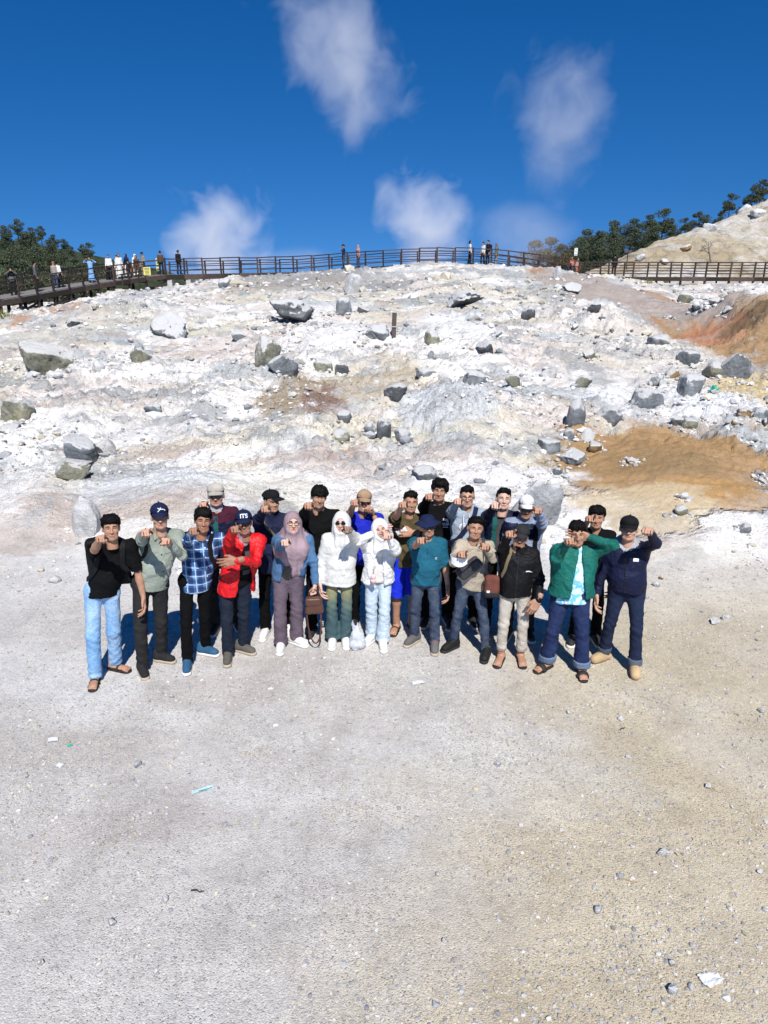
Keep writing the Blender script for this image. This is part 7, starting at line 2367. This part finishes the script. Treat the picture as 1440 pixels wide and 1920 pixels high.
PT = dict
G = 'group pointing at the camera'
PEOPLE = [
 PT(seed=1, label='man in black shirt and light blue jeans at the far left, arm pointing', feet=((180, 1283), (218, 1258)), head=(205, 965), footyaw=(-6, 55), handL=PT(px=(189, 1008)), skin='skin_tan', hair='thick', fat=0.9,
    headrot=(6, 10, 2), top=PT(mat='black_cotton', sleeve=0.42, hem=-0.03, loose=0.016), bottom=PT(mat='jeans_light', w=1.08, hem=0.066), shoe=('sandal', 'rubber_dark'), extra=x_p1),
 PT(seed=2, label='man in sage green shirt and navy cap, second from left', feet=((268, 1262), (304, 1240)), head=(297, 942), footyaw=(15, 60), handL=PT(px=(273, 997)), handR=PT(px=(312, 1020), ext=0.72), skin='skin_light', hair='under', cap=('cap', 'cap_navy'), capmarks=([(-0.030, -0.022, -0.006, 0.0), (-0.026, 0.014, -0.006, 0.0), (0.0, 0.018, -0.006, 0.0), (-0.008, 0.002, 0.012, 0.002), (0.012, 0.002, 0.034, -0.004), (0.034, -0.004, 0.038, -0.014)], 0.007, 'print_white'),
    headrot=(4, 10, 0), top=PT(mat='sage', sleeve=0.9, hem=-0.06, loose=0.012, collar='shirt'), bottom=PT(mat='charcoal', w=1.0), shoe=('shoe', 'charcoal', 'sole_tan'), extra=x_p2),
 PT(seed=3, label='man in blue plaid shirt and black trousers with blue sneakers', feet=((352, 1252), (386, 1228)), head=(378, 952), footyaw=(0, 60), handL=PT(px=(363, 994)), handR=PT(rel=(0.03, 0.14, -0.46), kind='relax', dir=(0, 0.1, -1), up=(1, 0, 0)), skin='skin_brown', hair='thick', fat=0.93,
    headrot=(8, 8, 8), top=PT(mat='plaid', hem=-0.09, loose=0.014, collar='shirt'), bottom=PT(mat='black_trouser', w=0.95), shoe=('shoe', 'sneaker_blue', 'sole_white'), extra=x_p3),
 PT(seed=4, label='man in beige cap and navy jacket with maroon collar, standing behind', y=7.15, head=(403, 905), handL=PT(px=(381, 945)), skin='skin_light', hair='under', cap=('cap', 'cap_beige'), gaiter='gaiter_white',
    headrot=(0, 10, 0), face=1.06, top=PT(mat='navy_nylon', mat2='maroon', rule=collar_m, name='jacket', hem=-0.12, loose=0.03, collar='stand'), bottom=PT(mat='charcoal'), extra=x_p4),
 PT(seed=5, label='older man in bright red jacket and navy cap with glasses', feet=((428, 1238), (456, 1222)), head=(456, 955), footyaw=(-2, 55), handL=PT(px=(441, 990)), handR=PT(px=(436, 1058), dist=0.30, kind='relax', dir=(-0.95, -0.1, -0.12), up=(-0.1, -0.95, 0.25), pole=(0.8, 0.25, -0.7)), skin='skin_brown', hair='under', cap=('cap', 'cap_navy'), captext=('ITS', 0.062, 'print_white', 0.008), glasses='clear', gaiter='gaiter_pink',
    headrot=(0, 10, -2), top=PT(mat='red_nylon', name='jacket', hem=-0.13, loose=0.03, flare=0.025, open=(0.03, 0.018, 0.075, 0.05), collar='stand', fold=0.010, inner=PT(mat='black_cotton', hem=-0.03)), bottom=PT(mat='darknavy_trouser', w=1.02), shoe=('shoe', 'sneaker_taupe', 'sole_tan'), extra=x_p5),
 PT(seed=6, label='man with sideways black cap in navy jacket behind the red jacket', y=7.05, head=(508, 917), dx=-4, handL=PT(px=(497, 952)), skin='skin_tan', hair='under', cap=('cap', 'cap_black'), capyaw=38, headrot=(24, 10, 0),
    top=PT(mat='navy', name='jacket', hem=-0.12, loose=0.026, collar='stand', zip=0.0), bottom=PT(mat='black_trouser'), shoe=('shoe', 'sneaker_white', 'sole_white'), extra=x_p6),
 PT(seed=7, label='woman in mauve headscarf and denim blue jacket with glasses', feet=((527, 1217), (556, 1208)), head=(548, 957), footyaw=(-4, 50), handL=PT(px=(535, 1016)), handR=PT(rel=(0.07, -0.10, -0.50), kind='fist', dir=(0, -0.1, -1), up=(1, 0, 0)), skin='skin_fair', fem=1, hijab=('mauve', 0.24), glasses='clear', fat=1.08, face=1.1, smile=0, hair=None,
    headrot=(6, 10, 4), top=PT(mat='denim_jacket', name='jacket', hem=-0.02, loose=0.03, open=(0.0, 0.05, 0.10, 0.02), collar=None, inner=PT(mat='pattern_top', hem=0.0)), bottom=PT(mat='mauve_trouser', w=1.18, hem=0.07), shoe=('shoe', 'sneaker_white', 'sole_white'), extra=x_p7),
 PT(seed=8, label='young man with black bowl haircut in black behind the women', y=7.05, head=(597, 909), handL=PT(px=(578, 946)), skin='skin_tan', hair='bowl', fat=0.88, headrot=(8, 4, 8), top=PT(mat='black_cotton', hem=-0.08, loose=0.02, sleeve=1.0), bottom=PT(mat='black_trouser')),
 PT(seed=9, label='woman in cream puffer jacket with white headscarf and sunglasses', feet=((624, 1208), (648, 1208)), head=(640, 957), footyaw=(-5, 5), handR=PT(px=(652, 991)), handL=PT(rel=(-0.10, -0.06, -0.50), kind='relax', dir=(0.05, -0.15, -1), up=(-1, 0, 0)), glove='R', skin='skin_fair', fem=1, hijab=('white_scarf', 0.0), glasses='sun', fat=0.94, hair=None,
    headrot=(-8, 10, 0), top=PT(mat='cream_puffer', name='jacket', hem=-0.10, loose=0.035, flare=0.02, quilt=0.15, collar='stand'), bottom=PT(mat='green_jeans', w=1.0, hem=0.088), shoe=('shoe', 'sneaker_white', 'sole_white'), extra=x_p9),
 PT(seed=10, label='man in tan cap and sunglasses with royal blue shirt behind', y=7.25, head=(682, 917), handL=PT(px=(665, 940)), handR=PT(px=(695, 960), dist=0.20, pole=(0.6, 0.1, -1.0)), skin='skin_tan', hair='under', cap=('cap', 'cap_tan'), glasses='sun', smile=1, face=1.05, fat=1.05,
    headrot=(4, 8, 6), top=PT(mat='royal_blue', sleeve=0.42, hem=-0.08, loose=0.016, collar='shirt'), bottom=PT(mat='black_trouser'), extra=lambda i: watch(i, 'R')),
 PT(seed=11, label='smiling woman in white fleece jacket shading her eyes, pale jeans', feet=((698, 1203), (718, 1215)), head=(713, 970), footyaw=(-30, 4), handL=PT(px=(704, 990), dist=0.13, kind='flat', dir=(0.75, -0.25, 0.35), up=(0.1, -0.5, 0.85), pole=(-0.8, -0.3, -0.8)), handR=PT(px=(727, 1006), ext=0.85), skin='skin_fair', fem=1, hijab=('white_scarf', 0.0), fat=0.95, hair=None, smile=1,
    headrot=(6, 8, -12), top=PT(mat='white_fleece', name='jacket', hem=-0.05, loose=0.035, flare=0.02, open=(0.0, 0.02, 0.055, 0.0), collar=None, inner=PT(mat='cream_puffer', hem=-0.01)), bottom=PT(mat='jeans_pale', w=1.15, hem=0.072), shoe=('shoe', 'sneaker_white', 'sole_white'), extra=x_p11),
 PT(seed=12, label='man in dark brown shirt and bright blue shorts in the second row', y=7.15, head=(770, 920), dx=-10, stance=0.09, handL=PT(px=(756, 944)), handR=PT(px=(768, 1006), dist=0.20, kind='relax', dir=(-0.95, -0.2, 0.05), up=(-0.1, -0.9, 0.3), pole=(0.25, 0.3, -1)), skin='skin_tan', hair='short',
    headrot=(8, 8, 4), top=PT(mat='brown_tee', sleeve=0.44, hem=-0.08, loose=0.018), bottom=PT(mat='royal_blue_shorts', short=1), shoe=('sandal', 'rubber_dark'), extra=x_p12),
 PT(seed=13, label='tallest young man in black sweatshirt with white chest print, back row', y=7.3, head=(825, 897), handL=PT(px=(805, 929)), skin='skin_tan', hair='parted', fat=0.92, headrot=(-4, 4, 6), top=PT(mat='black_cotton', hem=-0.08, loose=0.024), bottom=PT(mat='black_trouser'), extra=x_p13),
 PT(seed=14, label='man in teal polo shirt with dark bucket hat and sunglasses', feet=((776, 1207), (815, 1217)), head=(803, 963), footyaw=(-38, -2), handL=PT(px=(790, 1012)), skin='skin_tan', hair='under', cap=('bucket', 'cap_navy'), glasses='sun', fat=1.05,
    headrot=(8, 8, -4), top=PT(mat='teal_polo', sleeve=0.46, hem=-0.07, loose=0.02, collar='shirt'), bottom=PT(mat='jeans_grey', w=0.98), shoe=('shoe', 'sneaker_grey', 'sole_tan', 'lace_red'), extra=x_p14),
 PT(seed=15, label='young man with glasses in light grey hoodie, back row', y=7.25, head=(877, 910), handL=PT(px=(859, 938)), skin='skin_light', hair='short', glasses='clear', headrot=(0, 8, -2), top=PT(mat='hoodie_grey', name='hoodie', hem=-0.06, loose=0.026, collar='hood'), bottom=PT(mat='black_trouser'), extra=x_p15),
 PT(seed=16, label='man in khaki shirt and jeans with legs apart, both hands pointing', feet=((848, 1218), (911, 1232)), head=(892, 968), footyaw=(-45, -12), handL=PT(px=(864, 1043), ext=0.8), handR=PT(px=(911, 1027), ext=0.85), skin='skin_tan', hair='short', drop=0.03, hip=-0.3,
    headrot=(6, 8, 6), top=PT(mat='khaki', sleeve=0.85, hem=-0.03, loose=0.018, collar='shirt', hemtilt=-0.1, inner=PT(mat='grey_tee')), bottom=PT(mat='jeans_grey', w=0.92, hem=0.058), shoe=('boot', 'boot_black', 'rubber_dark'), extra=x_p16),
 PT(seed=17, label='young man in open navy jacket with teal lining and grey shirt', y=7.15, head=(945, 914), handL=PT(px=(929, 946)), skin='skin_fair', hair='short', headrot=(4, 14, 4), top=PT(mat='navy_nylon', mat2='teal_lining', rule=lambda fc, nk, arms, pel: (np.abs(np.abs(fc[:, 0] - nk[0]) - 0.075) < 0.03) & (fc[:, 1] < nk[1] - 0.05) & (fc[:, 2] < nk[2] - 0.02), name='jacket', hem=-0.05, loose=0.026, open=(0.0, 0.05, 0.06, 0.0), inner=PT(mat='grey_tee')), bottom=PT(mat='black_trouser'), extra=x_p17),
 PT(seed=18, label='man in white cap and glasses with grey blue jacket with navy yoke', y=6.95, head=(988, 927), handR=PT(px=(1009, 955)), skin='skin_tan', hair='under', cap=('cap', 'cap_white'), glasses='clear', moustache=1, headrot=(4, 4, 2), top=PT(mat='greyblue_jacket', mat2='navy_nylon', rule=yoke, name='jacket', hem=-0.1, loose=0.028, collar='stand'), bottom=PT(mat='charcoal'), extra=x_p18),
 PT(seed=19, label='bearded man in black jacket and beige trousers wearing flip flops', feet=((938, 1240), (976, 1241)), head=(977, 982), footyaw=(-14, 6), handL=PT(px=(956, 998)), handR=PT(rel=(0.07, -0.18, -0.46), kind='relax', dir=(-0.4, -0.25, -0.9), up=(0.2, -0.95, 0.2)), skin='skin_tan', hair='under', cap=('cap', 'cap_grey'), beard=1, fat=1.05,
    headrot=(-2, 8, 12), top=PT(mat='black_nylon', name='jacket', hem=-0.04, loose=0.03, collar='stand', zip=-0.005, zipmat='charcoal'), bottom=PT(mat='beige_chino', w=0.98, cut=0.11, hem=0.06), shoe=('flipflop', 'rubber_dark'), extra=x_p19),
 PT(seed=20, label='stocky man in green jacket shielding his face, rolled blue jeans', feet=((1024, 1252), (1090, 1265)), head=(1084, 976), footyaw=(-40, 4), handL=PT(px=(1068, 1016), ext=0.85), handR=PT(px=(1102, 997), dist=0.17, kind='flat', dir=(-0.9, -0.1, 0.28), up=(0.05, 0.95, 0.25), pole=(0.9, -0.2, -0.3)), skin='skin_tan', hair='thick', fat=1.22, wide=1.08, hip=0.1,
    headrot=(4, 0, -4), top=PT(mat='green_jacket', name='jacket', hem=0.0, loose=0.03, flare=0.02, open=(0.045, 0.008, 0.075, 0.01), collar=None, inner=PT(mat='blue_swirl', hem=-0.07, collar='shirt')), bottom=PT(mat='jeans_blue', w=1.12, hem=0.074, cuff='cuff_blue', cut=0.075), shoe=('slide', 'rubber_dark'), extra=x_p20),
 PT(seed=21, label='young man in black shirt half hidden behind the green jacket', y=6.85, head=(1121, 948), dx=0, handL=PT(px=(1107, 970)), skin='skin_tan', hair='thick', fat=0.9, headrot=(-4, 6, 0), top=PT(mat='black_cotton', sleeve=0.44, hem=-0.08, loose=0.018), bottom=PT(mat='black_trouser')),
 PT(seed=22, label='man in navy puffer jacket and tan clogs at the far right', feet=((1130, 1240), (1189, 1264)), head=(1182, 966), footyaw=(-48, 0), handR=PT(px=(1220, 991), ext=0.94, kind='fist', pole=(0.9, 0.3, -0.6)), skin='skin_light', hair='under', cap=('cap', 'cap_black'), fat=1.1, face=1.06, hip=0.1,
    headrot=(-4, 12, 0), top=PT(mat='navy_nylon', mat2='grey_hood', rule=vest_hood, name='jacket', hem=0.0, loose=0.03, quilt=0.22, collar='hood', zip=-0.02), bottom=PT(mat='jeans_dark', w=1.02, hem=0.066, cuff='cuff_grey', cut=0.085), shoe=('clog', 'tan_foam', 'tan_foam'), extra=x_p22),
]
for sp_ in PEOPLE:
    sp_['group'] = 'people of the group pointing at the camera'
    person(sp_)
print('people', round(time.time() - T0, 1))

# ---------------------------------------------------------------- visitors on the boardwalk
plain('skin_far', (0.30, 0.17, 0.11), 0.7)
for nm, c_ in (('far_grey', (0.12, 0.12, 0.12)), ('far_black', (0.012, 0.012, 0.014)), ('far_white', (0.72, 0.71, 0.70)), ('far_beige', (0.34, 0.30, 0.25)), ('far_blue', (0.20, 0.38, 0.66)), ('far_brown', (0.10, 0.06, 0.035)), ('far_navy', (0.012, 0.018, 0.05)), ('far_pink', (0.42, 0.24, 0.22)), ('far_olive', (0.12, 0.125, 0.085)), ('far_orange', (0.48, 0.16, 0.09)), ('far_denim', (0.05, 0.08, 0.15)), ('far_khaki', (0.25, 0.23, 0.18))):
    fabric(nm, c_, 0.85, 0.2)
def visitor(px, label, top, bottom, off=0.0, st=1.66, yaw=0, hair='short', hij=None, cap=None, dress=None, seed=0, **kw):
    g = deck_at(px)
    g = g + np.array([0, off, 0])
    sp = dict(seed=seed + 50, lod=1, label=label, ground=g, head=(px, 0), stature=st, yaw=yaw, skin='skin_tan', hair=hair, group='visitors on the boardwalk',
              top=PT(mat=top, hem=-0.05, loose=0.02), bottom=PT(mat=bottom, w=1.05), shoe=('shoe', 'rubber_dark', 'rubber_dark'), headrot=(0, 0, 0))
    if hij: sp['hijab'] = (hij, 0.05); sp['hair'] = None
    if cap: sp['cap'] = ('cap', cap)
    sp.update(kw)
    i = person(sp)
    if dress:
        F_ = Field(i['pel'] + A(-.4, -.4, -0.85), i['pel'] + A(.4, .4, .1), 0.025)
        F_.cone(i['pel'] + A(0, 0, 0.05), i['pel'] + A(0, 0, -0.72), 0.14, 0.24, 0.03, (1, .9, 1))
        F_.cut(lambda X, Y, Z: 0.12 - Z)
        v, f, n = F_.mesh()
        obj_np('skirt', folds(v, n, 0.02, 3, 0.8), f, MATS[dress], i['root'])
    return i
visitor(22, 'person in grey top raising a phone at the far left of boardwalk', 'far_grey', 'far_black', 0.3, 1.62, 30, None, 'far_black', seed=1, handL=PT(rel=(0.05, -0.25, 0.12), kind='fist'), handR=PT(rel=(-0.05, -0.25, 0.12), kind='fist'))
v_ = visitor(77, 'man in grey jacket with black backpack at the left rail', 'far_grey', 'far_black', -0.5, 1.72, 120, 'short', seed=2)
visitor(103, 'person in beige hooded top leaning at the left rail', 'far_beige', 'far_denim', 0.2, 1.66, 160, None, None, 'far_grey', seed=3)
visitor(115, 'person in white shirt bending over the left rail', 'far_white', 'far_black', 0.0, 1.6, 170, 'short', seed=4, hx=0.12)
visitor(176, 'woman in long light blue dress with arms raised', 'far_blue', 'far_blue', -0.3, 1.66, 0, 'long', seed=5, dress='far_blue', handL=PT(rel=(-0.10, -0.12, 0.12), kind='fist'), handR=PT(rel=(0.08, -0.12, 0.12), kind='fist'))
visitor(198, 'small seated looking figure in black behind the rail', 'far_black', 'far_black', 0.6, 1.25, 20, 'short', seed=6)
visitor(209, 'man in white shirt and black trousers among the left crowd', 'far_white', 'far_black', -0.2, 1.7, 10, 'short', seed=7)
visitor(217, 'person in white behind the man in black trousers', 'far_white', 'far_white', 0.7, 1.64, -20, 'short', seed=8)
visitor(228, 'woman in white dress beside the left crowd', 'far_white', 'far_white', -0.2, 1.7, 30, 'long', seed=9, dress='far_white')
visitor(240, 'woman in navy top and patterned white skirt', 'far_navy', 'far_white', 0.0, 1.66, -30, None, 'far_navy', seed=10, dress='far_white')
visitor(247, 'child in dark clothes between two women', 'far_black', 'far_black', -0.5, 1.15, 0, 'short', seed=11)
visitor(254, 'woman in white headscarf and white coat in the left crowd', 'far_white', 'far_white', 0.3, 1.62, 20, None, 'far_white', seed=12, dress='far_white')
visitor(260, 'woman in brown headscarf near the yellow notice', 'far_brown', 'far_brown', -0.2, 1.5, 0, None, 'far_brown', seed=13)
visitor(269, 'man in olive grey jacket and dark cap near the yellow notice', 'far_khaki', 'far_khaki', 0.2, 1.7, -40, 'under', None, 'far_black', seed=14)
visitor(305, 'man in brown jacket with his back turned right of the signs', 'far_brown', 'far_black', -0.2, 1.68, 180, 'short', seed=15)
visitor(338, 'man in black leaning on the rail right of brown jacket', 'far_black', 'far_black', -0.2, 1.72, 160, 'short', seed=16)
visitor(645, 'man in dark shirt with cap walking left on the crest', 'far_navy', 'far_denim', 0.0, 1.74, -80, 'under', None, 'far_black', seed=17, handR=PT(rel=(0.0, -0.25, -0.05), kind='fist'))
visitor(672, 'woman in pink headscarf walking on the crest', 'far_pink', 'far_denim', 0.1, 1.64, -60, None, 'far_pink', seed=18)
visitor(880, 'woman with long dark hair in white coat striding on crest', 'far_white', 'far_black', 0.0, 1.68, 100, 'long', seed=19, stance=0.22)
visitor(906, 'person in white with walking stick behind the backpacker', 'far_white', 'far_black', 0.4, 1.66, -60, 'short', seed=20, stance=0.2)
v2_ = visitor(914, 'man in black jacket with backpack on the crest', 'far_black', 'far_black', 0.0, 1.78, -60, 'short', seed=21)
visitor(929, 'person in olive jacket with backpack on the right of the crest', 'far_olive', 'far_khaki', -0.1, 1.64, 60, None, 'far_grey', seed=22)
visitor(1073, 'person in orange top near the white warning sign', 'far_orange', 'far_denim', 0.6, 1.55, 0, 'short', seed=23)
visitor(1086, 'second person in pinkish orange beside the warning sign pole', 'far_pink', 'far_orange', 0.9, 1.5, 30, 'short', seed=24)
visitor(1150, 'man in black jacket standing alone on the right boardwalk', 'far_black', 'far_black', 0.0, 1.76, 180, 'short', seed=25)
for vi, lb in ((v_, 'black backpack on the man in grey at the left rail'), (v2_, 'black backpack on the man in black on the crest')):
    b_ = hung(vi, 'backpack', lb, 'backpack')
    pouch(b_, 'pack', vi['chest'] + A(0, 0.2, -0.08), (0.3, 0.18, 0.44), 'far_black', 0.06)
    for s__ in (-1, 1):
        loose_strap(b_, 'shoulder_strap', [vi['sh']['R'] * A(0, 0, 1) + A(s__ * 0.1, 0.14, 0.05), vi['sh']['R'] * A(0, 0, 1) + A(s__ * 0.11, 0.0, 0.09), vi['chest'] + A(s__ * 0.13, -0.14, -0.05)], 0.05, 'far_grey')
print('visitors', round(time.time() - T0, 1))

# ---------------------------------------------------------------- litter on the gravel
def crumple(name, px, py, wpx, hpx, thick, mat, label, cat, rot=0.0, seed=0, parts=None):
    p = hit(px, py, True)
    k = depth(p) / FPX
    w = wpx * k; l = hpx * k * 1.9
    nx, ny = 12, 8
    x, y = np.meshgrid(np.linspace(-1, 1, nx), np.linspace(-1, 1, ny))
    rn = np.random.RandomState(seed)
    z = thick * (0.5 + 0.5 * fbm2(x.ravel() * 1.7 + seed, y.ravel() * 1.7, seed, 3)) + 0.004
    xe = x.ravel() * w / 2 * (1 + 0.12 * vn2(y.ravel() * 3 + seed, x.ravel(), seed)); ye = y.ravel() * l / 2 * (1 + 0.15 * vn2(x.ravel() * 3 + seed, y.ravel() * 0 + 1, seed + 1))
    V = np.stack([xe, ye, z], 1)
    i = np.arange(nx * ny).reshape(ny, nx)
    q = np.stack([i[:-1, :-1], i[:-1, 1:], i[1:, 1:], i[1:, :-1]], -1).reshape(-1, 4)
    V2 = np.concatenate([V, V - A(0, 0, 0.003)])
    o = obj_np(name, V2, np.concatenate([q, q[:, ::-1] + nx * ny]), MATS[mat], smooth=False)
    o.location = p; o.rotation_euler = (0, 0, rot)
    return tag(o, label, cat), w, l
plain('paper_white', (0.66, 0.66, 0.655), 0.8); plain('packet_cyan', (0.50, 0.64, 0.67), 0.6); plain('packet_teal', (0.03, 0.30, 0.36), 0.45); plain('green_plastic', (0.05, 0.45, 0.33), 0.5); plain('twig', (0.40, 0.30, 0.19), 0.9); plain('twig_dark', (0.035, 0.03, 0.03), 0.9)
crumple('tissue', 1332, 1840, 38, 13, 0.03, 'paper_white', 'crumpled white tissue in the bottom right corner', 'tissue', 0.2, 3)
o, w, l = crumple('wrapper', 381, 1486, 42, 5, 0.010, 'packet_cyan', 'flattened pale cyan wrapper on the left gravel', 'wrapper', 0.42, 5)
mb = MB(); mb.box((w * 0.1, -l * 0.32, 0.013), (w * 0.6, l * 0.16, 0.004)); mb.build('printed_band', MATS['packet_teal'], o)
crumple('paper_scrap', 783, 1284, 22, 6, 0.012, 'paper_white', 'scrap of white paper in front of the teal polo man', 'paper', 0.3, 7)
crumple('paper_scrap', 100, 1389, 17, 7, 0.015, 'paper_white', 'white paper scrap on the left gravel near the edge', 'paper', 0.3, 8)
crumple('paper_scrap', 112, 1437, 12, 5, 0.008, 'paper_white', 'smaller white scrap below the left paper scrap', 'paper', -0.3, 9)
crumple('paper_scrap', 517, 1366, 9, 5, 0.008, 'paper_white', 'tiny white scrap in front of the women', 'paper', 0.1, 10)
crumple('plastic_scrap', 131, 1400, 9, 4, 0.01, 'green_plastic', 'tiny green plastic scrap on the left gravel', 'plastic', 0.4, 11)
crumple('plastic_scrap', 1338, 738, 9, 8, 0.25, 'green_plastic', 'turquoise plastic scrap beside boulders on the right slope', 'plastic', 0.4, 12)
def stick(px, py, lpx, mat, label, rot, r=0.004):
    p = hit(px, py, True); k = depth(p) / FPX
    L = lpx * k
    mb = MB(); mb.tube([(-L / 2, 0, 0.008), (-L * 0.1, 0.01, 0.012), (L * 0.2, 0.0, 0.01), (L / 2, 0.012, 0.012)], [r, r, r * 0.8, r * 0.5], 6)
    o = mb.build('stick', MATS[mat], None, True); o.location = p; o.rotation_euler = (0, 0, rot)
    tag(o, label, 'stick')
stick(370, 1676, 25, 'twig_dark', 'short dark twig on the left gravel', -0.25, 0.006)
stick(1178, 1657, 40, 'twig', 'thin pale straw on the lower right gravel', -0.25)
stick(1168, 1268 + 100, 14, 'twig_dark', 'tiny dark twig on the right gravel', 0.5)
print('done', round(time.time() - T0, 1), 'tris', sum(sum(len(p.vertices) - 2 for p in m.polygons) for m in bpy.data.meshes if len(m.polygons) < 0))
